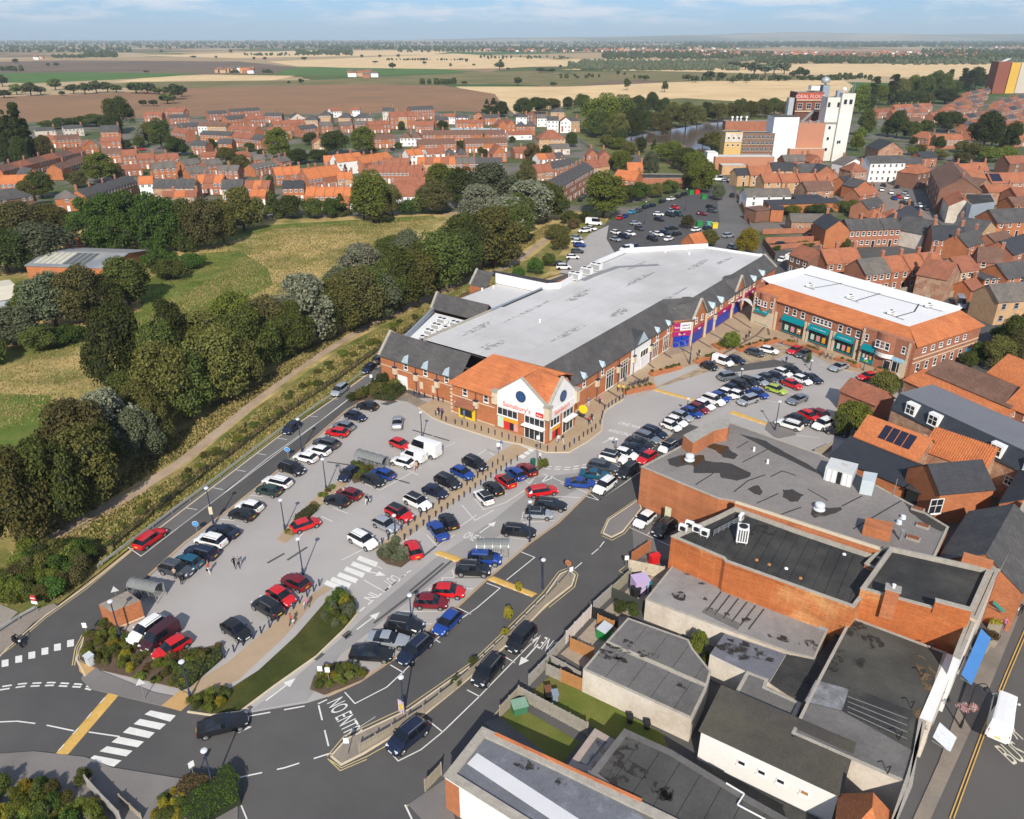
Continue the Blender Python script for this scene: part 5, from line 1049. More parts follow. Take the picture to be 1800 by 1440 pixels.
for f in(.14,.31,.74,.95):
    x=-wd/2+wd*f;b=MB();b.box((x,.55,mz+.35),1.9,1.3,1.95);o=put('dormer',b.mesh('dormer',WHITE),t);addwin(o,(x,-.12,mz+.5),0,1.6,1.6,'cross')
for f,z,h2 in((.18,2.2,1.1),(.3,2.6,1.5),(.36,1.5,1.2),(.72,2.0,1.2),(.6,3.4,1.0),(.86,2.8,1.3)):addwin(t,(-wd/2+wd*f,0,z),0,1.2,h2,'cross')
b=MB();b.box((wd*.37,5,mz+2.75),2.2,1.4,.5);put('roof_hatch',b.mesh('roof_hatch',BLACK),t)
hpx('brick_cottage','orange tiled brick range carrying four dark solar panels','house',(1504,766),(1612,809),4.6,6.0,2.6,wall=BRICKP,roof=TILEO,nwin=0)
t=bpy.data.objects['brick_cottage'];wd=(G(1612,809,4.6)-G(1504,766,4.6)).length
for k in range(4):
    x=-wd*.13+k*1.25;s=2.6/3.0;b=MB();y0,y1=.7,2.5;z0=4.6+y0*s+.18;z1=4.6+y1*s+.18
    slab(b,[(x-.55,y0,z0),(x+.55,y0,z0),(x+.55,y1,z1),(x-.55,y1,z1)],.06);put('solar_panel',b.mesh('solar_panel',M('solar glass',(.018,.016,.035),.2,.2,2,5,spec=.6)),bpy.data.objects['brick_cottage'])
def pantile(label,p1,p2,e,d,r,wall=BRICKP,frac=1.0):
    t=hpx('pantiled_cottage',label,'house',p1,p2,e,d,r,wall=wall,roof=TILEO,nwin=0)
    wd=(G(*p1,e)-G(*p2,e)).length;b=MB();n=int(wd/.33);th=math.atan2(r,d/2);L2=math.hypot(r,d/2)
    for k in range(n):
        x=-wd/2+wd*(k+.5)/n;b.tube((x,-.2,e-.2*r/(d/2)+.16),(x,d/2,e+r+.16),.1,.1,6,cap=True)
    put('tile_rolls',b.mesh('tile_rolls',TILEO),t,kind='stuff');return t
pantile('ribbed orange pantile roof joining the solar panel range',(1624,790),(1729,828),5.0,6.0,2.6)
pantile('ribbed orange pantile roof beyond the pale stack',(1738,806),(1815,822),5.2,6.0,2.6)
hpx('slate_lean_to','smooth black lean-to roof along a brick wall below the solar panels','outbuilding',(1462,801),(1592,856),2.6,5.0,1.6,style='mono',wall=BRICKO,roof=M('black felt slates',(.03,.035,.045),.7,.2,.6,5),nwin=0)
hpx('flat_lean_to','dark flat porch roof against a white wall below the pantiles','outbuilding',(1596,858),(1652,880),3.0,5.0,.3,style='mono',wall=BLACK,roof=FELTD,nwin=0)
hpx('brick_cottage','small grey lean-to and brown tiled house end by the car park shrubs','house',(1540,712),(1572,700),3.6,7,1.8,style='perp',wall=BRICK,roof=TILER,nwin=0)
hpx('brick_range','long brown tiled range behind the mansard building','building',(1632,655),(1776,716),4.6,8.5,2.0,wall=BRICKP,roof=TILEB,nwin=5,door=False)
hpx('brick_range','lower orange tiled strip roof between brown range and mansard building','building',(1590,668),(1750,740),3.2,5,1.3,style='mono',wall=BRICKP,roof=TILEO,nwin=0)
hpx('orange_roofed_house','orange tiled white walled house beside the garden trees','house',(1738,655),(1830,694),4.5,8,3.0,wall=WHITER,roof=TILEO)
hpx('orange_roofed_house','orange tiled house half cut by the picture edge below the brown range','house',(1768,712),(1850,745),4.6,8,3.0,wall=BRICK,roof=TILEO)
# ================================================================ HOUSES OF THE TOWN
RN={'q':(TILEH,'orange tiled'),'o':(TILEO,'orange tiled'),'r':(TILER,'red tiled'),'b':(TILEB,'brown tiled'),'s':(SLATE,'slate roofed'),'d':(SLATED,'black slated'),'g':(SLATEG,'grey tiled')}
WN={'b':BRICK,'o':BRICKO,'d':BRICKD,'p':BUFFB,'w':WHITER,'c':RENDER,'m':BRICKP}
hr=random.Random(11)
def row(p1,p2,n,e,d,r,roof,wall,where,style='gable',tier='far',chim=True,nwin=None,group=None,side='the poplars'):
    a,c=G(*p1,e),G(*p2,e);w=(c-a).length/n;ang=math.atan2(c.y-a.y,c.x-a.x)
    w=max(w,3.0);out=[]
    for k in range(n):
        m=a.lerp(c,(k+.5)/n);ro=roof[k%len(roof)];wa=wall[k%len(wall)]
        rm,adj=RN[ro]
        lab='%s house %s'%(adj,where)if n==1 else '%s %s house from %s, %s'%(ordn(k),adj,side,where)
        out.append(house('house' if n==1 else 'terraced_house',lab,'house',m,ang,w-(.02 if n>1 else 0),d,e,r,style,WN[wa],rm,(.97,)if chim and hr.random()<.75 else(),tier,(group or 'houses '+where)if n>1 else group,None,0,hr.randint(0,3),nwin,ov=.2 if n==1 else .0 if False else .12))
    return out
T=[
 ((4,302),(150,266),6,4.8,7,2.2,'br','o','in the stepped terrace beside the poplars'),
 ((108,298),(160,281),3,4.8,7,2.2,'b','od','in the short terrace above the round street trees'),
 ((48,309),(70,306),1,4.5,9,2.8,'s','o','with an orange gable below the stepped terrace','perp'),
 ((0,324),(60,322),2,4.6,8,3,'o','b','behind the long grey hipped block'),
 ((-10,354),(58,344),1,5,9,3,'s','d','long and hipped at the town edge by the dark hedge trees','hip'),
 ((96,350),(137,347),1,5,7.5,2.4,'g','o','with red bay fronts beside the tall bright hedge','hip'),
 ((152,346),(240,318),4,4.8,7,2.3,'s','od','in the row above the clipped screen'),
 ((62,231),(97,229),2,5,7,1.8,'s','c','pale fronted next to the poplars'),
 ((112,227),(146,225),1,5,7,1.8,'s','c','pale fronted and detached by the field edge'),
 ((176,232),(208,231),1,7,11,3.2,'s','o','large brick block by the field tree'),
 ((100,247),(142,244),2,4.8,7,2.4,'b','o','below the pale fronted pair'),
 ((66,246),(98,246),2,4.6,7,2.2,'r','o','close behind the poplar trunks'),
 ((148,256),(172,254),1,4.8,6,2.6,'r','o','with white gable boards under the brick block','perp'),
 ((176,250),(212,249),2,4.8,7,2.4,'r','b','below the large brick block'),
 ((178,271),(212,270),1,4.8,7,2.4,'b','o','above the yellowing street tree'),
 ((214,275),(240,274),1,4.8,7,2.8,'r','b','by the round clipped tree'),
 ((210,300),(250,297),2,3,8,2.0,'r','b','low with a broad roof beside the yellowing tree'),
 ((242,281),(272,279),1,4.8,7,2.5,'r','b','carrying solar panels near the round clipped tree'),
 ((276,282),(316,279),2,4.8,7,2.4,'r','b','next to the solar panel house'),
 ((268,298),(310,295),2,4.8,7.5,2.4,'g','o','in the grey row under the solar panel house'),
 ((325,291),(354,287),1,4.8,7.5,2.2,'g','o','at the bend of the cul-de-sac'),
 ((334,306),(367,302),1,4.8,7.5,2.4,'g','o','end on to the orange terrace'),
 ((363,291),(391,288),1,4.8,7.5,2.2,'g','b','with a black solar array by the double trees'),
 ((382,301),(418,301),2,4.8,7,2.2,'g','b','below the double trees'),
 ((244,324),(268,323),1,4.8,7,2.6,'o','w','joined to the black dormer terrace'),
 ((268,331),(341,331),4,5.2,8,3,'s','m','in the black dormer terrace facing the meadow'),
 ((341,322),(390,322),3,4.8,8,2.8,'or','b','between the two slate terraces'),
 ((389,333),(427,332),2,5,8,3.2,'s','p','with white roof windows above the meadow trees'),
 ((428,332),(472,332),3,4.8,8,2.6,'ro','b','beside the slate roof windows'),
 ((438,345),(466,345),2,3.4,6,2.0,'o','b','low in front of the red brown trio'),
 ((285,347),(345,345),3,3.0,6,1.8,'ro','m','as rear wings below the black dormer terrace'),
 ((252,203),(284,203),2,5,7,2.2,'r','b','at the field edge beside the big field tree'),
 ((290,196),(322,197),2,5,7,2.4,'r','b','backing on the ploughed field'),
 ((298,208),(333,206),2,5,7,2.2,'s','b','behind the tall twin street trees'),
 ((300,232),(325,236),2,5,7,2.4,'r','b','beside the tall twin street trees'),
 ((314,225),(352,222),2,5.2,7.5,2.4,'s','b','in front of the white gabled rank'),
 ((347,222),(397,223),3,6,8,2.4,'b','wpp','in the white gabled rank'),
 ((367,201),(400,199),2,5,7,2.2,'s','b','at the back of the white gabled rank'),
 ((400,211),(436,208),2,5.4,8,2.4,'s','o','with an orange end wall in the new estate'),
 ((435,211),(466,209),2,5.4,8,2.4,'r','b','following the orange end wall'),
 ((405,197),(458,194),3,5,7,2.2,'s','b','along the ploughed field in the new estate'),
 ((465,204),(495,204),2,5,7,2.2,'s','b','at the field corner of the new estate'),
 ((399,227),(446,231),3,5,8,2.4,'r','o','in the middle of the new estate'),
 ((351,237),(405,239),3,5,7.5,2.2,'s','o','in the slate rank of the new estate'),
 ((405,241),(458,247),3,5.4,8,2.6,'rrs','b','with white porches facing the street trees'),
 ((335,256),(361,257),2,4.8,7,2.4,'s','b','around the corner from the twin trees'),
 ((383,253),(407,253),1,5,7,2.6,'s','o','with red window bays by the small garden tree'),
 ((352,275),(378,275),1,3,7,1.8,'r','b','single storey by the cul-de-sac'),
 ((416,276),(440,274),1,3.4,7,2.0,'r','b','single storey by the double trees'),
 ((446,282),(466,281),1,4.4,7,2.2,'g','o','turned end on behind the big lime tree'),
 ((448,298),(490,290),3,3.6,7,2.0,'g','o','in the grey bungalow rank'),
 ((492,286),(512,282),2,3.4,7,2.0,'g','b','after the grey bungalow rank'),
 ((472,232),(512,230),2,5,8,2.4,'r','o','above the big lime tree'),
 ((480,220),(542,217),4,5,8,2.4,'r','b','in the long red rank of the new estate'),
 ((511,208),(536,207),1,8,9,3,'s','c','cream gabled block on the field edge','perp'),
 ((535,211),(558,211),1,8.5,9,3,'s','p','cream hipped block next to the cream gable','hip'),
 ((560,203),(581,203),1,8.5,9,3,'s','p','second cream hipped block from the cream gable','hip'),
 ((594,207),(617,207),1,8.5,9,3,'s','p','third cream hipped block from the cream gable','hip'),
 ((628,208),(654,207),1,8,9,3,'s','c','cream block with a dark roof window','hip'),
 ((582,196),(600,195),1,5,7,2.2,'r','w','between the cream hipped blocks'),
 ((616,194),(632,194),1,5,7,2.2,'r','w','beyond the third cream block'),
 ((529,228),(559,225),2,5,8,2.2,'s','b','in front of the cream hipped blocks'),
 ((564,222),(585,221),1,5,8,2.2,'g','b','below the second cream block'),
 ((598,221),(620,220),1,5,8,2.2,'g','b','below the third cream block'),
 ((623,220),(649,219),2,5,8,2.2,'g','b','below the cream block with the roof window'),
 ((649,221),(686,219),3,5.4,8,2.4,'r','b','beside the three storey brick range'),
 ((685,206),(730,205),3,8.4,9,3,'r','bpb','in the three storey brick range'),
 ((672,196),(690,196),1,8,8,2.6,'s','c','cream end of the slate barracks range'),
 ((722,194),(764,192),3,7.6,9,2.4,'s','b','in the slate barracks range on the field'),
 ((730,222),(762,222),2,4.4,9,3,'r','b','with wide roofs under the slate range'),
 ((658,246),(695,244),3,5,8,2.4,'b','o','beside the lime tree and the long terrace'),
 ((703,243),(741,243),2,4.8,9,3,'b','w','white fronted in the brown hipped pair','hip'),
 ((551,252),(574,251),1,4.8,9,2.6,'r','p','with a blank beige gable by the dark copse','perp'),
 ((484,309),(530,306),3,4.6,8,3,'o','b','at the head of the bright orange quarter'),
 ((543,316),(603,307),5,5,9,4,'o','b','in the chimneyed terrace of the orange quarter'),
 ((594,316),(620,315),2,4.2,7,2.6,'o','p','next to the pointed garden tree'),
 ((536,345),(620,345),5,5,8,2.8,'o','o','in the boldest orange terrace by the meadow trees'),
 ((496,332),(534,331),2,5,8,2.6,'d','o','with roof lights beside the boldest orange terrace'),
 ((570,287),(596,286),2,4.6,8,3,'o','b','behind the chimneyed terrace'),
 ((594,286),(640,281),3,6,8,3.2,'o','w','with dormers atop the orange quarter'),
 ((639,288),(692,279),4,4.8,9,3,'o','b','beyond the dormers of the orange quarter'),
 ((671,290),(719,290),3,5,8,2.6,'r','b','on the near side of the orange quarter'),
 ((646,303),(741,303),7,5,8,2.6,'r','b','in the long red terrace behind the meadow lime'),
 ((733,289),(802,289),5,5,8,2.8,'or','p','following the long red terrace'),
 ((690,345),(745,345),1,5,14,6,'r','w','very large and hipped with white gable behind the meadow limes'),
 ((718,312),(760,312),3,4.4,7,2.2,'r','b','behind the large hipped roof'),
 ((735,255),(802,253),6,5,8,2.6,'b','o','in the nearer long brown terrace'),
 ((818,253),(892,251),7,5,8,2.6,'b','o','in the second half of the nearer brown terrace'),
 ((742,238),(888,237),12,5,8,2.6,'b','o','in the back long brown terrace'),
 ((767,212),(789,211),2,5,7,2.2,'s','o','by the blue roofed depot'),
 ((800,217),(850,217),4,4.6,8,2.2,'r','o','just beyond the blue roofed depot'),
 ((780,206),(800,206),1,5,7,2.2,'r','w','behind the slate pair near the depot'),
 ((802,207),(822,207),1,4.6,7,1.8,'s','w','low near the field beyond the depot'),
 ((832,203),(850,203),1,5,8,2.4,'s','o','beside the conical field corner tree','perp'),
 ((852,208),(880,207),2,5,8,2.4,'s','o','under the conical field corner tree'),
 ((877,220),(906,219),2,5.5,11,2.8,'r','o','at the bright brick gables by the depot','perp'),
 ((907,222),(941,222),2,6,9,2.6,'s','b','dark hipped near the white riverside flats','hip'),
 ((907,206),(926,206),1,7.5,9,2.2,'s','w','white riverside flat at the orchard end','hip'),
 ((926,203),(943,203),1,7.5,9,2.6,'r','d','dark fronted riverside flat','perp'),
 ((944,208),(962,208),1,6,9,2.6,'g','w','third white riverside flat'),
 ((962,212),(982,212),1,8,9,2.4,'s','w','white riverside flat in the middle of the group'),
 ((968,197),(992,197),1,8,9,2.6,'s','p','tallest pale riverside flat at the back','hip'),
 ((985,214),(1004,214),1,7.5,9,2.6,'r','w','white riverside flat beside the yellow one','perp'),
 ((1003,213),(1020,212),1,7.5,9,2.2,'s','p','pale yellow riverside flat by the big willow','hip'),
 ((894,238),(935,237),2,3,8,2.2,'r','w','low white fronted by the service yard'),
 ((948,245),(994,244),1,7,12,4.5,'r','p','with the great pyramid roof near the river road','hip'),
 ((970,262),(1002,261),1,3.4,9,2.2,'g','c','low grey hall below the pyramid roof'),
 ((783,273),(822,272),2,4.4,8,3,'s','b','with black hips behind the round dark tree','hip'),
 ((866,272),(891,271),1,4,10,4.5,'r','o','with the steep orange brick gable','perp'),
 ((752,272),(784,270),2,5,8,2.6,'r','w','with white dormers above the orange row'),
 ((718,274),(744,272),2,5,8,2.6,'o','w','with white dormers joined to the long red terrace'),
 ((802,288),(836,287),3,5.4,8,2.6,'g','b','tall fronted behind the silver willows'),
 ((836,288),(882,288),4,5,8,2.4,'s','m','slate fronted behind the silver willows'),
 ((800,312),(822,310),2,5,7,2.4,'r','m','half hidden by the limes and willows'),
 ((905,268),(950,266),3,3.4,8,2.2,'r','b','low behind the autumn coloured tree'),
 ((943,304),(973,302),2,5,9,3,'r','m','at the foot of the dormered street terrace'),
 ((948,281),(994,278),3,4.4,8,2.4,'ors','w','behind the dormered street terrace'),
 ((970,296),(1012,288),3,4.4,7,2.4,'s','b','backing on the dormered street terrace'),
 ((984,330),(1044,296),8,8,9,2.6,'s','b','in the three storey dormered street terrace'),
 ((1040,296),(1072,292),2,6.4,8,2.8,'r','p','with round gables closing the terrace street'),
 ((1031,274),(1052,274),1,5,9,2.8,'r','b','first of the twin brick gables by the river wall','perp'),
 ((1053,276),(1074,276),1,5,9,2.8,'r','b','second of the twin brick gables by the river wall','perp'),
 ((1078,314),(1116,318),1,5.6,8,3.2,'o','o','with the brightest orange roof by the back car park'),
 ((1104,300),(1130,300),1,5.6,8,3,'o','o','behind the brightest orange roof'),
 ((1106,285),(1128,284),1,5,7,2.6,'s','w','white and slate beside the river wall'),
]
for q in T:row(*q)
F=[
 ((1545,198),(1570,196),2,5,7,2.6,'r','b','in the dark gables behind the tall cypress','perp'),
 ((1574,190),(1640,187),6,4.8,7,2.4,'qrqs','b','in the rank below the cypress wood'),
 ((1570,200),(1632,198),5,4.8,7,2.4,'rsrb','b','in the middle rank below the cypress wood'),
 ((1595,214),(1622,213),2,5,8,2.6,'b','p','pink fronted above the big round tree'),
 ((1640,205),(1668,203),3,4.8,7,2.4,'rq','b','behind the big round tree'),
 ((1660,196),(1720,189),6,4.6,7,2.4,'rqb','b','in the first red silo rank'),
 ((1672,188),(1730,179),6,4.6,7,2.4,'rsb','b','in the second red silo rank'),
 ((1690,178),(1738,168),5,4.6,7,2.4,'rbs','b','in the third red silo rank'),
 ((1700,168),(1742,158),4,4.6,7,2.4,'rs','b','in the topmost red silo rank'),
 ((1690,210),(1800,190),9,4.6,7,2.4,'rdb','b','in the long rank below the red silo'),
 ((1700,222),(1810,203),9,4.6,7,2.4,'srb','b','in the next rank below the red silo'),
 ((1712,234),(1815,216),8,4.6,7,2.4,'qr','b','in the rank beside the largest dark tree'),
 ((1748,196),(1815,178),6,4.6,7,2.4,'rb','b','in the yellow silo rank'),
 ((1755,184),(1815,168),5,4.6,7,2.4,'rs','b','in the upper yellow silo rank'),
 ((1780,246),(1820,240),3,5,7,2.6,'q','b','beyond the pair of dark trees'),
 ((1602,240),(1632,244),1,4,8,3.4,'q','o','with a steep hipped roof in the garden trees','hip'),
 ((1648,246),(1694,246),2,5,8,2.8,'q','m','below the big round tree'),
]
for q in F:row(*q,side='the mill')if len(q)<10 else row(*q,side='the mill')
def mid(label,p1,p2,e,d,r,roof='r',wall='b',style='gable',chim=(.95,),name='brick_house',**k):
    return hpx(name,label,'house',p1,p2,e,d,r,style=style,wall=WN[wall],roof=RN[roof][0],chim=chim,tier='mid',**k)
mid('dark brick house with three white windows above each other, behind the supermarket end',(1388,447),(1421,459),5.2,7,2.4,'r','d',nwin=3)
for k,(x0,x1)in enumerate(((1455,1484),(1484,1515))):mid('%s red tiled terraced house from the supermarket in the brick terrace'%ordn(k),(x0,464-k*2),(x1,462-k*2),5.2,8,3,'q','b',group='houses of the brick terrace')
mid('grey roofed house with a blank brown gable between two orange terraces',(1523,483),(1568,478),5.2,8,3,'g','b',nwin=4)
for k,(x0,x1)in enumerate(((1569,1600),(1600,1631),(1631,1662))):mid('%s orange tiled house from the grey roofed house, white rear extensions'%ordn(k),(x0,478-k*3.4),(x1,474.6-k*3.4),5.2,8,3,'q','b',group='houses of the orange rear terrace')
mid('small orange gabled outhouse with a green door by the fence',(1655,503),(1676,497),2.8,4,1.8,'q','o',nwin=1)
mid('tall brown gable end house beyond the orange outhouse',(1664,492),(1688,478),6,7,3.2,'r','m','perp',nwin=0)
mid('two tone roofed house beside the brown gable end',(1690,478),(1722,473),5.4,8,2.8,'r','p',nwin=3)
mid('low brick block under a pale mono roof',(1731,492),(1763,490),4.2,7,.5,'s','o','mono',nwin=3,chim=())
mid('stone gabled house with blue shutters next to the garden trees',(1756,531),(1822,526),5.6,8,3,'g','p',nwin=3,frame=LEAD)
mid('brown roofed house set diagonally behind the pale mono roof',(1719,459),(1763,463),4.8,9,3,'b','b')
mid('small brown outbuilding beside the pale mono roof',(1708,510),(1728,505),3,5,1.8,'r','o',nwin=1)
mid('black roofed house with a long brick chimney',(1640,421),(1697,424),5.2,10,3.4,'d','b',nwin=4,chim=(.1,.95))
mid('house with a big cream gable and chimney near the market road',(1624,412),(1658,404),5,10,3.4,'s','c','perp',nwin=0,chim=(.05,))
mid('slate roofed cottage before the cream gable',(1598,402),(1632,398),4,8,2.8,'d','b',nwin=2)
mid('slate roofed house with tall stack right of the black roof',(1702,434),(1736,424),4.6,8,2.8,'s','o',nwin=2,chim=(.02,.98))
mid('slate roofed house with a sand coloured gable up the lane',(1722,414),(1752,400),5,9,3.2,'s','p','perp',nwin=1)
mid('brown roofed cottage behind the sand coloured gable',(1756,432),(1786,424),4.4,8,2.6,'b','b',nwin=2)
mid('dark roofed house at the frame edge above the brick block',(1782,448),(1830,432),5,9,3,'d','b',nwin=2)
mid('grey roofed brick house below the dark corner roofs',(1772,490),(1822,482),4.8,8,2.8,'s','o',nwin=3)
for k,(x0,x1)in enumerate(((1494,1524),(1524,1554),(1554,1584))):mid('%s house from the brick gable in the slate terrace, tall white windows'%ordn(k),(x0,405-k),(x1,404-k),5.6,8,2.6,'s','b',group='houses of the slate terrace',nwin=3)
mid('gabled end of the slate terrace with a plain orange brick front',(1452,404),(1494,404),5.8,11,3,'d','o','perp',nwin=0)
mid('long stone outbuilding under a bowed grey roof',(1392,390),(1455,391),3.6,8,2.0,'g','m',nwin=2,door=False,chim=())
mid('narrow orange brick outbuilding with a flat black roof',(1356,368),(1378,369),4.4,6,.3,'d','o','mono',nwin=0,chim=())
mid('long black shed roof behind the garden bushes',(1352,360),(1478,356),3.4,5,.8,'d','o','mono',nwin=0,chim=())
mid('dark brown timber sided block by the lane',(1330,371),(1356,368),4.2,6,.3,'b','d','mono',nwin=0,chim=())
mid('white house with a long grey roof facing the lane corner',(1313,346),(1391,345),4.2,8,2.4,'g','w',nwin=3,door=False)
mid('orange brick shed under a black edge beside the white house',(1402,350),(1450,349),3.6,7,.3,'d','o','mono',nwin=0,chim=())
for k,(x0,x1)in enumerate(((1344,1376),(1376,1408),(1408,1440),(1440,1474))):mid('%s orange tiled house from the lane in the row behind the white house'%ordn(k),(x0,321),(x1,320),4.8,8,3,'q','p',group='orange row behind the white house',nwin=2)
mid('brown roofed hall behind the long black shed',(1420,336),(1466,334),4.4,9,3,'b','m',nwin=2)
mid('buff house with a black roof at the mill lane corner',(1297,308),(1320,307),5,7,2.4,'d','p',nwin=1)
mid('buff house under a bright orange dormered roof by the mill lane',(1320,308),(1358,307),5,8,3.4,'q','p',nwin=3)
mid('buff house with round windows under a black roof',(1359,300),(1402,300),5,8,3,'d','p',nwin=3)
mid('white edged slate house beside the round windows',(1407,303),(1450,301),5,8,3,'s','p',nwin=2)
mid('brick gable house in the mill lane group',(1432,306),(1470,304),4.6,8,3.4,'d','b','perp',nwin=1)
mid('small grey roofed brick house in front of the pink silo',(1380,284),(1418,283),4.6,8,2.6,'g','b',nwin=2)
mid('brown gabled brick house in front of the white silo',(1424,285),(1446,284),4.6,8,3,'r','b','perp',nwin=1)
mid('pale roofed shop beside the white silo foot',(1485,290),(1520,288),4.4,9,2.6,'g','w','perp',nwin=2)
mid('arched brick tower house with a pyramid roof by the market place',(1497,301),(1524,300),7,9,3,'r','m','hip',nwin=2)
mid('small slate roofed house below the arched tower house',(1488,323),(1508,320),5,7,2.4,'d','o',nwin=2)
mid('brick gabled house facing the market place',(1505,330),(1532,328),5,8,2.6,'s','o','perp',nwin=2)
mid('orange roofed house edge at the market place bottom',(1512,345),(1545,340),4,7,2.4,'q','b',nwin=2)
mid('grey roofed cottage beside the shed end of the market place',(1528,368),(1556,360),4,7,2.6,'s','b',nwin=2)
mid('orange hipped house with a beige back wall before the market place',(1530,384),(1560,383),3.8,7,2.4,'q','b','hip',nwin=1)
mid('second orange hipped house before the market place',(1562,384),(1590,384),3.8,7,2.4,'q','p','hip',nwin=1)
mid('black roofed house stepping down to the market place',(1586,400),(1618,376),4.8,8,2.8,'d','o',nwin=2)
mid('long white three storey house with a slate roof on the market place',(1531,287),(1592,286),8.4,9,2.6,'s','w',nwin=6,name='white_house')
mid('orange brick annexe with two rows of white windows beside the white house',(1592,288),(1624,288),7,9,2.2,'s','o',nwin=5,chim=())
mid('brown brick barn with a wide gable behind the white house',(1545,264),(1588,264),7,16,4,'d','m','perp',nwin=0,chim=(),name='brick_barn')
mid('orange hipped corner house at the top of the market road',(1613,306),(1640,300),6.4,9,2.8,'q','d','hip',nwin=3)
mid('tall dark three storey front on the market road',(1636,300),(1652,332),9,14,4.4,'b','d',nwin=4)
mid('grey rendered row fronting the market road',(1650,335),(1668,362),6,9,2.6,'q','c',nwin=4)
mid('house with white side wall under a hipped orange roof on the market road',(1664,338),(1700,340),6,9,2.6,'q','w','hip',nwin=1)
mid('orange roofed house behind the tall dark front',(1690,318),(1736,316),6,10,3.4,'q','m')
mid('dark roofed brown house between the orange roofs',(1718,330),(1744,324),5,9,2.8,'b','m','perp',nwin=1)
mid('long orange roof carrying one large black solar array',(1744,322),(1830,320),5,9,3.4,'q','m',nwin=6)
b=MB();hb=[o for o in bpy.data.objects if o.get('label','').startswith('long orange roof carrying')][0];wd=(G(1744,322,5)-G(1830,320,5)).length
slab(b,[(-wd*.48,.6,5+.6*.755+.2),(-wd*.27,.6,5+.6*.755+.2),(-wd*.27,4.0,5+4*.755+.2),(-wd*.48,4.0,5+4*.755+.2)],.06);put('solar_panel',b.mesh('solar_panel',MATS['solar glass']),hb)
mid('orange roofed hall with a blank beige wall below the solar array',(1739,338),(1786,338),5,9,2.2,'q','m',nwin=0)
mid('orange roofed house right of the blank beige wall',(1788,345),(1830,343),5,8,2.6,'r','b')
mid('big plain slate roof with a brick front above the lane',(1754,392),(1830,388),5,10,3.4,'s','o',nwin=5)
mid('brown roofed house beyond the plain slate roof',(1784,362),(1830,360),5,8,2.4,'b','o',nwin=3)
mid('dark house with a steep roof by the scrub bank',(1776,288),(1830,286),5,9,3,'r','d',nwin=2)
for k,(x0,x1,y,ro)in enumerate(((1668,1690,300,'q'),(1690,1712,302,'q'),(1712,1738,300,'q'))):mid('%s orange roof of the trio along the scrub bank'%ordn(k),(x0,y),(x1,y),4.8,8,3,ro,'b',nwin=2)
mid('slate roofed cottage under the scrub bank',(1620,278),(1648,277),4.6,8,2.6,'d','b',nwin=2)
flat('modern_block','modern black cube building with grey glass front on the market road','building',[(1683,340),(1742,341),(1750,355),(1708,360)],8,FELTD,LEAD,par=.15)
flat('low_workshop','low flat roofed brick workshop with a grey ramp beside the back car park','building',[(1106,313),(1208,313),(1214,306),(1112,305)],4,FELTD,BRICK,par=.2)
hpx('depot','long depot shed with pale blue roof and blue doors','shed',(790,232),(878,233),4.2,14,1.8,wall=M('blue cladding',(.08,.3,.5),.5,.2,.2,2),roof=M('pale blue roof sheet',(.36,.43,.45),.6,.15,.08,1,c2=(.2,.2,.2)),nwin=0)
hpx('brick_warehouse','low brick warehouse with ribbed grey roof and pale roof lights by the meadow','warehouse',(45,467),(190,472),3.6,20,1.6,wall=BRICKO,roof=M('ribbed grey sheet',(.22,.235,.26),.7,.15,.2,3,c2=(.28,.28,.27)),nwin=0)
t=bpy.data.objects['brick_warehouse'];wd=(G(45,467,3.6)-G(190,472,3.6)).length
for k in range(9):
    x=-wd*.42+k*wd*.072;b=MB();s=.16;slab(b,[(x-.7,1.5,3.6+1.5*s+.13),(x+.7,1.5,3.6+1.5*s+.13),(x+.7,9,3.6+9*s+.13),(x-.7,9,3.6+9*s+.13)],.05);put('rooflight',b.mesh('rooflight',M('milky roof light',(.5,.48,.38),.6,.15)if k<5 else M('dull roof light',(.1,.11,.11),.5)),t)
hpx('cream_shed','cream roofed metal shed with blue sides at the frame edge by the meadow','shed',(-60,538),(36,522),4,18,.9,wall=M('pale blue metal',(.4,.45,.52),.6,.1),roof=M('cream roof sheet',(.62,.57,.45),.7,.08),nwin=0)
hpx('chapel','small dark gabled chapel with a pointed white window by the warehouse','chapel',(118,425),(142,422),4.5,10,3,style='perp',wall=BRICKO,roof=SLATED,nwin=1)
hpx('car_park_lodge','small orange roofed brick lodge in the back car park','house',(1198,424),(1222,430),3,5.5,2.6,style='perp',wall=BRICKO,roof=TILEO,nwin=1)
# ================================================================ THE FLOUR MILL
def tower(name,label,u1,u2,vt,vb,d,wall,roof=None,par=.3,base=0,z=None):
    """a mill block whose front top edge runs u1-u2 at row vt, standing on the ground line of row vb"""
    Y=G(900,vb).y;z=z or HT((0,Y),vt);dep=Y*CP-(z-CAM_H)*SP
    a,c=Vector(((u1-900)*dep/FPX,Y,0)),Vector(((u2-900)*dep/FPX,Y,0))
    w4=[(a.x,a.y),(c.x,c.y),(c.x,c.y+d),(a.x,a.y+d)]
    return flat(name,label,'mill',None,z,roof or CONC,wall,par=par,world=w4,base=base),a,c,.0,z
WSILO=M('weathered white silo paint',(.7,.69,.64),.85,.08,.15,1.5,c2=(.6,.58,.52))
PINKC=M('salmon cladding',(.45,.20,.12),.7,.05,.2,1.5)
RUSTB=M('dark red mill brick',(.22,.075,.045),.9,.2,.2,1.5,c2=(.15,.06,.045),kind='brick')
def at(t,a,c,k,z):p=a.lerp(c,k)-t.matrix_world.translation;return(p.x,p.y,z)
t,a,c,an,z=tower('white_silo','tallest plain white concrete silo at the end of the flour mill',1482,1505,164,284,9,WSILO)
for k in(.3,.72):addwin(t,at(t,a,c,k,z-5.5),an,1.8,2.6,'plain')
for k,zz in((.4,z-25),(.25,9)):addwin(t,at(t,a,c,k,zz),an,1.1,1.8,'plain')
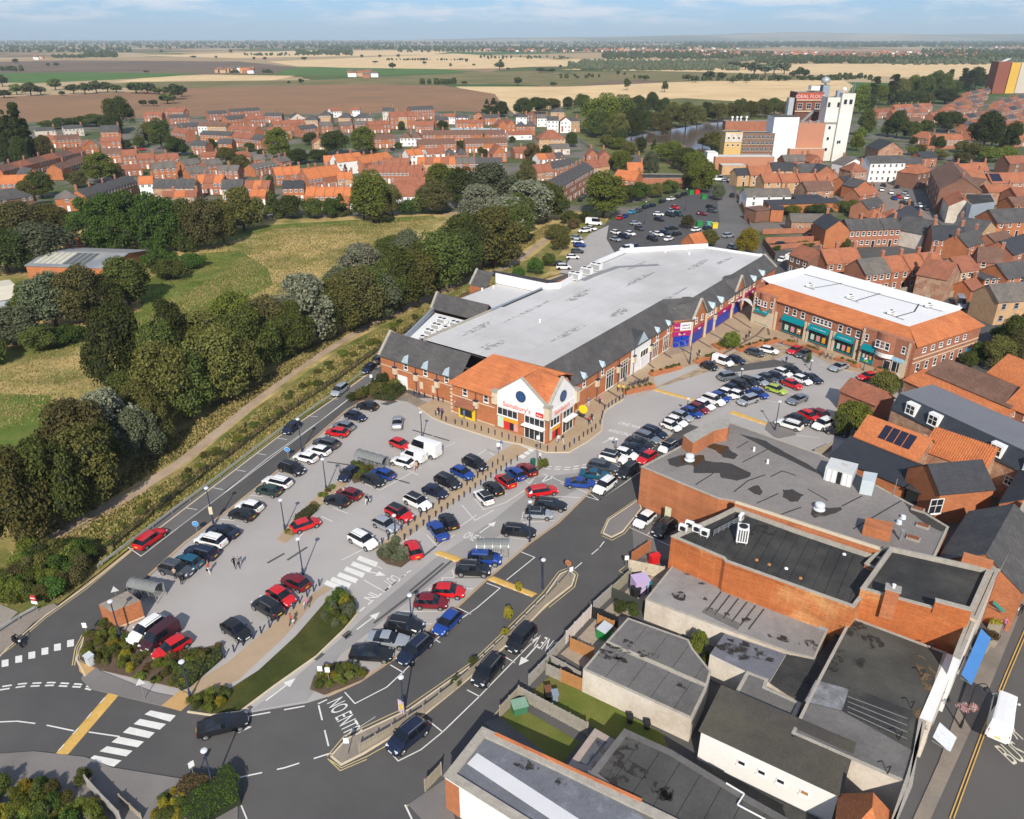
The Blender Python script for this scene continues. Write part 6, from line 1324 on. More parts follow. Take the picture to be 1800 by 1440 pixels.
b=MB();p=a.lerp(c,.3)+Vector((0,4,z));b.lathe([(.2,0),(.22,.8),(.9,1.1),(1.1,1.8),(.8,2.4),(.2,2.7)],p,12);b.build('radar_dome',WHITE,t,smooth=.8)
for k in(.6,.8,.95):b=MB();p=a.lerp(c,k)+Vector((0,2,z-.3));b.tube(p,p+Vector((0,0,6)),.14,.08);b.build('aerial_mast',STEEL,t)
t,a,c,an,z=tower('white_silo','white windowed silo tower between pink cladding and tallest silo',1456,1479,171,283,9,WSILO)
for k in(.16,.88):addwin(t,at(t,a,c,k,z-5),an,1.5,2.6,'plain')
for zz in(5,10.5,16):addwin(t,at(t,a,c,.5,zz),an,1.4,1.8,'plain')
b=MB();b.beam(a+Vector((0,-.2,19.5)),c+Vector((0,-.2,19.5)),.6,.9);b.build('ledge',COPING,t)
b=MB();b.box((a.x+6.2,a.y+3,z-.3),2.2,2.2,3.4);b.build('roof_box',LEAD,t)
t,a,c,an,z=tower('mill_tower','dark red brick mill tower with white painted letters near its top',1402,1449,162,274,12,RUSTB)
m=a.lerp(c,.5);zt=z
text('IDEAL FLOUR',t,tuple(m-t.matrix_world.translation+Vector((0,-.5,zt-3.0))),an,16,1.8,M('faded white lettering',(.7,.55,.5),.8,.1))
b=MB();b.box((m.x,m.y-.2,zt-3.9),(c-a).length,.4,3.4,an);b.build('painted_band',M('faded red paint',(.42,.09,.06),.85,.12,.3,3),t)
for zz in(zt-4.3,zt-10):b=MB();b.box((m.x,m.y-.2,zz),(c-a).length*1.01,.7,.5,an);b.build('band_course',STONE,t)
for k in(.17,.5,.83):addwin(t,at(t,a,c,k,zt-8.6),an,2.6,3.0,'cross')
for k in(.12,.32,.52,.72,.9):b=MB();p=a.lerp(c,k);b.box((p.x,p.y,3),2.6,.3,zt-13.5,an);b.build('brick_panel',RUSTB if k in(.12,.9)else M('sooty brick',(.14,.07,.05),.95,.2,.2,1.5),t)
b=MB();p=a.lerp(c,.02)+Vector((0,-1.5,zt-19));q=a.lerp(c,.72)+Vector((0,-1,zt-9));b.beam(p,q,1.2,1.3);b.build('conveyor',STEEL,t)
t,a,c,an,z=tower('lift_tower','pale steel lift tower with round cap rising behind the mill lettering',1448,1460,150,272,5,LEAD)
b=MB();p=a.lerp(c,.4)+Vector((0,2,z));b.lathe([(.4,0),(.4,.8),(2.1,1.2),(2.4,2.2),(2.2,3.2),(1.2,4.0),(.4,4.3)],p,14);b.build('tank_cap',M('steel tank cap',(.4,.42,.43),.5,.1,metal=.3),t,smooth=.8)
tower('mill_penthouse','small white penthouse on the red mill tower',1427,1442,151,272,5,WHITER,base=34)
tower('silver_silo','slim silver silo at the river side of the red mill tower',1388,1397,172,276,4,M('silver cladding',(.5,.52,.54),.4,.1,metal=.4))
tower('mill_block','white rendered mill block with a slate top, beside the pink block',1362,1406,206,284.5,12,M('bright white cladding',(.78,.79,.8),.7,.04),SLATED,par=.05)
t,a,c,an,z=tower('mill_block','salmon pink clad mill block with three roof fans',1405,1452,217,284.2,12,PINKC,PINKC,par=.05)
for k in(.2,.5,.8):b=MB();p=a.lerp(c,k)+Vector((0,4,z-.2));b.tube(p,p+Vector((0,-.3,1.2)),1.2,1.0,12);b.build('roof_fan',STEEL,t)
tower('mill_annexe','low salmon annexe under the pink clad block',1389,1450,262,286.5,6,PINKC,STONE,par=.05)
t,a,c,an,z=tower('mill_range','five storey red brick mill range with pale windows by the river',1306,1363,234,284.6,9,BRICKD,SLATED,par=.3)
for k in range(7):
    for f in(.16,.38,.6,.8):addwin(t,at(t,a,c,(k+.5)/7,z*f),an,1.9,1.9,'cross',frame=STONE,glass=GLASSB,tier='mid')
t,a,c,an,z=tower('mill_range','yellow and cream painted end of the mill range with small windows',1276,1306,232,285,9,M('yellow ochre paint',(.6,.4,.15),.85,.08,.2,2),SLATED,par=.3)
b=MB();m=a.lerp(c,.5);b.box((m.x,m.y-.1,z*.66),(c-a).length,.3,z*.3,an);b.build('cream_band',RENDER,t)
for k in(.2,.5,.8):addwin(t,(at(t,a,c,k,0)[0],at(t,a,c,k,0)[1]-.25,z*.76),an,1.2,1.2,'plain',tier='mid');addwin(t,at(t,a,c,k,z*.52),an,1.2,1.2,'plain',tier='mid')
t,a,c,an,z=tower('mill_rear_range','long red parapet range at the back of the river mill',1276,1360,213,270,7,BRICK,FELTD)
for k in(.16,.26,.34,.46):b=MB();p=a.lerp(c,k)+Vector((0,3,z-.3));b.lathe([(.4,0),(.4,1.6),(.7,1.7),(.7,2.4),(.1,2.7)],p,8);b.build('roof_vent',WHITE,t)
tower('mill_shed','low mill shed with a long pale roof and salmon front',1258,1362,276,299,9,PINKC,M('pale shed roof',(.6,.57,.5),.8,.08),par=.05)
tower('mill_shed','small shed with cream ribbed roof at the mill gate',1270,1312,291,308,7,BUFFB,MATS['pale shed roof'],par=.05)
tower('mill_shed','white and red shed end by the dark river trees',1244,1262,268,297,7,WHITER,WHITER,par=.05)
def tower2(name,label,u1,u2,vt,vb,d,wall):return tower(name,label,u1,u2,vt,vb,d,wall,par=.3)
t,a,c,an,z=tower2('grain_silo','tall red brown clad grain silo with a white roof hatch',1757,1779,108,165,16,M('red brown cladding',(.24,.075,.045),.7,.1,.06,.6))
b=MB();m=a.lerp(c,.6);slab(b,[(m.x-3,m.y,z),(m.x+4,m.y,z+3),(m.x+4,m.y+7,z+3),(m.x-3,m.y+7,z)],.3);b.build('roof_hatch',WHITE,t)
tower2('grain_silo','yellow clad slab beside the red brown grain silo',1780,1796,110,164.5,14,M('yellow cladding',(.62,.38,.06),.7,.06,.06,.6))
tower2('grain_silo','pale grey clad slab beside the yellow grain silo',1797,1835,110,164,14,M('pale cladding',(.52,.47,.4),.7,.06,.06,.6))
# ================================================================ TREES, SHRUBS AND GROUND COVER
import numpy as np
NR=np.random.default_rng(5)
def lfc(name,centers,radii,n,size,up=.35,squash=(1,1,1),shell_=(.55,1.0),core=True,flat=False):
    """leaf-sized faces through a crown of clumps: centers (k,3), radii (k,)"""
    centers=np.array(centers,float);radii=np.array(radii,float);p=radii**2;p/=p.sum()
    k=NR.choice(len(radii),n,p=p);d=NR.normal(size=(n,3));d/=np.linalg.norm(d,axis=1)[:,None]
    d[:,2]=np.where(d[:,2]<-.5,-d[:,2],d[:,2])
    r=radii[k]*NR.uniform(shell_[0],shell_[1],n)**.7
    c=centers[k]+d*r[:,None]*np.array(squash)
    nrm=d*.75+NR.normal(size=(n,3))*.55;nrm[:,2]+=up;nrm/=np.linalg.norm(nrm,axis=1)[:,None]
    a=np.cross(nrm,NR.normal(size=(n,3)));a/=np.linalg.norm(a,axis=1)[:,None];b=np.cross(nrm,a)
    s=size*NR.uniform(.6,1.35,n)[:,None]
    v=np.stack([c-a*s*.5,c-b*s*.36,c+a*s*.55,c+b*s*.36],1).reshape(-1,3)
    v[:,2]=np.maximum(v[:,2],.05)
    f=np.arange(4*n).reshape(n,4);nf=n
    vs,fs,mi=[v],[f],[np.zeros(n,int)]
    me=bpy.data.meshes.new(name)
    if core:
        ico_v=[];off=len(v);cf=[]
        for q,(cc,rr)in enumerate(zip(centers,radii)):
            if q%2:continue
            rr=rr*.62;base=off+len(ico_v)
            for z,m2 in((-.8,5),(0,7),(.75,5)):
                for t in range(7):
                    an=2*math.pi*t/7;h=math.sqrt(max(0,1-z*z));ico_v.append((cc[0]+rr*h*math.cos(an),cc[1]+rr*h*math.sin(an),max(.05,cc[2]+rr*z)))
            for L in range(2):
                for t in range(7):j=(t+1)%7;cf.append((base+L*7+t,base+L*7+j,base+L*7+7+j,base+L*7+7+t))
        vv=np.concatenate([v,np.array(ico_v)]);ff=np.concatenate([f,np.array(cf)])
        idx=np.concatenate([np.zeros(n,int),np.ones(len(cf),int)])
    else:vv,ff,idx=v,f,np.zeros(n,int)
    me.vertices.add(len(vv));me.vertices.foreach_set('co',vv.ravel().astype('f'))
    me.loops.add(4*len(ff));me.loops.foreach_set('vertex_index',ff.ravel().astype('i'))
    me.polygons.add(len(ff));me.polygons.foreach_set('loop_start',np.arange(0,4*len(ff),4,dtype='i'));me.polygons.foreach_set('loop_total',np.full(len(ff),4,'i'))
    me.materials.append(LEAF['mid']);me.materials.append(M('crown inner shade',(.02,.026,.01),.95,.2));me.polygons.foreach_set('material_index',idx.astype('i'))  # second slot: clump cores that block see-through, crown's inner shade put into their colour
    me.update(calc_edges=True);return me
LEAF={k:leafmat('leaves '+k,[q*1.2 for q in a],[q*1.2 for q in b])for k,a,b in(
    ('mid',(.052,.07,.017),(.11,.125,.036)),('dark',(.034,.046,.014),(.075,.088,.028)),('olive',(.075,.078,.022),(.145,.133,.042)),
    ('brown',(.068,.065,.026),(.13,.115,.044)),('silver',(.11,.118,.07),(.235,.235,.165)),('lime',(.075,.1,.016),(.17,.185,.04)),
    ('green',(.04,.075,.016),(.085,.135,.03)),('gold',(.15,.13,.015),(.33,.27,.035)),('grey',(.075,.09,.048),(.14,.155,.09)),('red',(.075,.055,.026),(.13,.085,.04)),('straw',(.2,.165,.065),(.38,.3,.13)))}
def trunkmesh(name,h,r,spread,limbs=5):
    b=MB();rr=random.Random(len(name)*7+int(h*10));b.tube((0,0,-.2),(.05,.03,h*.5),r,r*.72,8);b.tube((.05,.03,h*.5),(0,.1,h),r*.72,r*.3,8)
    for k in range(limbs):
        t=2*math.pi*k/limbs+rr.uniform(-.4,.4);z=h*rr.uniform(.35,.7);b.tube((0,0,z),(math.cos(t)*spread*.6,math.sin(t)*spread*.6,z+h*.45),r*.42,r*.12,6)
    return b.mesh('trunk',BARK)
def clumps(n,w,h,zc,rmin,rmax,shape='round',seed=0):
    r=random.Random(seed);C=[];Rr=[]
    for k in range(n):
        t=r.uniform(0,2*math.pi);u=r.uniform(-.75,1);q=math.sqrt(max(0,1-u*u))*r.uniform(.55,1.0)
        rad=r.uniform(rmin,rmax)
        if shape=='cone':z=r.random()**1.3;q=(1-z)*r.uniform(.5,1);C.append((math.cos(t)*q*w/2,math.sin(t)*q*w/2,.6+z*(h-1)));Rr.append(rad*(1.15-z*.7));continue
        if shape=='column':z=r.random();q=math.sin(math.pi*min(1,.18+z*.82))**.5*r.uniform(.3,1);C.append((math.cos(t)*q*w/2,math.sin(t)*q*w/2,.8+z*(h-1.8)));Rr.append(rad);continue
        C.append((math.cos(t)*q*(w/2-rad*.8),math.sin(t)*q*(w/2-rad*.8),zc+u*(h/2-rad*.75)));Rr.append(rad)
    return C,Rr
PROTO={}
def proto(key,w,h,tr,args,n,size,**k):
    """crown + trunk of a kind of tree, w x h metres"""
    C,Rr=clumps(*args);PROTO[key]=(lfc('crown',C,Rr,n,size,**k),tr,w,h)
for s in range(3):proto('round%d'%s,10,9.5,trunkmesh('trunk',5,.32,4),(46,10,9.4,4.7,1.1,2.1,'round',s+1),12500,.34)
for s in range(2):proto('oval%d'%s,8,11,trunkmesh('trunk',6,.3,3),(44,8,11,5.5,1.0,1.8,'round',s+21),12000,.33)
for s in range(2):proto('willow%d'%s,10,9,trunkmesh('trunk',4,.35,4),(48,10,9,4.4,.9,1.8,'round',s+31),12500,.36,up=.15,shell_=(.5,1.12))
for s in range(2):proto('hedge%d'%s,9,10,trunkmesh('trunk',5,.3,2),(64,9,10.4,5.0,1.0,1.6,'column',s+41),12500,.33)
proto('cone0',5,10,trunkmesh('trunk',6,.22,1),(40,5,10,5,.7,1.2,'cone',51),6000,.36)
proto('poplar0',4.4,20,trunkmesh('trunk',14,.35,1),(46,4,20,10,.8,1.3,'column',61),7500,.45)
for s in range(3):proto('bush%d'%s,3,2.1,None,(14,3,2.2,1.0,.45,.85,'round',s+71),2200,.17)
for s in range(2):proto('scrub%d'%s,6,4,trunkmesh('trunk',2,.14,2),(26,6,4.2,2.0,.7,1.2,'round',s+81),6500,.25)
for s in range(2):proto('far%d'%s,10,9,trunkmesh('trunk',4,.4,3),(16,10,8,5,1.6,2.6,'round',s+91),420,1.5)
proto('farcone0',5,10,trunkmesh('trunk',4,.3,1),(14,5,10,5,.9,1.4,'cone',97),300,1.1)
tr_=random.Random(17)
ADJ={'mid':'green','dark':'dark green','olive':'olive green','brown':'brownish','silver':'silvery','lime':'yellow green','green':'bright green','gold':'golden','grey':'grey green','red':'russet','straw':'straw coloured'}
def plant(pk,P,w,h,tint,label,group=None,name='tree',cat='tree'):
    me,tk,w0,h0=PROTO[pk];rz=tr_.uniform(0,6.28)
    if tk is None:
        o=single(name,me,label,cat,(P[0],P[1],P[2]if len(P)>2 else 0),rz,group,(w/w0,w/w0,h/h0));setmat(o,LEAF[tint]);return o
    t=thing(name,label,cat,(P[0],P[1],0),rz,group);t.scale=(w/w0,w/w0,h/h0)
    o=put('crown',me,t);setmat(o,LEAF[tint]);put('trunk',tk,t);return t
def depth(P):return P[1]*CP+CAM_H*SP
def trees(where,L,frm='',name='tree',cat='tree'):
    cnt={};tot={}
    for q in L:tot[q[5]]=tot.get(q[5],0)+1
    for(u,vb,vt,wp,pk,tint)in L:
        P=G(u,vb);h=HT(P,vt);w=wp*depth(P)/FPX;i=cnt.get(tint,0);cnt[tint]=i+1
        if pk[-1]not in '0123':
            n=sum(1 for k in PROTO if k.startswith(pk)and k[:-1]==pk);pk=pk+str(tr_.randrange(n))
        lab='%s%s %s%s'%((ordn(i)+' ')if tot[tint]>1 else '',ADJ[tint]+' '+cat,(('from '+frm+', ')if tot[tint]>1 and frm else ''),where)
        plant(pk,P,w,max(h,.4),tint,lab,('%ss %s'%(cat,where))if tot[tint]>1 else None,name,cat)
trees('in the belt beside the dirt path',[
 (-60,900,720,170,'round','mid'),(45,960,800,135,'round','olive'),(20,935,770,110,'oval','brown'),(110,930,770,120,'round','mid'),(168,893,745,110,'oval','olive'),(155,850,700,130,'round','brown'),
 (205,815,690,120,'willow','silver'),(252,815,720,90,'round','grey'),(265,770,668,90,'round','olive'),(222,690,535,120,'round','dark'),(312,650,525,72,'oval','dark'),(300,745,600,125,'round','olive'),(335,735,620,110,'round','mid'),
 (392,705,575,130,'round','olive'),(440,660,540,110,'round','mid'),(362,640,545,90,'oval','olive'),(415,600,515,95,'willow','lime'),(475,625,520,90,'oval','brown'),(495,630,555,80,'round','mid'),(540,605,485,130,'willow','silver'),(595,590,490,105,'round','olive'),(630,575,470,110,'round','brown'),(668,560,480,90,'willow','grey'),
 (640,500,430,95,'willow','silver'),(705,545,435,90,'oval','mid'),(735,540,440,80,'oval','olive'),(770,510,405,120,'round','mid'),(810,490,405,100,'round','dark'),(825,440,375,110,'round','mid'),(870,470,365,110,'willow','olive'),
 (890,425,345,105,'willow','silver'),(930,395,318,100,'willow','silver'),(862,370,288,105,'willow','grey'),(905,430,350,70,'round','mid'),(960,390,318,85,'round','mid'),(815,365,292,70,'oval','dark'),(842,392,325,80,'willow','silver'),(925,350,290,50,'round','brown'),(80,905,790,90,'round','mid'),(-20,940,800,120,'round','olive'),(190,860,740,90,'round','mid'),(240,750,650,90,'round','mid'),(300,700,560,90,'round','mid'),(280,790,700,70,'round','olive'),(350,690,600,90,'round','olive'),(430,690,590,80,'round','olive'),(465,650,560,80,'round','mid'),(520,625,530,80,'round','mid'),(570,600,510,80,'round','mid'),(610,585,490,70,'round','olive'),(650,565,470,80,'round','mid'),(690,550,450,80,'round','mid'),(745,520,425,80,'round','mid'),(790,495,415,70,'round','mid'),(850,470,375,80,'round','dark'),(885,460,365,70,'round','mid'),(910,410,340,70,'round','mid'),(600,545,470,80,'willow','grey'),(720,480,405,70,'willow','grey'),(690,470,415,70,'round','mid')],'the hut end')
trees('standing alone by the back car park',[(1060,382,298,78,'oval','lime')])
trees('on the town side of the meadow',[(655,392,297,70,'oval','lime'),(640,385,320,60,'round','mid'),(690,380,325,40,'oval','brown'),(775,350,288,70,'round','lime'),(765,375,318,75,'round','brown'),(740,375,335,45,'bush','mid'),(515,383,345,60,'scrub','dark'),(555,383,350,50,'scrub','mid'),(482,383,332,34,'cone','mid'),(600,378,340,34,'cone','mid'),(585,383,350,40,'scrub','green'),(715,378,352,40,'bush','green'),(670,392,350,50,'oval','olive')],'the hedge')
trees('in the tall clipped screen',[(168,440,350,70,'hedge','green'),(205,440,343,80,'hedge','green'),(240,445,338,85,'hedge','green'),(275,445,342,80,'hedge','green'),(310,440,350,70,'hedge','green'),(332,440,352,60,'hedge','mid'),(365,438,350,85,'willow','brown'),(395,430,350,60,'round','olive'),(430,405,330,80,'willow','olive')],'the warehouse')
trees('around the meadow sheds',[(70,465,392,140,'round','grey'),(15,480,402,110,'round','dark'),(40,415,355,110,'round','brown'),(95,410,358,70,'round','olive'),(100,575,480,110,'willow','grey'),(155,570,468,100,'round','brown'),(185,560,485,80,'round','mid'),(228,535,452,95,'willow','mid'),(145,565,515,60,'willow','grey'),(60,565,500,70,'scrub','mid'),(25,605,540,110,'willow','grey'),(-30,600,540,90,'round','dark'),(280,470,440,70,'scrub','green'),(75,615,575,70,'scrub','mid'),(120,600,575,80,'scrub','green'),(-20,640,590,80,'scrub','mid'),(300,490,458,70,'scrub','mid'),(335,470,448,60,'scrub','green')],'the frame edge')
trees('in the poplar clump',[(-8,285,195,30,'poplar','dark'),(16,288,178,27,'poplar','dark'),(30,285,200,26,'poplar','dark'),(46,288,176,30,'poplar','dark'),(58,285,205,24,'poplar','dark'),(10,290,235,45,'round','dark'),(40,292,240,40,'round','dark'),(82,285,238,40,'round','olive')],'the frame edge')
trees('among the town houses',[(180,320,268,60,'oval','lime'),(200,318,285,40,'round','brown'),(140,330,300,36,'round','brown'),(75,348,300,52,'oval','mid'),(50,365,318,40,'round','olive'),(285,262,206,42,'oval','mid'),(312,274,240,44,'round','dark'),(262,255,215,26,'oval','olive'),(248,258,222,20,'oval','silver'),(224,262,246,20,'round','dark'),(246,260,240,26,'round','mid'),(372,263,244,26,'round','dark'),(440,266,250,22,'oval','mid'),
 (400,290,258,40,'round','olive'),(425,302,272,40,'round','olive'),(492,279,224,50,'oval','lime'),(548,255,233,34,'round','dark'),(525,288,262,50,'round','dark'),(560,285,262,40,'round','dark'),(592,272,228,55,'round','dark'),(640,270,222,48,'oval','lime'),(608,312,290,16,'cone','dark'),(605,330,312,18,'cone','green'),(706,228,213,15,'round','mid'),(726,225,210,18,'cone','dark'),(778,228,212,24,'round','dark'),(845,215,206,12,'cone','dark'),(850,255,233,9,'cone','dark'),(810,262,246,22,'round','olive'),(852,275,262,16,'round','brown'),(845,272,258,12,'scrub','mid'),(935,285,252,36,'round','red'),(928,305,280,34,'round','brown'),(960,274,255,24,'round','mid'),(1004,258,232,28,'round','dark'),(950,220,202,28,'round','dark'),(1000,224,208,24,'round','mid'),(980,226,212,22,'round','dark'),
 (35,240,226,20,'round','mid'),(128,232,218,24,'round','dark'),(345,262,250,14,'round','mid'),(460,275,262,18,'round','dark'),(340,282,272,18,'scrub','green'),(700,262,250,18,'round','mid'),(670,228,218,12,'round','dark'),(475,320,308,16,'round','mid'),(120,318,305,16,'round','dark'),(25,318,305,14,'round','mid'),(235,300,290,16,'scrub','mid'),(510,300,290,20,'scrub','dark'),(655,268,258,16,'scrub','mid'),(900,250,240,16,'scrub','mid'),(870,300,288,18,'round','dark'),(755,330,318,20,'cone','dark'),(702,350,318,9,'cone','dark'),(725,355,320,10,'cone','dark')],'the poplars')
trees('before the ploughed field',[(215,232,168,60,'round','mid'),(198,236,200,40,'round','dark'),(170,222,200,50,'round','mid'),(140,222,205,50,'scrub','mid'),(110,226,208,50,'scrub','dark'),(82,224,212,30,'scrub','mid'),(868,205,172,28,'cone','dark'),(882,205,178,30,'round','dark'),(856,198,174,18,'cone','dark')],'the poplars')
trees('by the river bend',[(920,205,172,40,'round','dark'),(945,200,170,44,'round','dark'),(970,196,172,36,'round','olive'),(998,192,170,22,'oval','dark'),(1022,200,164,36,'round','mid'),(1040,235,172,50,'oval','lime'),(1062,240,162,60,'oval','lime'),(1090,235,165,55,'oval','mid'),(1052,242,190,50,'round','mid'),(1085,245,198,46,'round','olive'),(1110,240,192,46,'round','dark'),(1130,236,192,40,'round','dark'),(1150,230,196,34,'round','olive'),(1120,205,168,40,'round','mid'),(1145,200,162,30,'round','dark'),(1165,205,172,34,'round','dark'),(1180,222,180,42,'round','olive'),(1205,226,180,46,'round','olive'),(1225,220,186,38,'round','olive'),(1240,212,178,30,'round','dark'),(1262,215,180,40,'round','olive'),(1285,212,180,40,'round','olive'),(1300,208,172,30,'round','mid'),(1318,212,176,34,'round','olive'),(1340,206,174,36,'round','olive'),(1360,202,172,36,'round','mid'),(1380,205,176,30,'round','olive'),(1168,236,205,30,'round','olive'),
 (1088,258,225,30,'round','dark'),(1126,268,240,22,'oval','dark'),(1150,262,244,14,'cone','dark'),(1065,258,238,40,'scrub','olive'),(1085,262,242,40,'scrub','lime'),(1105,272,250,34,'scrub','olive'),(1180,285,248,50,'round','lime'),(1205,298,260,60,'round','mid'),(1220,305,265,50,'round','lime'),(1165,275,252,34,'scrub','lime'),(1250,262,232,40,'scrub','olive'),(1265,268,238,30,'scrub','olive'),(1235,258,242,26,'scrub','olive')],'the orchard end')
trees('along the back car park edge',[(1142,312,266,36,'round','grey'),(1092,302,262,42,'round','lime'),(1078,298,275,24,'round','mid'),(1232,338,282,60,'round','lime'),(1215,330,300,40,'round','olive'),(1262,352,322,28,'round','grey'),(1100,358,328,44,'scrub','mid'),(1125,352,322,44,'scrub','green'),(1150,346,322,40,'scrub','olive'),(1178,340,318,40,'scrub','mid'),(1110,345,325,30,'oval','dark'),(1208,402,378,26,'round','brown'),(1245,432,404,40,'round','olive'),(1312,446,402,46,'round','gold'),(1000,395,372,40,'scrub','mid'),(980,420,395,50,'scrub','olive'),(1010,402,385,30,'scrub','red'),(1030,392,372,34,'scrub','dark'),(965,468,446,30,'scrub','mid'),(940,482,455,34,'scrub','green'),(985,440,412,36,'scrub','olive'),(912,492,472,30,'scrub','green'),(1120,318,300,20,'cone','dark')],'the meadow')
trees('in the cypress wood behind the mill',[(1510,200,148,40,'round','lime'),(1532,188,132,18,'poplar','dark'),(1545,185,148,32,'round','lime'),(1565,185,128,20,'poplar','dark'),(1580,178,138,36,'round','olive'),(1600,176,132,34,'round','lime'),(1622,178,130,36,'round','mid'),(1640,172,124,36,'round','mid'),(1662,170,120,14,'poplar','dark'),(1655,175,128,40,'round','mid'),(1690,160,118,18,'poplar','dark'),(1712,158,118,40,'round','dark'),(1732,156,130,30,'round','mid'),(1675,168,140,30,'oval','mid'),(1585,184,160,34,'round','dark'),(1605,184,158,40,'round','dark'),(1660,182,156,55,'round','dark'),(1520,200,165,30,'oval','dark'),(1702,162,122,16,'poplar','dark'),(1630,184,164,26,'round','olive')],'the mill')
trees('in the white house gardens',[(1520,240,192,36,'round','mid'),(1510,256,225,24,'scrub','lime'),(1575,242,192,36,'round','dark'),(1560,240,210,30,'round','mid'),(1600,245,212,40,'round','mid'),(1625,236,210,30,'round','mid'),(1664,232,194,58,'round','dark'),(1728,262,196,66,'round','dark'),(1775,262,212,36,'oval','dark'),(1742,258,220,40,'round','dark'),(1545,312,286,20,'round','mid'),(1604,256,240,14,'scrub','dark'),(1650,262,240,24,'scrub','mid'),(1615,270,255,30,'scrub','olive'),(1690,268,248,34,'scrub','brown'),(1712,278,252,40,'scrub','olive'),(1740,285,258,46,'scrub','lime'),(1765,285,258,40,'scrub','lime'),(1690,285,268,40,'scrub','brown'),(1650,280,265,34,'scrub','olive'),(1600,272,258,24,'scrub','lime'),(1505,265,238,26,'scrub','lime')],'the mill')
trees('near the lane yards',[(1393,378,362,40,'scrub','lime'),(1440,376,360,50,'scrub','dark'),(1480,372,355,44,'scrub','mid'),(1500,364,352,30,'scrub','lime'),(1488,440,420,16,'scrub','olive'),(1310,353,340,16,'scrub','dark'),(1415,432,424,34,'bush','mid'),(1440,430,420,20,'bush','dark'),(1360,438,430,30,'bush','green')],'the lane')
trees('beside the teal building',[(1770,620,555,50,'round','mid'),(1720,640,602,44,'scrub','green'),(1745,650,590,60,'round','olive'),(1790,640,580,60,'round','brown'),(1758,600,575,40,'scrub','green'),(1700,645,618,30,'scrub','mid'),(1800,600,552,50,'scrub','olive')],'the end wall')
trees('in the car park corner bed',[(1490,760,708,55,'scrub','lime'),(1480,765,728,36,'scrub','mid'),(1510,755,712,40,'scrub','lime'),(1550,695,655,50,'scrub','olive'),(1565,690,660,36,'scrub','mid'),(1420,640,620,10,'bush','mid')],'the island lamp')
trees('in the shop square planter',[(1285,612,585,36,'scrub','lime'),(1275,615,596,20,'bush','mid')])
def bed(where,L,frm):trees(where,L,frm,'shrub','shrub')
rb=random.Random(4)
def fbd(where,px,n,tints,frm,wpx=(16,26),hpx=(10,18),keys='bush'):
    P=ccw(px);us=[p[0]for p in px];vs=[p[1]for p in px];L=[];tries=0
    def inside(u,v):
        c=False;j=len(px)-1
        for i in range(len(px)):
            if(px[i][1]>v)!=(px[j][1]>v)and u<(px[j][0]-px[i][0])*(v-px[i][1])/(px[j][1]-px[i][1])+px[i][0]:c=not c
            j=i
        return c
    pts=[]
    while len(pts)<n and tries<6000:
        tries+=1;u,v=rb.uniform(min(us),max(us)),rb.uniform(min(vs),max(vs))
        if inside(u,v)and all((u-a)**2+(v-b_)**2>(wpx[0]*.5)**2 for a,b_ in pts):pts.append((u,v))
    for u,v in sorted(pts):w=rb.uniform(*wpx);L.append((u,v,v-rb.uniform(*hpx),w,keys,rb.choice(tints)))
    bed(where,L,frm)
fbd('in the brick hut bed',[(150,1122),(195,1092),(212,1120),(262,1132),(312,1158),(385,1140),(388,1155),(320,1210),(175,1176),(142,1158)],62,['mid','olive','olive','lime','red','lime','gold','mid','olive'],'the kerb',(16,26),(9,16))
fbd('in the path mouth bed',[(325,1240),(345,1226),(400,1215),(402,1235),(370,1252),(340,1252)],12,['gold','lime','mid'],'the path',(16,24),(10,16))
fbd('at the clipped lawn end',[(560,1100),(575,1060),(598,1042),(618,1052),(622,1078),(600,1104)],18,['lime','mid','gold','grey','green'],'the lawn',(18,28),(12,18))
fbd('in the no entry island',[(550,1208),(556,1190),(590,1168),(645,1180),(636,1192),(590,1212)],16,['gold','lime','mid','olive'],'the zebra',(16,24),(8,13))
fbd('in the pale bollard path bed',[(668,982),(676,965),(692,955),(714,968),(718,985),(700,995)],10,['grey','silver','grey'],'the bollards',(18,26),(10,16))
fbd('in the bed by the trolley shelter',[(618,828),(622,815),(655,820),(640,842),(625,846)],9,['mid','olive','lime'],'the shelter',(14,22),(8,13))
fbd('in the aisle island',[(545,895),(565,872),(598,850),(604,853),(572,880),(515,945),(492,950),(500,938)],12,['lime','olive','straw'],'the lamp',(12,18),(5,9))
fbd('by the supermarket end wall',[(622,706),(658,682),(685,668),(700,676),(708,690),(680,700),(650,702)],20,['dark','mid','olive'],'the access lane',(20,30),(14,24))
fbd('in the bottom corner hedge',[(-20,1420),(-20,1385),(60,1372),(150,1370),(158,1400),(200,1470),(-20,1480)],34,['mid','lime','green','gold','olive','lime','mid'],'the frame edge',(28,42),(16,26))
fbd('in the russet lamp border',[(260,1440),(300,1400),(325,1382),(372,1380),(360,1400),(330,1440)],14,['red','lime','mid','gold'],'the fence',(20,30),(10,18))
fbd('in the scrub below the guard rail',[(-20,1055),(10,1000),(60,960),(110,965),(170,985),(150,1015),(90,1058),(30,1068),(0,1060)],40,['mid','green','olive','dark','brown','lime'],'the frame edge',(28,44),(18,32))
fbd('along the dark mesh fence',[(120,1000),(200,930),(330,825),(450,730),(600,622),(720,556),(730,562),(600,650),(470,745),(340,850),(200,965),(140,1010)],60,['straw','olive','mid','lime','lime','mid','olive'],'the guard rail',(12,24),(4,10))
bed('on the traffic island fence line',[(912,1040,1022,14,'bush','gold'),(893,1090,1066,20,'bush','gold'),(888,1120,1105,18,'bush','gold'),(834,1170,1155,22,'bush','mid'),(802,1206,1190,24,'bush','mid'),(955,822,806,22,'bush','lime')],'the signpost')
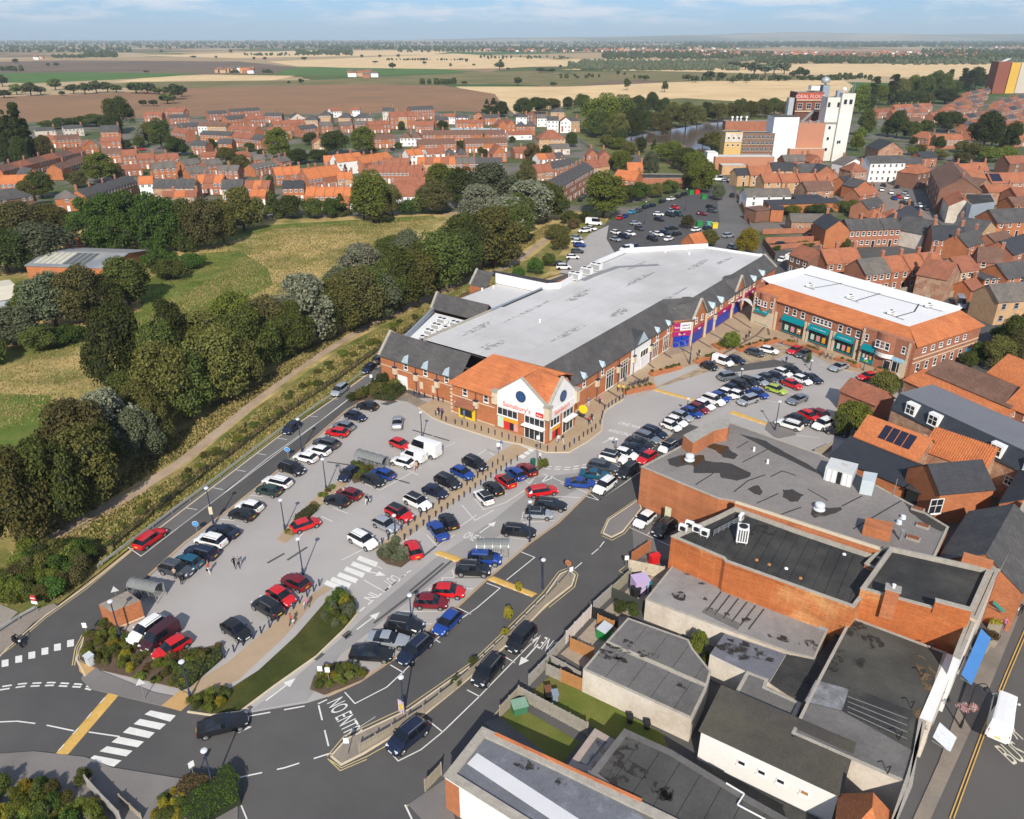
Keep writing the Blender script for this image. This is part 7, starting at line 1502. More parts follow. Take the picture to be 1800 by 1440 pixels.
trees('in the leafy courtyard',[(1228,1150,1112,34,'scrub','lime'),(1215,1160,1125,26,'scrub','lime'),(1245,1172,1150,34,'scrub','mid'),(1270,1172,1150,30,'scrub','green'),(1236,1168,1156,12,'bush','red')],'the sheet roof')
trees('in the small back yards',[(965,1165,1155,14,'bush','mid'),(1090,1075,1058,30,'bush','dark'),(1110,1082,1062,30,'bush','dark')],'the lane')
def shg(name,label,px,h,tint,seed,n=3600,size=.2):
    """a clipped hedge: leaf-sized faces over a flat-topped block"""
    P=GP(px);me=None;C=[];Rr=[];xs=[p.x for p in P];ys=[p.y for p in P];pp=ccw(P);cnt=0;r=random.Random(seed)
    def ins(x,y):
        c=False;j=len(pp)-1
        for i in range(len(pp)):
            if(pp[i][1]>y)!=(pp[j][1]>y)and x<(pp[j][0]-pp[i][0])*(y-pp[i][1])/(pp[j][1]-pp[i][1])+pp[i][0]:c=not c
            j=i
        return c
    o=Vector((sum(xs)/len(xs),sum(ys)/len(ys),0))
    for _ in range(4000):
        x,y=r.uniform(min(xs),max(xs)),r.uniform(min(ys),max(ys))
        if ins(x,y):C.append((x-o.x,y-o.y,h-.35));Rr.append(.4)
        if len(C)>260:break
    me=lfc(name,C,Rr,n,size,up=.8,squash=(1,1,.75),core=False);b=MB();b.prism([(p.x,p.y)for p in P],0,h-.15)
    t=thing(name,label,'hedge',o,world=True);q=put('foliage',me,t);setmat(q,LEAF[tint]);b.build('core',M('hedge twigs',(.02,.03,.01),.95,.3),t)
shg('hedge','flat clipped dark green hedge at the bottom road corner',[(325,1435),(345,1405),(385,1390),(400,1362),(415,1368),(424,1415),(380,1440),(350,1470)],1.6,'green',1)
shg('hedge','russet clipped hedge behind the corner lamp post',[(318,1395),(330,1378),(375,1378),(378,1390),(345,1405),(325,1415)],1.3,'red',2,1800)
shg('hedge','clipped dark hedge square beside the brick hut bed',[(305,1200),(330,1165),(385,1145),(392,1158),(335,1208),(318,1215)],.9,'mid',3,2400)
shg('hedge','clipped dark hedge strip inside the aisle island by the red hatchback',[(518,925),(520,912),(548,892),(558,898),(535,918),(522,935)],.8,'brown',4,1500)
shg('hedge','low clipped hedge below the supermarket end wall',[(655,702),(690,690),(712,690),(690,706)],.8,'olive',5,1500)
def ftr(where,L,frm='the poplars'):trees(where,[(u,vb,vt,w,'farcone' if w<0 else 'far',t)if w>0 else(u,vb,vt,-w,'farcone',t)for(u,vb,vt,w,t)in L],frm,'field_tree','field tree')
ftr('in the ploughed field hedge',[(5,152,132,26,'dark'),(30,166,148,30,'mid'),(55,168,145,36,'mid'),(8,172,158,30,'dark'),(72,166,152,24,'mid'),(98,158,138,28,'mid'),(130,164,148,30,'mid'),(150,165,146,30,'dark'),(170,163,142,30,'dark'),(190,162,144,30,'mid'),(205,162,150,24,'mid'),(110,168,160,14,'dark'),(240,164,145,36,'dark'),(260,165,146,34,'dark'),(280,166,154,24,'mid'),(305,175,148,36,'dark'),(295,182,165,34,'mid'),(320,170,150,24,'dark'),(252,186,176,16,'dark'),(270,186,176,18,'dark')])
ftr('scattered over the wide stubble',[(85,117,111,8,'dark'),(100,117,110,10,'dark'),(28,112,103,12,'dark'),(22,124,116,16,'dark'),(258,128,124,12,'dark'),(380,103,98,6,'dark'),(447,106,100,6,'dark'),(466,106,100,8,'dark'),(535,106,100,12,'dark'),(284,93,88,8,'dark'),(406,94,87,8,'dark'),(340,102,98,12,'dark'),(530,148,138,12,'dark'),(508,148,142,7,'dark'),(690,122,110,14,'dark'),(636,102,96,7,'dark'),(668,102,96,7,'dark'),(700,102,95,8,'dark'),(745,108,102,8,'dark'),(660,111,107,12,'dark'),(746,113,108,10,'dark'),(792,118,111,7,'dark'),(833,116,112,7,'dark'),(820,110,104,6,'dark'),(880,110,104,7,'dark'),(878,123,108,20,'mid'),(893,123,119,8,'dark'),(910,150,136,18,'dark'),(973,152,144,14,'dark'),(816,148,143,14,'dark'),(950,128,119,18,'dark'),(970,128,120,16,'dark'),(960,127,122,16,'mid'),(985,134,130,8,'dark'),(1015,138,134,8,'dark'),(1086,133,124,8,'dark'),(1098,133,127,6,'dark'),(1102,158,138,15,'dark'),(1168,162,142,15,'dark'),(1125,140,132,12,'mid'),(1135,142,132,14,'mid'),(985,120,114,6,'dark'),(1010,116,110,6,'dark')])
ftr('along the lane beyond the river',[(1210,142,131,18,'mid'),(1222,145,134,18,'dark'),(1246,140,125,28,'dark'),(1268,140,127,20,'dark'),(1300,142,128,14,'dark'),(1288,146,138,16,'mid'),(1312,146,135,14,'dark'),(1368,142,133,16,'dark'),(1382,142,134,14,'dark'),(1392,138,124,14,'dark'),(1405,136,118,22,'dark'),(1415,136,122,16,'dark'),(1325,132,108,30,'grey'),(1345,132,112,26,'grey'),(1360,130,104,32,'grey'),(1378,130,110,26,'grey'),(1310,122,110,26,'mid'),(1290,120,108,26,'mid'),(1455,144,136,10,'dark'),(1430,142,136,12,'dark')],'the river')
def farwood(name,label_rows,seed,size=(7,12),tint='dark',dens=1.0):
    r=random.Random(seed);b=MB()
    for(u0,v0,u1,v1,n,hh)in label_rows:
        for _ in range(int(n*dens)):
            t=r.random();v=v0+(v1-v0)*r.random();u=u0+(u1-u0)*t;P=G(u,v);w=r.uniform(*size)*hh;h=w*r.uniform(.8,1.25)
            k=6;a0=r.uniform(0,6)
            for(ra,za),(rb_,zb)in(((.75,0),(1.0,.45)),((1.0,.45),(.62,.85))):
                for q in range(k):
                    t0,t1=a0+2*math.pi*q/k,a0+2*math.pi*(q+1)/k
                    b.face([(P.x+math.cos(t0)*ra*w/2,P.y+math.sin(t0)*ra*w/2,za*h-.5),(P.x+math.cos(t1)*ra*w/2,P.y+math.sin(t1)*ra*w/2,za*h-.5),(P.x+math.cos(t1)*rb_*w/2*r.uniform(.85,1.15),P.y+math.sin(t1)*rb_*w/2,zb*h),(P.x+math.cos(t0)*rb_*w/2*r.uniform(.85,1.15),P.y+math.sin(t0)*rb_*w/2,zb*h)])
            b.face([(P.x+math.cos(a0+2*math.pi*q/k)*.62*w/2,P.y+math.sin(a0+2*math.pi*q/k)*.62*w/2,h*.85)for q in range(k)])
    put(name,b.mesh(name,LEAF[tint]),None,kind='stuff')
farwood('far_woods',[(-100,70,1900,78,1700,2.2),(-100,72.5,700,86,900,1.6),(560,76,1300,88,900,1.4),(1200,74,1900,83,1300,2.4),(-100,86,230,92,200,1.3),(150,95,205,101,70,1.4),(90,99,150,102,40,1.0),(520,90,620,96,110,1.2),(700,84,1060,92,350,1.1),(1060,92,1360,104,500,1.1),(1330,100,1620,112,500,1.1),(1620,88,1880,108,700,1.2)],3)
farwood('far_woods',[(1020,108,1300,124,900,.8),(1000,112,1180,122,300,.8),(1290,104,1500,108,160,.9),(1500,96,1900,112,400,1.0),(1570,106,1900,114,260,1.0)],4,tint='grey')
farwood('field_hedges',[(680,105,830,106,60,.5),(980,133,1120,138,16,.5),(380,127,480,128.5,20,.6),(740,147,800,148,14,.7),(1200,138,1480,142,50,.6),(0,122,40,125,12,.8),(1440,135,1530,142,30,.7),(430,96,620,98,60,.8),(1260,136,1460,139,40,.6),(840,100,1000,104,40,.7),(330,140,520,142,0,.6)],6)
def farvillage():
    r=random.Random(8);b=MB()
    for(u0,v0,u1,v1,n)in((1215,92,1720,103,330),(1080,84,1300,92,70),(900,86,1100,91,60),(1600,78,1800,84,50),(1650,104,1760,107,20),(60,100,80,105,6),(380,125,480,129,14),(615,130,660,137,12),(840,87,1000,91,40)):
        for _ in range(n):
            P=G(r.uniform(u0,u1),r.uniform(v0,v1));w,d,e,rr=r.uniform(8,15),8,r.uniform(4.5,6),3;mi=r.choice((0,0,1,2));mr_=r.choice((3,3,4,5))
            x,y=P.x,P.y;b.box((x,y,-.4),w,d,e+.4,0,mi)
            b.face([(x-w/2,y-d/2,e),(x+w/2,y-d/2,e),(x+w/2,y,e+rr),(x-w/2,y,e+rr)],mr_);b.face([(x-w/2,y,e+rr),(x+w/2,y,e+rr),(x+w/2,y+d/2,e),(x-w/2,y+d/2,e)],mr_)
    put('distant_houses',b.mesh('distant_houses',[BRICK,WHITER,BUFFB,TILER,TILEO,SLATEG]),None,kind='stuff')
farvillage()
def tsk(name,px,n,tint,hgt,seed,z=-.1):
    rng=np.random.default_rng(seed);P=np.array([(p.x,p.y)for p in GP(px)]);mn,mxx=P.min(0),P.max(0);out=[]
    while len(out)<n:
        q=rng.uniform(mn,mxx,(n*3,2));ins=np.zeros(len(q),bool);j=len(P)-1
        for i in range(len(P)):
            c=((P[i,1]>q[:,1])!=(P[j,1]>q[:,1]))&(q[:,0]<(P[j,0]-P[i,0])*(q[:,1]-P[i,1])/(P[j,1]-P[i,1]+1e-9)+P[i,0]);ins^=c;j=i
        out+=list(q[ins])
    c=np.array(out[:n]);a=rng.uniform(0,6.28,n);w=rng.uniform(.12,.4,n)*hgt*2;h=rng.uniform(.4,1.2,n)*hgt;dx,dy=np.cos(a)*w/2,np.sin(a)*w/2;lx,ly=rng.normal(0,.3,n)*hgt,rng.normal(0,.3,n)*hgt
    v=np.stack([np.stack([c[:,0]-dx,c[:,1]-dy,np.full(n,z)],1),np.stack([c[:,0]+dx,c[:,1]+dy,np.full(n,z)],1),np.stack([c[:,0]+dx*1.3+lx,c[:,1]+dy*1.3+ly,z+h],1),np.stack([c[:,0]-dx*1.3+lx,c[:,1]-dy*1.3+ly,z+h],1)],1).reshape(-1,3)
    me=bpy.data.meshes.new(name);me.vertices.add(4*n);me.vertices.foreach_set('co',v.ravel().astype('f'));me.loops.add(4*n);me.loops.foreach_set('vertex_index',np.arange(4*n,dtype='i'));me.polygons.add(n);me.polygons.foreach_set('loop_start',np.arange(0,4*n,4,dtype='i'));me.polygons.foreach_set('loop_total',np.full(n,4,'i'));me.materials.append(LEAF[tint]);me.update(calc_edges=True)
    put(name,me,None,kind='stuff')
VP=[(30,1030),(95,950),(330,825),(450,725),(620,608),(720,556),(830,505),(900,490),(860,528),(720,588),(665,625),(590,690),(490,752),(365,850),(270,920),(180,992),(100,1055),(20,1060)]
tsk('rough_grass',VP,15000,'straw',.32,1);tsk('rough_grass',VP,6000,'lime',.35,2)
UP=[(60,955),(180,885),(320,800),(440,705),(600,592),(760,512),(880,465),(980,400),(960,395),(850,470),(700,540),(560,605),(420,690),(260,800),(120,900),(20,975)]
tsk('rough_grass',UP,9000,'straw',.4,3);tsk('rough_grass',UP,5000,'olive',.4,4)
tsk('meadow_grass',[(0,650),(250,560),(440,450),(480,400),(760,380),(700,440),(560,500),(300,640),(150,720),(-20,760)],22000,'straw',.3,5,-.12)
tsk('meadow_grass',[(250,470),(480,400),(760,380),(620,470),(480,520),(330,560),(100,620)],12000,'lime',.3,6,-.12)
# ================================================================ CARS
PAINT={k:M('car paint '+k,c,.3,.03,.5,2,spec=.45,clear=.35,metal=m)for k,c,m in(
    ('white',(.78,.78,.77),0),('black',(.012,.013,.016),0),('navy',(.012,.02,.05),.2),('blue',(.015,.06,.3),.2),('teal',(.012,.1,.17),.2),('sky',(.05,.32,.52),0),('red',(.55,.012,.016),0),('maroon',(.2,.012,.022),.2),('silver',(.46,.49,.52),.5),('grey',(.085,.095,.11),.4),('steel',(.24,.27,.31),.5),('green',(.03,.065,.05),.3),('lime',(.36,.46,.06),0),('plum',(.06,.016,.024),.2))}
CGL=M('car glass',(.008,.01,.014),.06,.05,1,1,spec=.6);TYRE=M('tyre rubber',(.012,.012,.012),.8,.1);RIM=M('alloy rim',(.36,.37,.38),.35,.05,metal=.7);TRIM=M('black car trim',(.016,.016,.018),.6,.1)
HEADL=M('clear headlamp',(.72,.76,.8),.1,.05,spec=.6);TAILL=M('red tail lamp',(.35,.012,.012),.25,.05);PLW=M('white number plate',(.75,.75,.72),.5,.02);PLY=M('yellow number plate',(.72,.5,.03),.5,.02)
CART={
    'hatch':(4.05,1.74,1.46,.92,.90,.95,.30,-1.35,-1.86,.95,.31),'saloon':(4.72,1.82,1.42,.93,.87,.98,.3,-.72,-1.5,.98,.32),
    'suv':(4.45,1.84,1.66,1.05,1.05,1.12,.48,-1.62,-2.05,1.08,.36),'estate':(4.7,1.82,1.48,.94,.9,1.12,.45,-1.75,-2.2,.98,.32),'mpv':(4.4,1.8,1.64,1.0,.98,1.3,.6,-1.65,-2.05,1.0,.32),
    'small':(3.65,1.66,1.47,.93,.93,.95,.35,-1.15,-1.65,.95,.29),'van':(4.5,1.83,1.86,1.1,1.08,1.35,.75,-2.15,-2.2,1.15,.32),'bigvan':(5.9,2.05,2.55,1.35,1.3,2.15,1.5,-2.8,-2.9,1.4,.36)}
CM={}
def carmeshes(kind):
    if kind in CM:return CM[kind]
    L,Wd,H,belt,bz,cx,rf,rr,tx,tz,wr=CART[kind];hl=L/2;hw=Wd/2;van='van' in kind
    S=[(hl,hw*.70,.32,.50,.56,hw*.58),(hl-.10,hw*.86,.24,.58,.68,hw*.70),(hl-.42,hw*.965,.2,.68,bz*.86,hw*.76),((hl+cx)/2,hw*.985,.2,.78,bz*.96,hw*.80),(cx,hw,.2,belt-.02,bz+.03,hw*.83),(rf,hw,.2,belt,H-.03,hw*.70),((rf+rr)/2+.12,hw,.2,belt+.01,H,hw*.72),((rf+rr)/2-.02,hw,.2,belt+.01,H,hw*.72),(rr,hw*.99,.22,belt+.03,H-(.05 if not van else .02),hw*(.68 if not van else .8)),(tx,hw*.96,.26,tz-.03,(tz+.04 if not van else H-.1),hw*(.74 if not van else .8)),(-hl+.05,hw*.9,.3,tz-.16 if not van else 1.0,tz-.06 if not van else H-.2,hw*.74),(-hl,hw*.82,.34,.6,.66 if not van else 1.2,hw*.7)]
    if kind=='saloon':S[9:]=[(tx,hw*.97,.26,tz-.03,tz+.03,hw*.76),(-hl+.12,hw*.92,.28,tz-.06,tz,hw*.74),(-hl,hw*.82,.34,.6,.72,hw*.7)]
    body,parts=MB(),{'windscreen':MB(),'rear_window':MB(),'side_window':[MB(),MB()]}
    def ring(s):
        x,w,zb,zc,zt,wt=s
        return[(x,w*.9,zb),(x,w,zb+.16),(x,w*1.0,(zb+zc)*.5+.08),(x,w*.955,zc),(x,wt+.04,zt-.05 if zt>zc+.2 else zt-.015),(x,wt*.86,zt),(x,0,zt+.025)]
    Rg=[ring(s)for s in S]
    ci,fi,b0,b1,ri,ti=4,5,6,7,8,9
    for i in range(len(S)-1):
        for sd in(1,-1):
            a=[(p[0],p[1]*sd,p[2])for p in Rg[i]];c=[(p[0],p[1]*sd,p[2])for p in Rg[i+1]]
            for k in range(6):
                q=[a[k],a[k+1],c[k+1],c[k]]
                if sd>0:q=q[::-1]
                if k==3 and i in(fi,b1)and not(van and i==b1):parts['side_window'][0 if sd>0 else 1].face(q)
                elif k==3 and i in(ci,):parts['side_window'][0 if sd>0 else 1].face(q)
                elif k==3 and i==ri and kind in('suv','estate','mpv','hatch','small','saloon'):parts['side_window'][0 if sd>0 else 1].face(q)
                elif k==3 and i==b0:body.face(q,1)
                elif k in(4,5)and i==ci:parts['windscreen'].face(q)
                elif k in(4,5)and i==ri and not van:parts['rear_window'].face(q)
                elif k==0:body.face(q,1)
                else:body.face(q,0)
    for s,fl in((Rg[0],1),(Rg[-1],0)):
        lf=[(p[0],p[1],p[2])for p in s];rt=[(p[0],-p[1],p[2])for p in s[:-1][::-1]];q=lf+rt;body.face(q if fl else q[::-1],0)
    if van:
        for sd in(-.36,.36):parts['rear_window'].face([(-hl-.004,sd-.26,1.2),(-hl-.004,sd-.26,H-.45),(-hl+.06,sd+.26,H-.45),(-hl-.004,sd+.26,1.2)])if kind=='van' else None
    wx=(hl-.82,-hl+.80)
    for x in wx:
        for sd in(1,-1):body.tube((x,sd*(hw-.1),wr+.02),(x,sd*(hw+.006),wr+.02),wr+.06,None,16,1)
    for sd in(1,-1):
        if kind in('suv','estate'):body.beam((rf-.1,sd*hw*.62,H+.05),(rr+.1,sd*hw*.62,H+.04),.05,.05,2)
    body.box((hl-.03,0,.3),.08,Wd*.5,.16,0,1)
    m={'body':body.mesh('body',[PAINT['white'],TRIM,RIM],smooth=.5)}
    m['windscreen']=parts['windscreen'].mesh('windscreen',CGL,smooth=.6)
    if parts['rear_window'].f:m['rear_window']=parts['rear_window'].mesh('rear_window',CGL,smooth=.6)
    for k in(0,1):m['side%d'%k]=parts['side_window'][k].mesh('side_window',CGL,smooth=.6)
    t=MB();t.tube((0,-.1,0),(0,.1,0),wr,None,18);m['tyre']=t.mesh('tyre',TYRE,smooth=.6)
    t=MB();t.tube((0,-.02,0),(0,.012,0),wr*.68,None,12)
    for k in range(5):an=k*1.2566;t.beam((0,.014,0),(math.cos(an)*wr*.62,.014,math.sin(an)*wr*.62),.07,.02)
    m['rim']=t.mesh('rim',RIM)
    t=MB();t.box((0,0,0),.22,.36,.13);m['headlight']=t.mesh('headlight',HEADL)
    t=MB();t.box((0,0,0),.12,.2,.3 if kind not in('saloon',)else .16);m['tail_light']=t.mesh('tail_light',TAILL)
    t=MB();t.box((0,0,0),.03,.52,.12);m['plate']=t.mesh('number_plate',PLW)
    t=MB();t.box((0,0,0),.14,.2,.14);m['mirror']=t.mesh('mirror',PAINT['white'])
    m['geo']=(hl,hw,wr,wx,belt,cx,tz,bz,S);CM[kind]=m;return m
def car(kind,col,P,ang,label,group,full=True,roof=None,cat=None):
    m=carmeshes(kind);hl,hw,wr,wx,belt,cx,tz,bz,S=m['geo'];pm=PAINT[col];van='van' in kind
    t=thing('parked_van' if van else 'parked_car',label,cat or('van' if van else 'car'),(P[0],P[1],.015 if len(P)<3 else P[2]),ang,group)
    o=put('body',m['body'],t);setmat(o,pm)
    put('windscreen',m['windscreen'],t)
    if 'rear_window' in m:put('rear_window',m['rear_window'],t)
    put('side_window',m['side0'],t);put('side_window',m['side1'],t)
    for x in wx:
        for sd in(1,-1):
            wv=put('wheel',m['tyre'],t,(x,sd*(hw-.085),wr),math.pi if sd<0 else 0)
            if full:put('rim',m['rim'],wv,(0,.1,0))
    if roof:
        b=MB();rf,rr=S[5][0],S[8][0];b.box(((rf+rr)/2,0,S[6][4]-.015),rf-rr-.1,S[6][5]*1.9,.05);o=put('roof_panel',b.mesh('roof_panel',PAINT[roof]),t)
    if full:
        for sd in(1,-1):
            put('headlight',m['headlight'],t,(hl-.24,sd*hw*.64,bz*.62),-.35*sd);put('tail_light',m['tail_light'],t,(-hl+.08,sd*hw*.74,tz-.34))
            o=put('mirror',m['mirror'],t,(cx-.3,sd*(hw+.06),belt+.02));setmat(o,pm)
        put('number_plate',m['plate'],t,(hl+.015,0,.42));o=put('number_plate',m['plate'],t,(-hl-.015,0,.62));setmat(o,PLY)
    return t
CW={'hatch':'hatchback','saloon':'saloon','suv':'sport utility car','estate':'estate car','mpv':'people carrier','small':'small car','van':'van','bigvan':'large van'}
CC={'navy':'dark navy','sky':'pale blue','steel':'grey blue','plum':'dark plum','teal':'teal blue'}
def cars(where,frm,L,full=True,z=None):
    cnt={};tot={}
    for q in L:k=(q[4],q[5]);tot[k]=tot.get(k,0)+1
    for q in L:
        u,v,du,dv,kind,col=q[:6];roof=q[6]if len(q)>6 else None;k=(kind,col);i=cnt.get(k,0);cnt[k]=i+1
        ang=dirpx(u,v,du,dv);p=G(u,v,.7)
        lab='%s%s %s%s %s%s'%(ordn(i)+' ' if tot[k]>1 else '',CC.get(col,col),CW[kind],' with %s roof'%CC.get(roof,roof)if roof else '',('from %s, '%frm)if tot[k]>1 else '',where)
        car(kind,col,(p.x,p.y,z or .015),ang,lab,'cars '+where,full,roof)
D={'R':(22,5),'L':(-22,-5)}
cars('parked along the access lane rail','the hut',[(264,945,20,-14,'estate','red'),(512,751,-18,14,'hatch','navy'),(597,685,-18,14,'mpv','silver'),(648,647,-18,14,'hatch','navy'),(666,630,18,-14,'hatch','grey')])
cars('in the row along the lane kerb','the hut',[(310,1000,20,5,'suv','grey'),(330,986,-20,-5,'hatch','teal'),(353,970,-20,-5,'estate','navy'),(370,950,-20,-5,'suv','white'),(391,933,-20,-5,'saloon','navy'),(425,903,-21,-5,'hatch','black'),(438,889,-21,-5,'hatch','white'),(472,861,-21,-5,'hatch','green'),(487,846,-21,-5,'estate','white'),(513,823,21,7,'suv','black'),(537,803,-21,-5,'hatch','white'),(560,791,-21,-5,'hatch','white'),(573,778,-21,-5,'estate','grey'),(592,759,-21,-3,'hatch','red'),(604,748,-21,-5,'hatch','steel'),(625,731,21,5,'hatch','navy'),(645,713,-21,-3,'hatch','black')])
cars('beside the aisle island','the zebra',[(537,921,20,-7,'hatch','red'),(592,879,-20,-6,'hatch','black'),(613,867,-20,-6,'hatch','maroon'),(613,832,-14,11,'hatch','navy'),(655,843,20,8,'hatch','black'),(673,832,-20,-7,'hatch','blue')])
cars('in the group by the kiosk lamp','the shelter',[(707,811,-20,-6,'hatch','white'),(727,801,-20,-7,'van','white'),(746,790,-20,-7,'bigvan','white'),(704,780,20,8,'hatch','red'),(699,741,2,-14,'saloon','silver')])
cars('along the upper flag path','the supermarket',[(835,814,18,8,'suv','black'),(813,830,18,8,'hatch','blue'),(787,846,18,8,'suv','black'),(765,863,19,7,'hatch','navy'),(734,882,19,9,'suv','white','black'),(702,902,19,9,'suv','red','black'),(678,921,19,9,'hatch','silver'),(638,949,19,10,'suv','white')])
cars('along the lower flag path','the supermarket',[(926,824,-13,-9,'hatch','maroon'),(906,831,-12,-9,'hatch','blue'),(888,844,-12,-9,'hatch','red','black'),(867,857,-11,-9,'hatch','black'),(850,872,-10,-10,'hatch','white','black'),(788,915,-8,-10,'hatch','black'),(769,931,-7,-10,'saloon','blue'),(726,964,-5,-10,'hatch','red')])
cars('in the angled row beside the service lane','the supermarket',[(953,862,20,-3,'estate','red'),(968,886,20,2,'estate','black'),(947,902,20,1,'hatch','silver','black'),(912,932,20,2,'estate','black'),(852,981,20,1,'suv','blue'),(832,1000,20,1,'suv','black'),(788,1038,20,1,'hatch','red'),(758,1057,20,1,'hatch','maroon'),(711,1100,20,3,'suv','black'),(682,1123,20,2,'saloon','silver'),(653,1147,20,1,'saloon','black')])
cars('parked parallel on the service lane','the zebra',[(729,1140,-12,11,'estate','navy'),(786,1093,-12,12,'hatch','blue'),(1063,853,-12,9,'suv','white'),(1103,827,-12,9,'suv','black'),(1137,803,-12,8,'hatch','red'),(1174,784,-12,8,'hatch','white','black')])
cars('parked beside the picket fence','the junction',[(717,1293,-17,14,'suv','navy'),(858,1178,-12,14,'suv','black'),(916,1121,-11,12,'mpv','black')])
cars('driving past the lower zebra crossing','',[(391,1272,20,-5,'saloon','black')])
cars('in the bed corner by the brick hut','the hut',[(258,1106,-14,10,'suv','white'),(280,1119,-14,10,'van','plum'),(301,1137,-15,9,'hatch','red')])
cars('facing the buff path posts','the hut',[(415,1106,18,12,'hatch','black'),(470,1066,-18,-11,'suv','black'),(494,1047,18,11,'hatch','red'),(519,1022,-19,-9,'hatch','maroon')])
cars('in the dense row','the zebra',[(1021,848,20,1,'saloon','blue'),(1046,833,20,2,'saloon','teal'),(1060,819,20,4,'estate','grey'),(1078,804,20,5,'suv','white','black'),(1100,797,20,6,'hatch','white'),(1117,788,20,7,'saloon','navy'),(1125,778,20,7,'saloon','black'),(1138,768,20,7,'estate','steel'),(1150,759,20,7,'estate','navy'),(1180,748,20,8,'small','white'),(1189,740,20,7,'hatch','white'),(1199,731,20,7,'hatch','silver'),(1216,724,20,7,'hatch','blue'),(1228,717,20,7,'hatch','maroon'),(1238,711,20,7,'hatch','white'),(1254,703,20,7,'suv','white'),(1266,697,20,7,'hatch','blue'),(1279,691,20,7,'hatch','white'),(1289,683,20,7,'hatch','navy'),(1303,677,20,7,'suv','black'),(1317,672,20,7,'suv','black'),(1333,669,20,7,'hatch','silver'),(1350,664,20,7,'hatch','grey'),(1364,661,20,7,'hatch','navy'),(1377,655,20,7,'hatch','white'),(1393,650,20,7,'hatch','black')])
cars('in the short row of the upper car park','the brick hut',[(1298,694,20,7,'hatch','white'),(1315,703,-18,6,'mpv','silver'),(1333,691,18,6,'hatch','blue'),(1365,684,18,6,'hatch','lime'),(1393,675,18,7,'hatch','red'),(1410,667,18,7,'hatch','white'),(1427,664,18,7,'saloon','navy'),(1402,701,-17,7,'saloon','steel'),(1281,661,18,-3,'mpv','steel')])
cars('in the cluster by the parking island','the island',[(1387,745,-20,-6,'estate','white'),(1404,737,18,7,'hatch','black'),(1423,730,18,8,'hatch','red'),(1437,725,-18,-7,'hatch','maroon'),(1447,745,-17,7,'suv','white'),(1472,757,-18,-4,'hatch','black')])
cars('in the paved bays before the shops','the supermarket',[(1247,643,18,6,'small','black'),(1271,635,18,6,'van','white'),(1294,632,18,5,'hatch','navy'),(1328,619,18,5,'hatch','grey'),(1352,615,18,4,'hatch','white'),(1397,615,-17,8,'hatch','red'),(1412,621,-17,6,'hatch','grey'),(1475,644,-18,6,'saloon','silver'),(1525,661,-18,3,'hatch','red'),(1539,671,-18,6,'hatch','green'),(1537,686,-18,7,'hatch','grey'),(1530,706,-18,6,'hatch','black')])
cars('on the tarmac below the big brick end wall','the lane',[(1133,912,-12,10,'hatch','white'),(1168,927,-13,11,'suv','black')])
t=car('bigvan','white',G(1757,1270,1.0),dirpx(1757,1290,6,-30),'white delivery van with worn roof letters driving up the street',None,z if False else True)
text('V7',t,(-.2,0,2.62),math.pi/2,.5,.5,BLACK,tilt=0,ext=.01)if False else None
cars('in the back car park outer rank','the camper',[(1090,382,10,-6,'hatch','red'),(1099,379,10,-6,'hatch','blue'),(1112,372,14,-5,'hatch','sky'),(1123,369,14,-5,'hatch','grey'),(1135,363,14,-5,'hatch','navy'),(1147,360,14,-5,'hatch','navy'),(1164,353,14,-5,'hatch','black'),(1180,349,14,-3,'saloon','white'),(1192,345,14,-5,'hatch','black'),(1203,341,14,-5,'suv','black')],False)
cars('in the back car park middle rank','the camper',[(1083,408,12,3,'hatch','white'),(1082,420,12,3,'hatch','silver'),(1097,415,12,3,'suv','navy'),(1108,410,12,3,'hatch','white'),(1117,392,14,0,'hatch','silver'),(1124,401,12,4,'hatch','grey'),(1158,376,14,1,'hatch','white'),(1159,385,14,3,'hatch','black'),(1187,364,14,4,'hatch','red'),(1180,370,14,4,'hatch','silver'),(1178,377,14,4,'suv','black'),(1192,376,14,4,'suv','green')],False)
cars('in the back car park inner rank','the lodge',[(1147,419,12,4,'suv','black'),(1157,411,12,3,'hatch','white'),(1169,408,12,3,'hatch','navy'),(1176,419,12,-4,'hatch','white'),(1190,410,12,-3,'hatch','black'),(1181,400,14,-1,'saloon','black'),(1101,437,-14,2,'van','white'),(1117,433,14,3,'hatch','navy')],False)
cars('along the pale back lane','the camper',[(1044,392,14,1,'bigvan','white'),(1027,405,-14,1,'suv','white'),(1040,401,14,3,'hatch','white'),(1014,417,14,1,'hatch','silver'),(1016,424,14,1,'hatch','white'),(1019,430,14,1,'hatch','blue'),(1015,441,14,0,'hatch','grey'),(1007,451,14,0,'hatch','white'),(985,463,14,0,'hatch','black'),(991,469,14,0,'suv','white')],False)
cars('around the recycling banks','the banks',[(1250,363,14,2,'hatch','black'),(1252,370,14,2,'hatch','grey'),(1234,375,14,2,'hatch','maroon'),(1224,403,14,-3,'hatch','white'),(1244,400,14,-3,'hatch','navy'),(1280,414,14,-2,'suv','silver'),(1288,434,12,4,'hatch','steel'),(1287,343,3,10,'suv','black'),(1330,378,14,3,'hatch','white'),(1332,385,14,3,'hatch','blue'),(1374,428,14,-1,'hatch','black'),(1340,452,12,4,'hatch','white'),(1388,420,14,-1,'hatch','navy'),(1365,420,14,-1,'hatch','navy'),(1427,414,14,-1,'hatch','maroon'),(1575,535,14,4,'hatch','navy'),(1590,538,14,4,'hatch','black'),(1688,534,4,10,'bigvan','silver')],False)
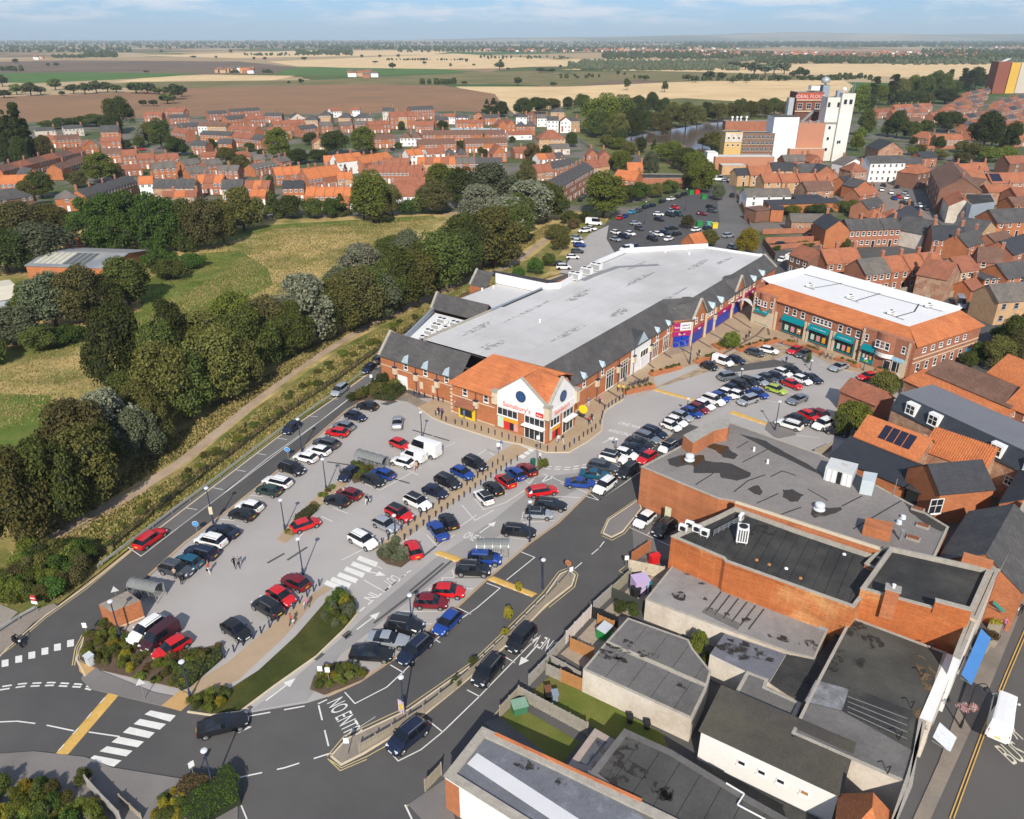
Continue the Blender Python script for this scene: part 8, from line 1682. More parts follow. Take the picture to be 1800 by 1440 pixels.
cars('parked on the market place','the white house',[(1533,325,5,5,'hatch','black'),(1533,334,8,-3,'hatch','navy'),(1550,333,2,5,'hatch','white'),(1553,325,6,4,'hatch','black'),(1577,328,6,-4,'hatch','navy'),(1567,338,2,6,'hatch','white'),(1572,348,6,4,'hatch','blue'),(1580,345,6,4,'hatch','red'),(1591,338,-6,4,'hatch','silver'),(1595,347,6,-4,'suv','white'),(1601,358,8,5,'suv','black'),(1618,361,8,5,'hatch','white'),(1588,356,8,4,'hatch','black'),(1672,380,-8,-6,'suv','black'),(1628,366,8,5,'hatch','grey'),(1610,367,8,4,'suv','navy')],False)
cars('in the terrace street by the tall tree','the tree',[(1003,346,8,-5,'hatch','navy'),(1012,340,8,-5,'hatch','black'),(1022,334,8,-5,'hatch','navy'),(1033,326,6,-6,'hatch','red'),(1020,350,6,-6,'hatch','black'),(1026,344,6,-6,'hatch','grey')],False)
cars('by the supermarket passage','the passage',[(1375,455,8,-5,'hatch','white'),(1388,452,8,-5,'van','white')],False)
cars('at the mill gate','the gate',[(1262,315,14,0,'bigvan','white'),(1275,317,14,1,'hatch','silver'),(1288,316,14,1,'hatch','white')],False)
cars('among the estate streets','the poplars',[(250,262,10,0,'hatch','red'),(620,230,10,1,'hatch','navy'),(690,262,8,2,'hatch','navy'),(505,338,10,0,'hatch','navy'),(527,335,10,2,'hatch','grey'),(905,228,10,1,'hatch','silver'),(1020,222,8,-4,'hatch','navy'),(1150,500,8,0,'hatch','white'),(1535,208,10,1,'hatch','blue'),(1542,210,10,1,'hatch','white')][:7],False)
# ================================================================ STREET FURNITURE
def lampmesh():
    b=MB();b.lathe([(.16,0),(.15,.9),(.085,1.0),(.06,5.0)],(0,0,0),10);p=b.mesh('post',DKBLUE,smooth=.6)
    b=MB();b.lathe([(.08,0),(.1,.1),(.26,.14),(.3,.22),(.3,.3),(.22,.38),(.05,.42)],(0,0,0),14);h=b.mesh('lantern',M('pale lantern cap',(.6,.63,.66),.4,.05));return p,h
LP,LH=lampmesh()
def lamp(base,headv,where,group='lamp posts of the car park'):
    P=G(*base);h=HT(P,headv);t=thing('lamp_post','tall dark lamp post '+where,'lamp post',(P.x,P.y,0),0,group)
    o=put('post',LP,t);o.scale=(1,1,(h-.3)/5.0);put('lantern',LH,t,(0,0,h-.35));return t
for a in[((376,924),857,'with a small banner by the access lane kerb'),((531,794),736,'behind the pair of white hatchbacks at the lane kerb'),((574,863),806,'on the aisle island beside the black hatchback'),((533,1010),946,'behind the maroon hatchback facing the posts'),((501,931),878,'at the tip of the aisle island'),((742,773),724,'behind the white vans'),((335,1227),1162,'at the mouth of the buff path'),((375,1385),1318,'in the russet border at the road corner'),((212,1120),1056,'in front of the brick hut'),((723,1088),1045,'rising by the black sport utility car in the angled row'),((710,1253),1189,'behind the picket fence near the junction'),((954,1035),983,'behind the picket fence near the yellow hump'),((931,953),881,'on the kerb of the angled row'),((1082,793),771,'in the dense row opposite the one way words'),((1206,735),700,'in the dense row near the brick hut corner'),((1362,757),705,'on the small parking island'),((1491,713),672,'on the pale bays of the upper car park'),((1424,651),633,'at the end of the short row'),((1212,641),558,'tallest and pale, before the magenta shop'),((1517,652),630,'before the teal building tower'),((1401,603),582,'before the middle teal shop'),((1302,668),648,'in the dense row of the upper car park'),((695,938),905,'among the bollards by the silver hatchback'),((1133,394),354,'tall in the back car park middle rank'),((1204,371),332,'tall in the back car park by the big lime tree'),((1141,437),407,'tall in the back car park beside the flat roof'),((1226,392),374,'by the recycling banks')]:lamp(*a)
t=[o for o in bpy.data.objects if 'small banner' in o.get('label','')][0]
b=MB();b.box((0,-.1,1.9),.5,.06,1.2);put('banner',b.mesh('banner',M('cream banner',(.6,.52,.35),.7,.1)),t)
b=MB();b.lathe([(.09,0),(.09,.78),(.12,.8),(.12,.86),(.07,.9),(.09,.96),(.03,1.02)],(0,0,0),8);BOL=b.mesh('bollard',DKBLUE,smooth=.6)
def bls(pts,ox,oy,k,frm,where,z=.1):
    for i,(x,y)in enumerate(pts):
        P=G(ox+x/k,oy+y/k+2.5);single('bollard',BOL,'%s dark bollard from %s, %s'%(ordn(i),frm,where),'bollard',(P.x,P.y,z),0,'bollards '+where)
bls([(630,745),(680,780),(720,795),(800,820),(860,830),(908,845),(975,865),(1030,880),(1093,900),(1150,915),(1212,935),(1272,955),(1330,970),(1385,985),(1548,1035),(1612,1055),(1686,1062),(1760,1050)],640,580,5,'the kiosk','along the supermarket front kerb')
bls([(262,1350),(308,1325),(348,1290),(390,1268),(428,1232),(465,1210),(500,1190),(536,1160),(575,1120),(590,1075),(598,1038),(615,990),(650,975),(680,950),(712,930),(745,910),(775,890),(800,860)],940,520,5,'the corner','along the supermarket side kerb')
bls([(505,525),(450,565),(395,595),(345,635),(292,675),(237,705),(183,745),(125,785),(70,815)],800,720,6,'the zebra','upper side of the flag path',.02)
bls([(655,525),(590,565),(540,605),(485,635),(433,670),(377,705),(323,740),(270,785),(212,815),(158,865),(95,910),(40,950)],800,720,6,'the zebra','exit side of the flag path',.02)
bls([(1690,940),(1630,985),(1565,1030),(1500,1080),(1435,1120),(1375,1165),(1305,1210),(1235,1260),(1165,1310),(1095,1360),(1030,1405)],500,720,6,'the white topped car','aisle side of the lower flag path',.02)
bls([(1780,985),(1720,1030),(1655,1070),(1595,1115),(1525,1165),(1465,1210),(1395,1265),(1330,1310),(1265,1360),(1190,1400)],500,720,6,'the white topped car','exit side of the lower flag path',.02)
bls([(1570,405),(1510,465),(1440,520),(1360,590),(1295,650),(1215,710),(1130,780),(1045,845),(955,905),(870,965),(765,1035),(670,1100),(570,1165)],300,960,6,'the zebra','edging the buff path',.02)
bls([(440,560),(482,570),(530,585),(607,605),(655,620),(693,628)],640,580,5,'the service door','under the cash machine wall',.1)
def shl(name,label,px,tall=2.3,hoops=5):
    P=GP(px);a,c,e=P[0],P[1],P[3];x=(c-a);y=(e-a);L=x.length;D=y.length;t=thing(name,label,'shelter',(a.x,a.y,0),math.atan2(x.y,x.x))
    sheetm=M('smoky shelter sheet',(.19,.2,.19),.35,.1,.5,3)
    n=10
    for h in range(hoops-1):
        x0,x1=L*h/(hoops-1)+.03,L*(h+1)/(hoops-1)-.03;b=MB()
        for k in range(n):
            t0,t1=math.pi*(.06+.88*k/n),math.pi*(.06+.88*(k+1)/n);q=lambda tt:(D/2-math.cos(tt)*D/2,tall-.75+math.sin(tt)*.75)
            (y0,z0),(y1,z1)=q(t0),q(t1);slab(b,[(x0,y0,z0),(x1,y0,z0),(x1,y1,z1),(x0,y1,z1)][::1],.03)
        put('roof_panel',b.mesh('roof_panel',sheetm),t)
    for h in range(hoops):
        xx=L*h/(hoops-1);b=MB()
        for yy in(.05,D-.05):b.tube((xx,yy,0),(xx,yy,tall-.6),.04,n=6)
        for k in range(n):
            t0,t1=math.pi*k/n,math.pi*(k+1)/n;b.beam((xx,D/2-math.cos(t0)*D/2,tall-.72+math.sin(t0)*.77),(xx,D/2-math.cos(t1)*D/2,tall-.72+math.sin(t1)*.77),.08)
        put('hoop',b.mesh('hoop',STEEL),t)
    b=MB();b.face([(.0,D,.3),(L,D,.3),(L,D,tall-.7),(0,D,tall-.7)]);put('back_panel',b.mesh('back_panel',sheetm),t)
    for k in range(int(L/.8)):
        b=MB();xx=.5+k*.8
        for zz in(.35,.6,.85):b.beam((xx-.28,.3,zz),(xx+.28,.3,zz),.04);b.beam((xx-.28,D-.4,zz),(xx+.28,D-.4,zz),.04);b.beam((xx-.28,.3,zz),(xx-.28,D-.4,zz),.03);b.beam((xx+.28,.3,zz),(xx+.28,D-.4,zz),.03)
        put('trolley_bay_bar',b.mesh('trolley_bay_bar',STEEL),t)
    return t
shl('trolley_shelter','curved trolley shelter beside the brick hut',[(228,1052),(276,1062),(290,1045),(243,1036)])
shl('trolley_shelter','curved trolley shelter in the middle of the car park by the yellow bed',[(624,818),(672,832),(682,822),(636,808)])
shl('trolley_shelter','curved trolley shelter behind the blue sport utility car',[(838,985),(894,985),(899,968),(842,968)],2.4)
tw=[G(183,1094),G(205,1108),G(255,1087),G(232,1070)]
t=flat('pay_hut','small square brick hut with a mottled concrete roof in the corner bed','hut',None,2.6,M('mottled concrete roof',(.32,.29,.24),.95,.25,.8,3,c2=(.22,.19,.16)),BRICKO,par=.02,world=[(p.x,p.y)for p in tw])
b=MB();a,c=Vector(tw[1]),Vector(tw[2]);d=(c-a).normalized();n=Vector((d.y,-d.x,0))*.03;b.face([tuple(a+n+Vector((0,0,.15))),tuple(c+n+Vector((0,0,.15))),tuple(c+n+Vector((0,0,.4))),tuple(a+n+Vector((0,0,.4)))]);b.build('plinth_band',STONE,t)
P=GP([(179,1066),(210,1052),(250,1068),(219,1085)],2.6)
def sign(base,topv,label,kind,ang=.0):
    P=G(*base);h=HT(P,topv);t=thing('road_sign',label,'sign',(P.x,P.y,0),ang);b=MB();b.tube((0,0,0),(0,0,h),.045,n=8);put('post',b.mesh('post',STEEL),t)
    def disc(r,z,m,y=-.06,n=16,nm='disc'):b=MB();b.tube((0,y,z),(0,y-.02,z),r,None,n);put(nm,b.mesh(nm,m),t)
    BL=M('blue sign face',(.03,.25,.6),.4,.05)
    if kind=='blue':disc(.42,h-.4,WHITE);disc(.38,h-.4,BL,-.085);b=MB();b.beam((-.15,-.115,h-.3),(.12,-.115,h-.52),.07,.02);put('arrow',b.mesh('arrow',WHITE),t)
    elif kind=='noentry':
        for z in(h-.4,):disc(.4,z,RED);b=MB();b.box((0,-.11,z-.07),.55,.03,.14);put('bar',b.mesh('bar',WHITE),t)
        b=MB();b.box((0,-.06,h-1.25),.8,.04,.4);put('plate',b.mesh('plate',WHITE),t)
    elif kind=='triangle':
        b=MB();b.face([(-.45,-.07,h-.8),(.45,-.07,h-.8),(0,-.07,h)]);b.face([(.45,-.03,h-.8),(-.45,-.03,h-.8),(0,-.03,h)]);put('plate',b.mesh('plate',M('sign back grey',(.55,.56,.56),.4,.05)),t)
    elif kind=='orange':disc(.42,h-.3,M('orange sign face',(.6,.2,.05),.5,.05));disc(.3,h-.3,M('dull sign face',(.3,.16,.1),.5),-.09)
    elif kind=='board':b=MB();b.box((0,-.08,h-1.7),.75,.05,1.6);put('board',b.mesh('board',M('purple white notice',(.55,.45,.6),.5,.3,3,6)),t);b=MB();b.box((0,-.12,h-1.2),.5,.03,.7);put('poster',b.mesh('poster',M('yellow poster',(.7,.5,.05),.5)),t)
    elif kind=='white':b=MB();b.box((0,-.07,h-.7),.5,.04,.65);put('plate',b.mesh('plate',WHITE),t)
    return t
sign((347,937),916,'round blue arrow sign by the white sport utility car at the lane kerb','blue')
sign((507,806),786,'round blue arrow sign by the white estate car at the lane kerb','blue')
sign((653,672),658,'white topped sign in the shrubs at the supermarket end wall','white')
sign((67,1076),1046,'no entry sign with a white plate beside the lane mouth scrub','noentry',-.2)
sign((255,1229),1192,'triangular sign seen from behind on the grey footway','triangle',.4)
sign((208,1060),1030,'triangular sign seen from behind, behind the brick hut','triangle',.4)
sign((998,1018),986,'orange backed sign at the tip of the fenced traffic island','orange',-.6)
sign((1003,1020),996,'second low white sign at the tip of the fenced traffic island','white',.4)
sign((343,1372),1338,'grey sign post at the russet border','white',.8)
sign((155,1119),1094,'slim white post sign at the kerb before the brick hut','white')
sign((612,1328),1296,'white post at the end of the picket fence','white')
sign((707,1252),1230,'purple and yellow notice board behind the picket fence','board',-.6)
sign((945,826),765,'tall sign mast with white head by the corner bed','white')
sign((876,805),778,'slim sign beside the store zebra crossing','white')
sign((1165,1188),1172,'plain marker post in the no entry island','white')if False else None
sign((565,1193),1170,'white give way post in the no entry island bed','white');sign((579,1202),1172,'taller white give way post in the no entry island bed','white')
sign((1100,1002),976,'black sign post by the lane yard wall','white')
def fence(name,label,px,h,mat,postm=None,panel=1.8,z=0,style='board',gap=.0,cat='fence'):
    pts=GP(px);t=thing(name,label,cat,tuple(pts[0]),world=True);og=t.matrix_world.translation;k=0;r=random.Random(len(label))
    CK={}
    for a,c in zip(pts,pts[1:]):
        L=(c-a).length;n=max(1,round(L/panel));ang=math.atan2(c.y-a.y,c.x-a.x);pl=L/n
        key=(round(pl,2),style)
        if key not in CK:
            b=MB()
            if style=='board':
                m=max(3,int(pl/.16))
                for q in range(m):x0,x1=pl*q/m,pl*(q+1)/m-.012;hh=h*(1+.012*((q*7)%3-1));b.prism([(x0+.05,-.02-.012*(q%2)),(x1+.05,-.02-.012*(q%2)),(x1+.05,.02),(x0+.05,.02)],.04,hh)
                for zz in(h*.2,h*.8):b.box((pl/2,.05,zz),pl-.1,.05,.09)
            elif style=='wall':
                for q in range(3):b.box((pl/2,0,h*q/3),pl-.04,.1+.02*(q%2),h/3-.015)
            CK[key]=b.mesh('panel',mat)
            b=MB();b.box((0,0,0),.12,.12,h+.1);CK['post']=b.mesh('post',postm or mat)
        for q in range(n):
            p=a.lerp(c,q/n)-og;o=put('panel',CK[key],t,(p.x,p.y,z),ang);put('post',CK['post'],t,(p.x,p.y,z),ang)
    p=pts[-1]-og;put('post',CK['post'],t,(p.x,p.y,z));return t
fence('garden_fence','long grey board fence dividing the two small lawns',[(912,1228),(1032,1293)],1.7,WOODG)
fence('garden_fence','pale board fence closing the lower lawn towards the lane',[(879,1262),(911,1228)],1.6,WOOD)
fence('garden_fence','pale concrete panel wall closing the upper lawn towards the lane',[(930,1205),(962,1172)],1.5,CONC,style='wall')
fence('garden_fence','orange and grey board fence across the top of the upper lawn',[(960,1186),(985,1198)],1.6,WOODG);fence('garden_fence','bright orange board fence against the cream wall',[(985,1198),(1025,1216)],1.7,WOODO)
fence('garden_fence','white topped low yard wall below the orange boards',[(966,1163),(1022,1195)],1.0,CONC,style='wall',panel=2.5)
fence('garden_fence','concrete panel wall along the lane by the rubbish yard',[(962,1168),(992,1136)],1.5,CONC,style='wall')
fence('garden_fence','orange board fence between the two small yards',[(1002,1142),(1042,1160)],1.7,WOODO)
fence('garden_fence','long white panel wall along the lane before the green bin yard',[(995,1132),(1038,1086)],1.8,M('pinkish white boards',(.6,.53,.48),.9,.1,1,4),style='board')
fence('garden_fence','short orange board gate behind the green lidded bin',[(1050,1098),(1078,1110)],1.5,WOODO);fence('garden_fence','black board fence at the overgrown yard',[(1040,1086),(1085,1104)],1.6,BLACK)
fence('garden_fence','light concrete wall along the lane by the overgrown yard',[(1043,1078),(1073,1050)],1.7,CONC,style='wall');fence('garden_fence','mossy stone wall along the lane under the lilac shed',[(1076,1048),(1108,1018)],1.6,M('mossy wall',(.3,.28,.2),.95,.25,.8,4),style='wall')
fence('garden_fence','dark wire fence across the overgrown yard',[(1074,1050),(1130,1075)],1.5,M('dark netting',(.05,.055,.045),.9,.2),panel=2.5)
fence('garden_fence','cream stone wall beside the fire exit yard',[(1104,1003),(1166,1016)],1.7,M('patchy cream wall',(.5,.43,.32),.95,.25,.8,4),style='wall');fence('garden_fence','orange brick yard wall at the back of the fire exit',[(1110,990),(1142,968)],1.7,BRICKO,style='wall',panel=2.4)
fence('garden_fence','open timber gate panel at the lane corner footway',[(748,1392),(776,1362)],1.5,WOOD)
fence('garden_fence','plain weathered board wall bordering the corner hedge',[(155,1384),(180,1412),(215,1448)],1.5,CONC,style='wall')
fence('garden_fence','low timber rail at the russet border edge',[(212,1408),(250,1442)],.8,WOOD)
fence('garden_fence','pale board fence behind the teal building by the conservatories',[(1582,517),(1624,511)],1.7,WOOD);fence('garden_fence','pale board fence behind the teal building by the parked camper',[(1624,530),(1676,522)],1.7,WOOD)
fence('garden_fence','brown board fence stub at the teal building corner',[(1594,655),(1628,672)],1.8,BRICKD);fence('garden_fence','weathered board fence at the black lean-to corner',[(1430,805),(1460,792)],1.6,WOOD)
fence('brick_wall','long pink brick garden wall before the slate terrace',[(1340,412),(1445,409)],1.8,BRICK,style='wall',panel=6,cat='wall');fence('brick_wall','second long brick garden wall with parked cars below',[(1345,428),(1450,425)],2.0,BRICK,style='wall',panel=6,cat='wall');fence('brick_wall','low brick wall with shrubs nearest the supermarket end',[(1352,440),(1440,432)],1.6,BRICK,style='wall',panel=6,cat='wall');fence('brick_wall','brick wall along the back lane bend',[(1296,345),(1318,395)],1.5,BRICK,style='wall',panel=6,cat='wall');fence('brick_wall','dark board wall at the supermarket passage',[(1340,430),(1362,458)],2.2,BRICKD,style='wall',panel=4,cat='wall');fence('brick_wall','long low brick wall below the scrub bank',[(1620,262),(1700,262)],1.8,BRICK,style='wall',panel=8,cat='wall');fence('brick_wall','curving river flood wall by the grass bank',[(1012,243),(1040,262),(1075,282)],1.3,CONC,style='wall',panel=8,cat='wall');fence('brick_wall','dark river wall running to the back car park trees',[(1160,280),(1205,305)],1.3,BRICKD,style='wall',panel=8,cat='wall')
pf=[(632,1325),(690,1292),(745,1258),(800,1215),(850,1170),(905,1118),(960,1063),(1000,1020)]
pts=GP(pf);t=thing('picket_fence','long weathered picket fence along the traffic island','fence',tuple(pts[0]),world=True);og=t.matrix_world.translation
b=MB();b.prism([(-.05,-.015),(.05,-.015),(.05,.015),(-.05,.015)],.12,1.15);PK=b.mesh('picket',WOOD);b=MB();b.box((0,0,0),.12,.12,1.3);PO=b.mesh('post',WOODG)
tot=sum((c-a).length for a,c in zip(pts,pts[1:]));step=tot/285;dist=.0;r=random.Random(2)
for a,c in zip(pts,pts[1:]):
    L=(c-a).length;ang=math.atan2(c.y-a.y,c.x-a.x);d0=.0
    while d0<L:p=a.lerp(c,d0/L)-og;o=put('picket',PK,t,(p.x,p.y,.1),ang+r.uniform(-.05,.05));o.rotation_euler[1]=r.uniform(-.02,.02);d0+=step
    n=round(L/2.2)
    for q in range(n):p=a.lerp(c,q/n)-og;put('post',PO,t,(p.x-.04*math.sin(ang),p.y+.06,.1),ang)
    for z in(.45,.95):
        b=MB();p,q=a-og,c-og;b.beam((p.x,p.y+.05,z),(q.x,q.y+.05,z),.05,.09);put('rail',b.mesh('rail',WOODG),t)
def grl(label,px):
    pts=GP(px);t=thing('guard_rail',label,'guard rail',tuple(pts[0]),world=True);og=t.matrix_world.translation;b=MB();b.box((0,0,0),.1,.14,.75);PM=b.mesh('post',STEEL)
    for a,c in zip(pts,pts[1:]):
        L=(c-a).length;n=max(1,round(L/3.2))
        for q in range(n):
            p,e=a.lerp(c,q/n),a.lerp(c,(q+1)/n);b=MB()
            for z in(.5,.66):b.beam((p.x,p.y,z),(e.x,e.y,z),.09,.13)
            b.beam((p.x,p.y,.58),(e.x,e.y,.58),.04,.12);b.build('rail_length',M('weathered steel rail',(.36,.36,.35),.6,.15),t);put('post',PM,t,tuple(p-og))
    return t
grl('long steel guard rail between the access lane and the verge',[(174,1000),(270,928),(365,857),(490,762),(590,694),(668,637),(720,600),(760,575)])
grl('short steel guard rail beside the pale yard at the frame edge',[(-10,1120),(35,1090),(64,1074)])
pts=GP([(150,1003),(270,905),(365,832),(490,738),(590,672),(680,607),(760,555),(830,517)]);t=thing('mesh_fence','dark weed grown mesh fence between verge and guard rail','fence',tuple(pts[0]),world=True);og=t.matrix_world.translation
b=MB();b.tube((0,0,0),(0,0,1.5),.05,n=6);PM=b.mesh('post',BLACK);w_=MB()
for a,c in zip(pts,pts[1:]):
    L=(c-a).length;n=round(L/2.8)
    for q in range(n):put('post',PM,t,tuple(a.lerp(c,q/n)-og))
    m=int(L/.16)
    for q in range(m):p=a.lerp(c,q/m);w_.beam((p.x,p.y,.05),(p.x,p.y,1.35),.035)
    for z in(.1,.5,.9,1.35):w_.beam((a.x,a.y,z),(c.x,c.y,z),.03)
o=w_.build('mesh',BLACK,t);o['kind']='stuff'
def pln(label,p1,p2,d=1.2,h=.75,tint='mid'):
    a,c=G(*p1),G(*p2);L=(c-a).length;ang=math.atan2(c.y-a.y,c.x-a.x);m=(a+c)/2;t=thing('brick_planter',label,'planter',(m.x,m.y,0),ang,'brick planters of the shop square')
    b=MB();b.prism([(-L/2,0),(L/2,0),(L/2,d),(-L/2,d)],0,h);put('wall',b.mesh('wall',BRICKO),t)
    n=int(L*d*1.6);C=[(random.uniform(-L/2+.3,L/2-.3),random.uniform(.3,d-.3),h+.15)for _ in range(n)];o=put('hedge_foliage',lfc('hedge_foliage',C,[.32]*n,60*n,.17,core=False),t);setmat(o,LEAF[tint])
pln('brick planter with a low hedge by the bollard bend',(1101,695),(1152,683));pln('brick planter with a low hedge between the paved bays and the white shop',(1147,663),(1199,649));pln('brick planter with a low hedge under the tall pale lamp',(1226,641),(1271,626));pln('brick planter behind the white hatchback in the shop square',(1302,619),(1343,606));pln('brick planter behind the two red and grey cars',(1408,612),(1441,625),tint='brown');pln('brick planter behind the silver saloon',(1466,634),(1506,649));pln('brick planter before the pet shop window',(1538,654),(1568,664));pln('round topped brick planter with a large shrub',(1266,617),(1292,612),3.0,.7,'lime');pln('small brick planter with brown hedge and a timber bench',(1345,608),(1372,602),tint='brown');pln('small brick planter by the pale bin',(1375,605),(1398,610),tint='mid')
def cbn(name,label,P,sx,sy,sz,mat,ang=0,cat='bin',lid=None):
    t=thing(name,label,cat,(P.x,P.y,P.z),ang);b=MB();b.prism([(-sx/2*.9,-sy/2*.9),(sx/2*.9,-sy/2*.9),(sx/2,sy/2),(-sx/2,sy/2)],0,sz);put('body',b.mesh('body',mat),t)
    b=MB();slab(b,[(-sx/2-.04,-sy/2-.05,sz+.06),(sx/2+.04,-sy/2-.05,sz+.06),(sx/2+.04,sy/2+.04,sz+.16),(-sx/2-.04,sy/2+.04,sz+.16)],.07);put('lid',b.mesh('lid',lid or mat),t);return t
GRN=M('green plastic',(.02,.22,.05),.5,.06);BLU=M('blue grey plastic',(.2,.25,.31),.5,.06);BRN=M('brown plastic',(.16,.07,.035),.5,.06)
cbn('wheelie_bin','brown topped black wheelie bin on the upper lawn',G(963,1226),.65,.75,1.15,BLACK,.2,lid=BRN);cbn('wheelie_bin','blue grey wheelie bin on the upper lawn',G(975,1232),.6,.7,1.1,BLU,.2)
cbn('storage_box','green garden storage box on the lower lawn',G(913,1250),1.5,1.1,1.0,M('dull green plastic',(.05,.17,.09),.5,.06),.3,'storage box',M('pale green lid',(.2,.33,.24),.5));cbn('waste_container','green waste container with a pale lid in the lane yard',G(1062,1118),1.6,1.1,1.2,GRN,.9,'waste container',M('pale grey lid',(.5,.53,.57),.5));cbn('shed','lilac plastic shed over the mossy lane wall',G(1124,1040),1.9,1.5,2.0,M('lilac sheet',(.47,.37,.56),.6,.06),.3,'shed');cbn('wheelie_bin','black bin beside the lilac shed',G(1117,1048),1.0,.8,1.2,BLACK,.4);cbn('wheelie_bin','dark tub beside the lilac shed and teal cap',G(1136,1040),1.0,.8,1.2,M('dark grey plastic',(.05,.05,.055),.6),.6,lid=TEAL)
cbn('wheelie_bin','black garden tub nearer the lawn shadow step',G(1107,1270),.5,.5,.8,BLACK);cbn('wheelie_bin','black garden tub nearer the cream wall end',G(1137,1280),.5,.5,.8,BLACK);cbn('wheelie_bin','tall red bins in the fire exit yard',G(1150,990),1.3,.7,1.2,RED,.4);cbn('litter_bin','pale litter bin on the corner of the brick hut bed',G(160,1168),.9,.7,1.2,M('pale grey bin',(.5,.54,.56),.5),-.6);cbn('cabinet','tall green utility cabinet by the corner bed',G(937,823),.7,.5,1.5,M('dark green cabinet',(.02,.11,.08),.5),.6,'cabinet');cbn('rubbish_heap','black rubbish sacks in the little walled yard',G(994,1188),1.2,.8,.6,BLACK,.5,'rubbish')
for i,(u,v,m,c)in enumerate(((1229,398,GRN,'bright green'),(1246,399,M('teal green plastic',(.1,.36,.27),.5),'teal green'),(1256,401,M('yellow plastic',(.7,.5,.03),.5),'yellow'),(1215,342,GRN,'dark green'),(1225,341,RED,'red'),(1237,350,GRN,'small green'))):cbn('recycling_bank',c+' recycling bank in the back car park',G(u,v),2.0,1.4,1.7,m,.1,'recycling bank')
for i,(u,v)in enumerate(((1240,316),(1252,316),(1262,317))):
    P=G(u,v);t=thing('parasol','%s purple parasol at the mill gate terrace'%ordn(i),'parasol',P,0,'purple parasols');b=MB();b.lathe([(1.9,2.2),(1.5,2.45),(.1,2.9)],(0,0,0),10);put('canopy',b.mesh('canopy',M('purple canvas',(.12,.02,.16),.8)),t);b=MB();b.tube((0,0,0),(0,0,2.9),.04);put('pole',b.mesh('pole',WHITE),t)
P,Q=G(1172,628),G(1216,616);t=thing('trolley_cage','hooped steel trolley cage before the magenta shop','trolley cage',(P.x,P.y,.1),math.atan2((Q-P).y,(Q-P).x));L=(Q-P).length
for k in range(5):
    b=MB();x=L*k/4
    for q in range(8):t0,t1=math.pi*q/8,math.pi*(q+1)/8;b.beam((x,1.1-math.cos(t0)*1.1,1.1+math.sin(t0)*1.0),(x,1.1-math.cos(t1)*1.1,1.1+math.sin(t1)*1.0),.07)
    b.tube((x,0,0),(x,0,1.1),.035);b.tube((x,2.2,0),(x,2.2,1.1),.035);put('hoop',b.mesh('hoop',STEEL),t)
for z in(.3,.6,.9,1.2,1.6):b=MB();b.beam((0,0,z),(L,0,z),.04);put('rail',b.mesh('rail',STEEL),t)
def bike(P,ang,label,grp):
    t=thing('bicycle',label,'bicycle',(P.x,P.y,.1),ang,grp);b=MB()
    for x in(-.5,.5):
        w=MB()
        for k in range(12):t0,t1=2*math.pi*k/12,2*math.pi*(k+1)/12;w.beam((x+.33*math.cos(t0),0,.34+.33*math.sin(t0)),(x+.33*math.cos(t1),0,.34+.33*math.sin(t1)),.05)
        put('wheel',w.mesh('wheel',TYRE),t)
    for a,c in(((-.5,0,.34),(-.15,0,.8)),((-.15,0,.8),(.3,0,.85)),((.3,0,.85),(.5,0,.34)),((-.1,0,.35),(.3,0,.8)),((-.1,0,.35),(-.2,0,.95)),((-.5,0,.34),(-.1,0,.35))):b.beam(a,c,.045)
    put('frame',b.mesh('frame',DKBLUE),t);b=MB();b.box((-.22,0,.95),.26,.14,.06);put('saddle',b.mesh('saddle',BLACK),t);b=MB();b.beam((.3,-.28,1.0),(.3,.28,1.0),.04);put('handlebar',b.mesh('handlebar',BLACK),t)
for k,(u,v)in enumerate(((1128,676),(1133,674),(1138,672),(1108,681),(1116,678),(1122,676),(1444,627),(1453,630),(1461,632))):bike(G(u,v),.5+.3*(k%3),'%s bicycle from the bollard bend at the planter racks'%ordn(k),'bicycles at the planter racks')
for i,(u,v,s,lab,mt)in enumerate(((1752,1098,3.0,'flower stall with bright bunches at the upper street','gold'),(1742,1128,2.0,'small flower display below the flower stall','red'),(1726,1140,1.6,'red and white flower tubs by the blue awning','lime'))):
    P=G(u,v);t=thing('flower_stall',lab,'stall',(P.x,P.y,.1),.8);b=MB();b.box((0,0,0),s,1.2,.7);put('table',b.mesh('table',WOOD),t);n=int(s*6);C=[(random.uniform(-s/2,s/2),random.uniform(-.5,.5),.9)for _ in range(n)];o=put('flowers',lfc('flowers',C,[.3]*n,50*n,.16,core=False),t);setmat(o,LEAF[mt])
def awn(p1,p2,d,z,mat,label,st='slope'):
    a,c=G(*p1,z),G(*p2,z);t=thing('awning',label,'awning',(a.x,a.y,0),world=True);dd=(c-a).normalized();n=Vector((dd.y,-dd.x,0));b=MB();slab(b,[a,c,c+n*d-Vector((0,0,.7)),a+n*d-Vector((0,0,.7))],.06);b.build('canopy',mat,t)
    for p in(a,c):b=MB();b.beam(p-Vector((0,0,.5)),p+n*d-Vector((0,0,.7)),.05);b.build('arm',STEEL,t)
awn((1690,1185),(1725,1105),1.1,3.1,M('blue canvas',(.06,.2,.48),.7,.08),'long blue awning over the street shop');awn((1640,1295),(1652,1270),1.6,3.2,M('pale striped canvas',(.6,.62,.66),.7,.15,3,8),'small pale striped awning by the hanging baskets');awn((1745,1060),(1760,1020),1.3,3.3,M('green canvas',(.03,.25,.2),.7),'green awning at the upper street shop')
P=G(1688,1280);t=thing('street_lamp','black swan neck street lamp with two flower baskets','street lamp',(P.x,P.y,.1));b=MB();b.lathe([(.14,0),(.12,.8),(.07,1.0),(.05,5.2)],(0,0,0),10);put('post',b.mesh('post',BLACK,smooth=.6),t);b=MB()
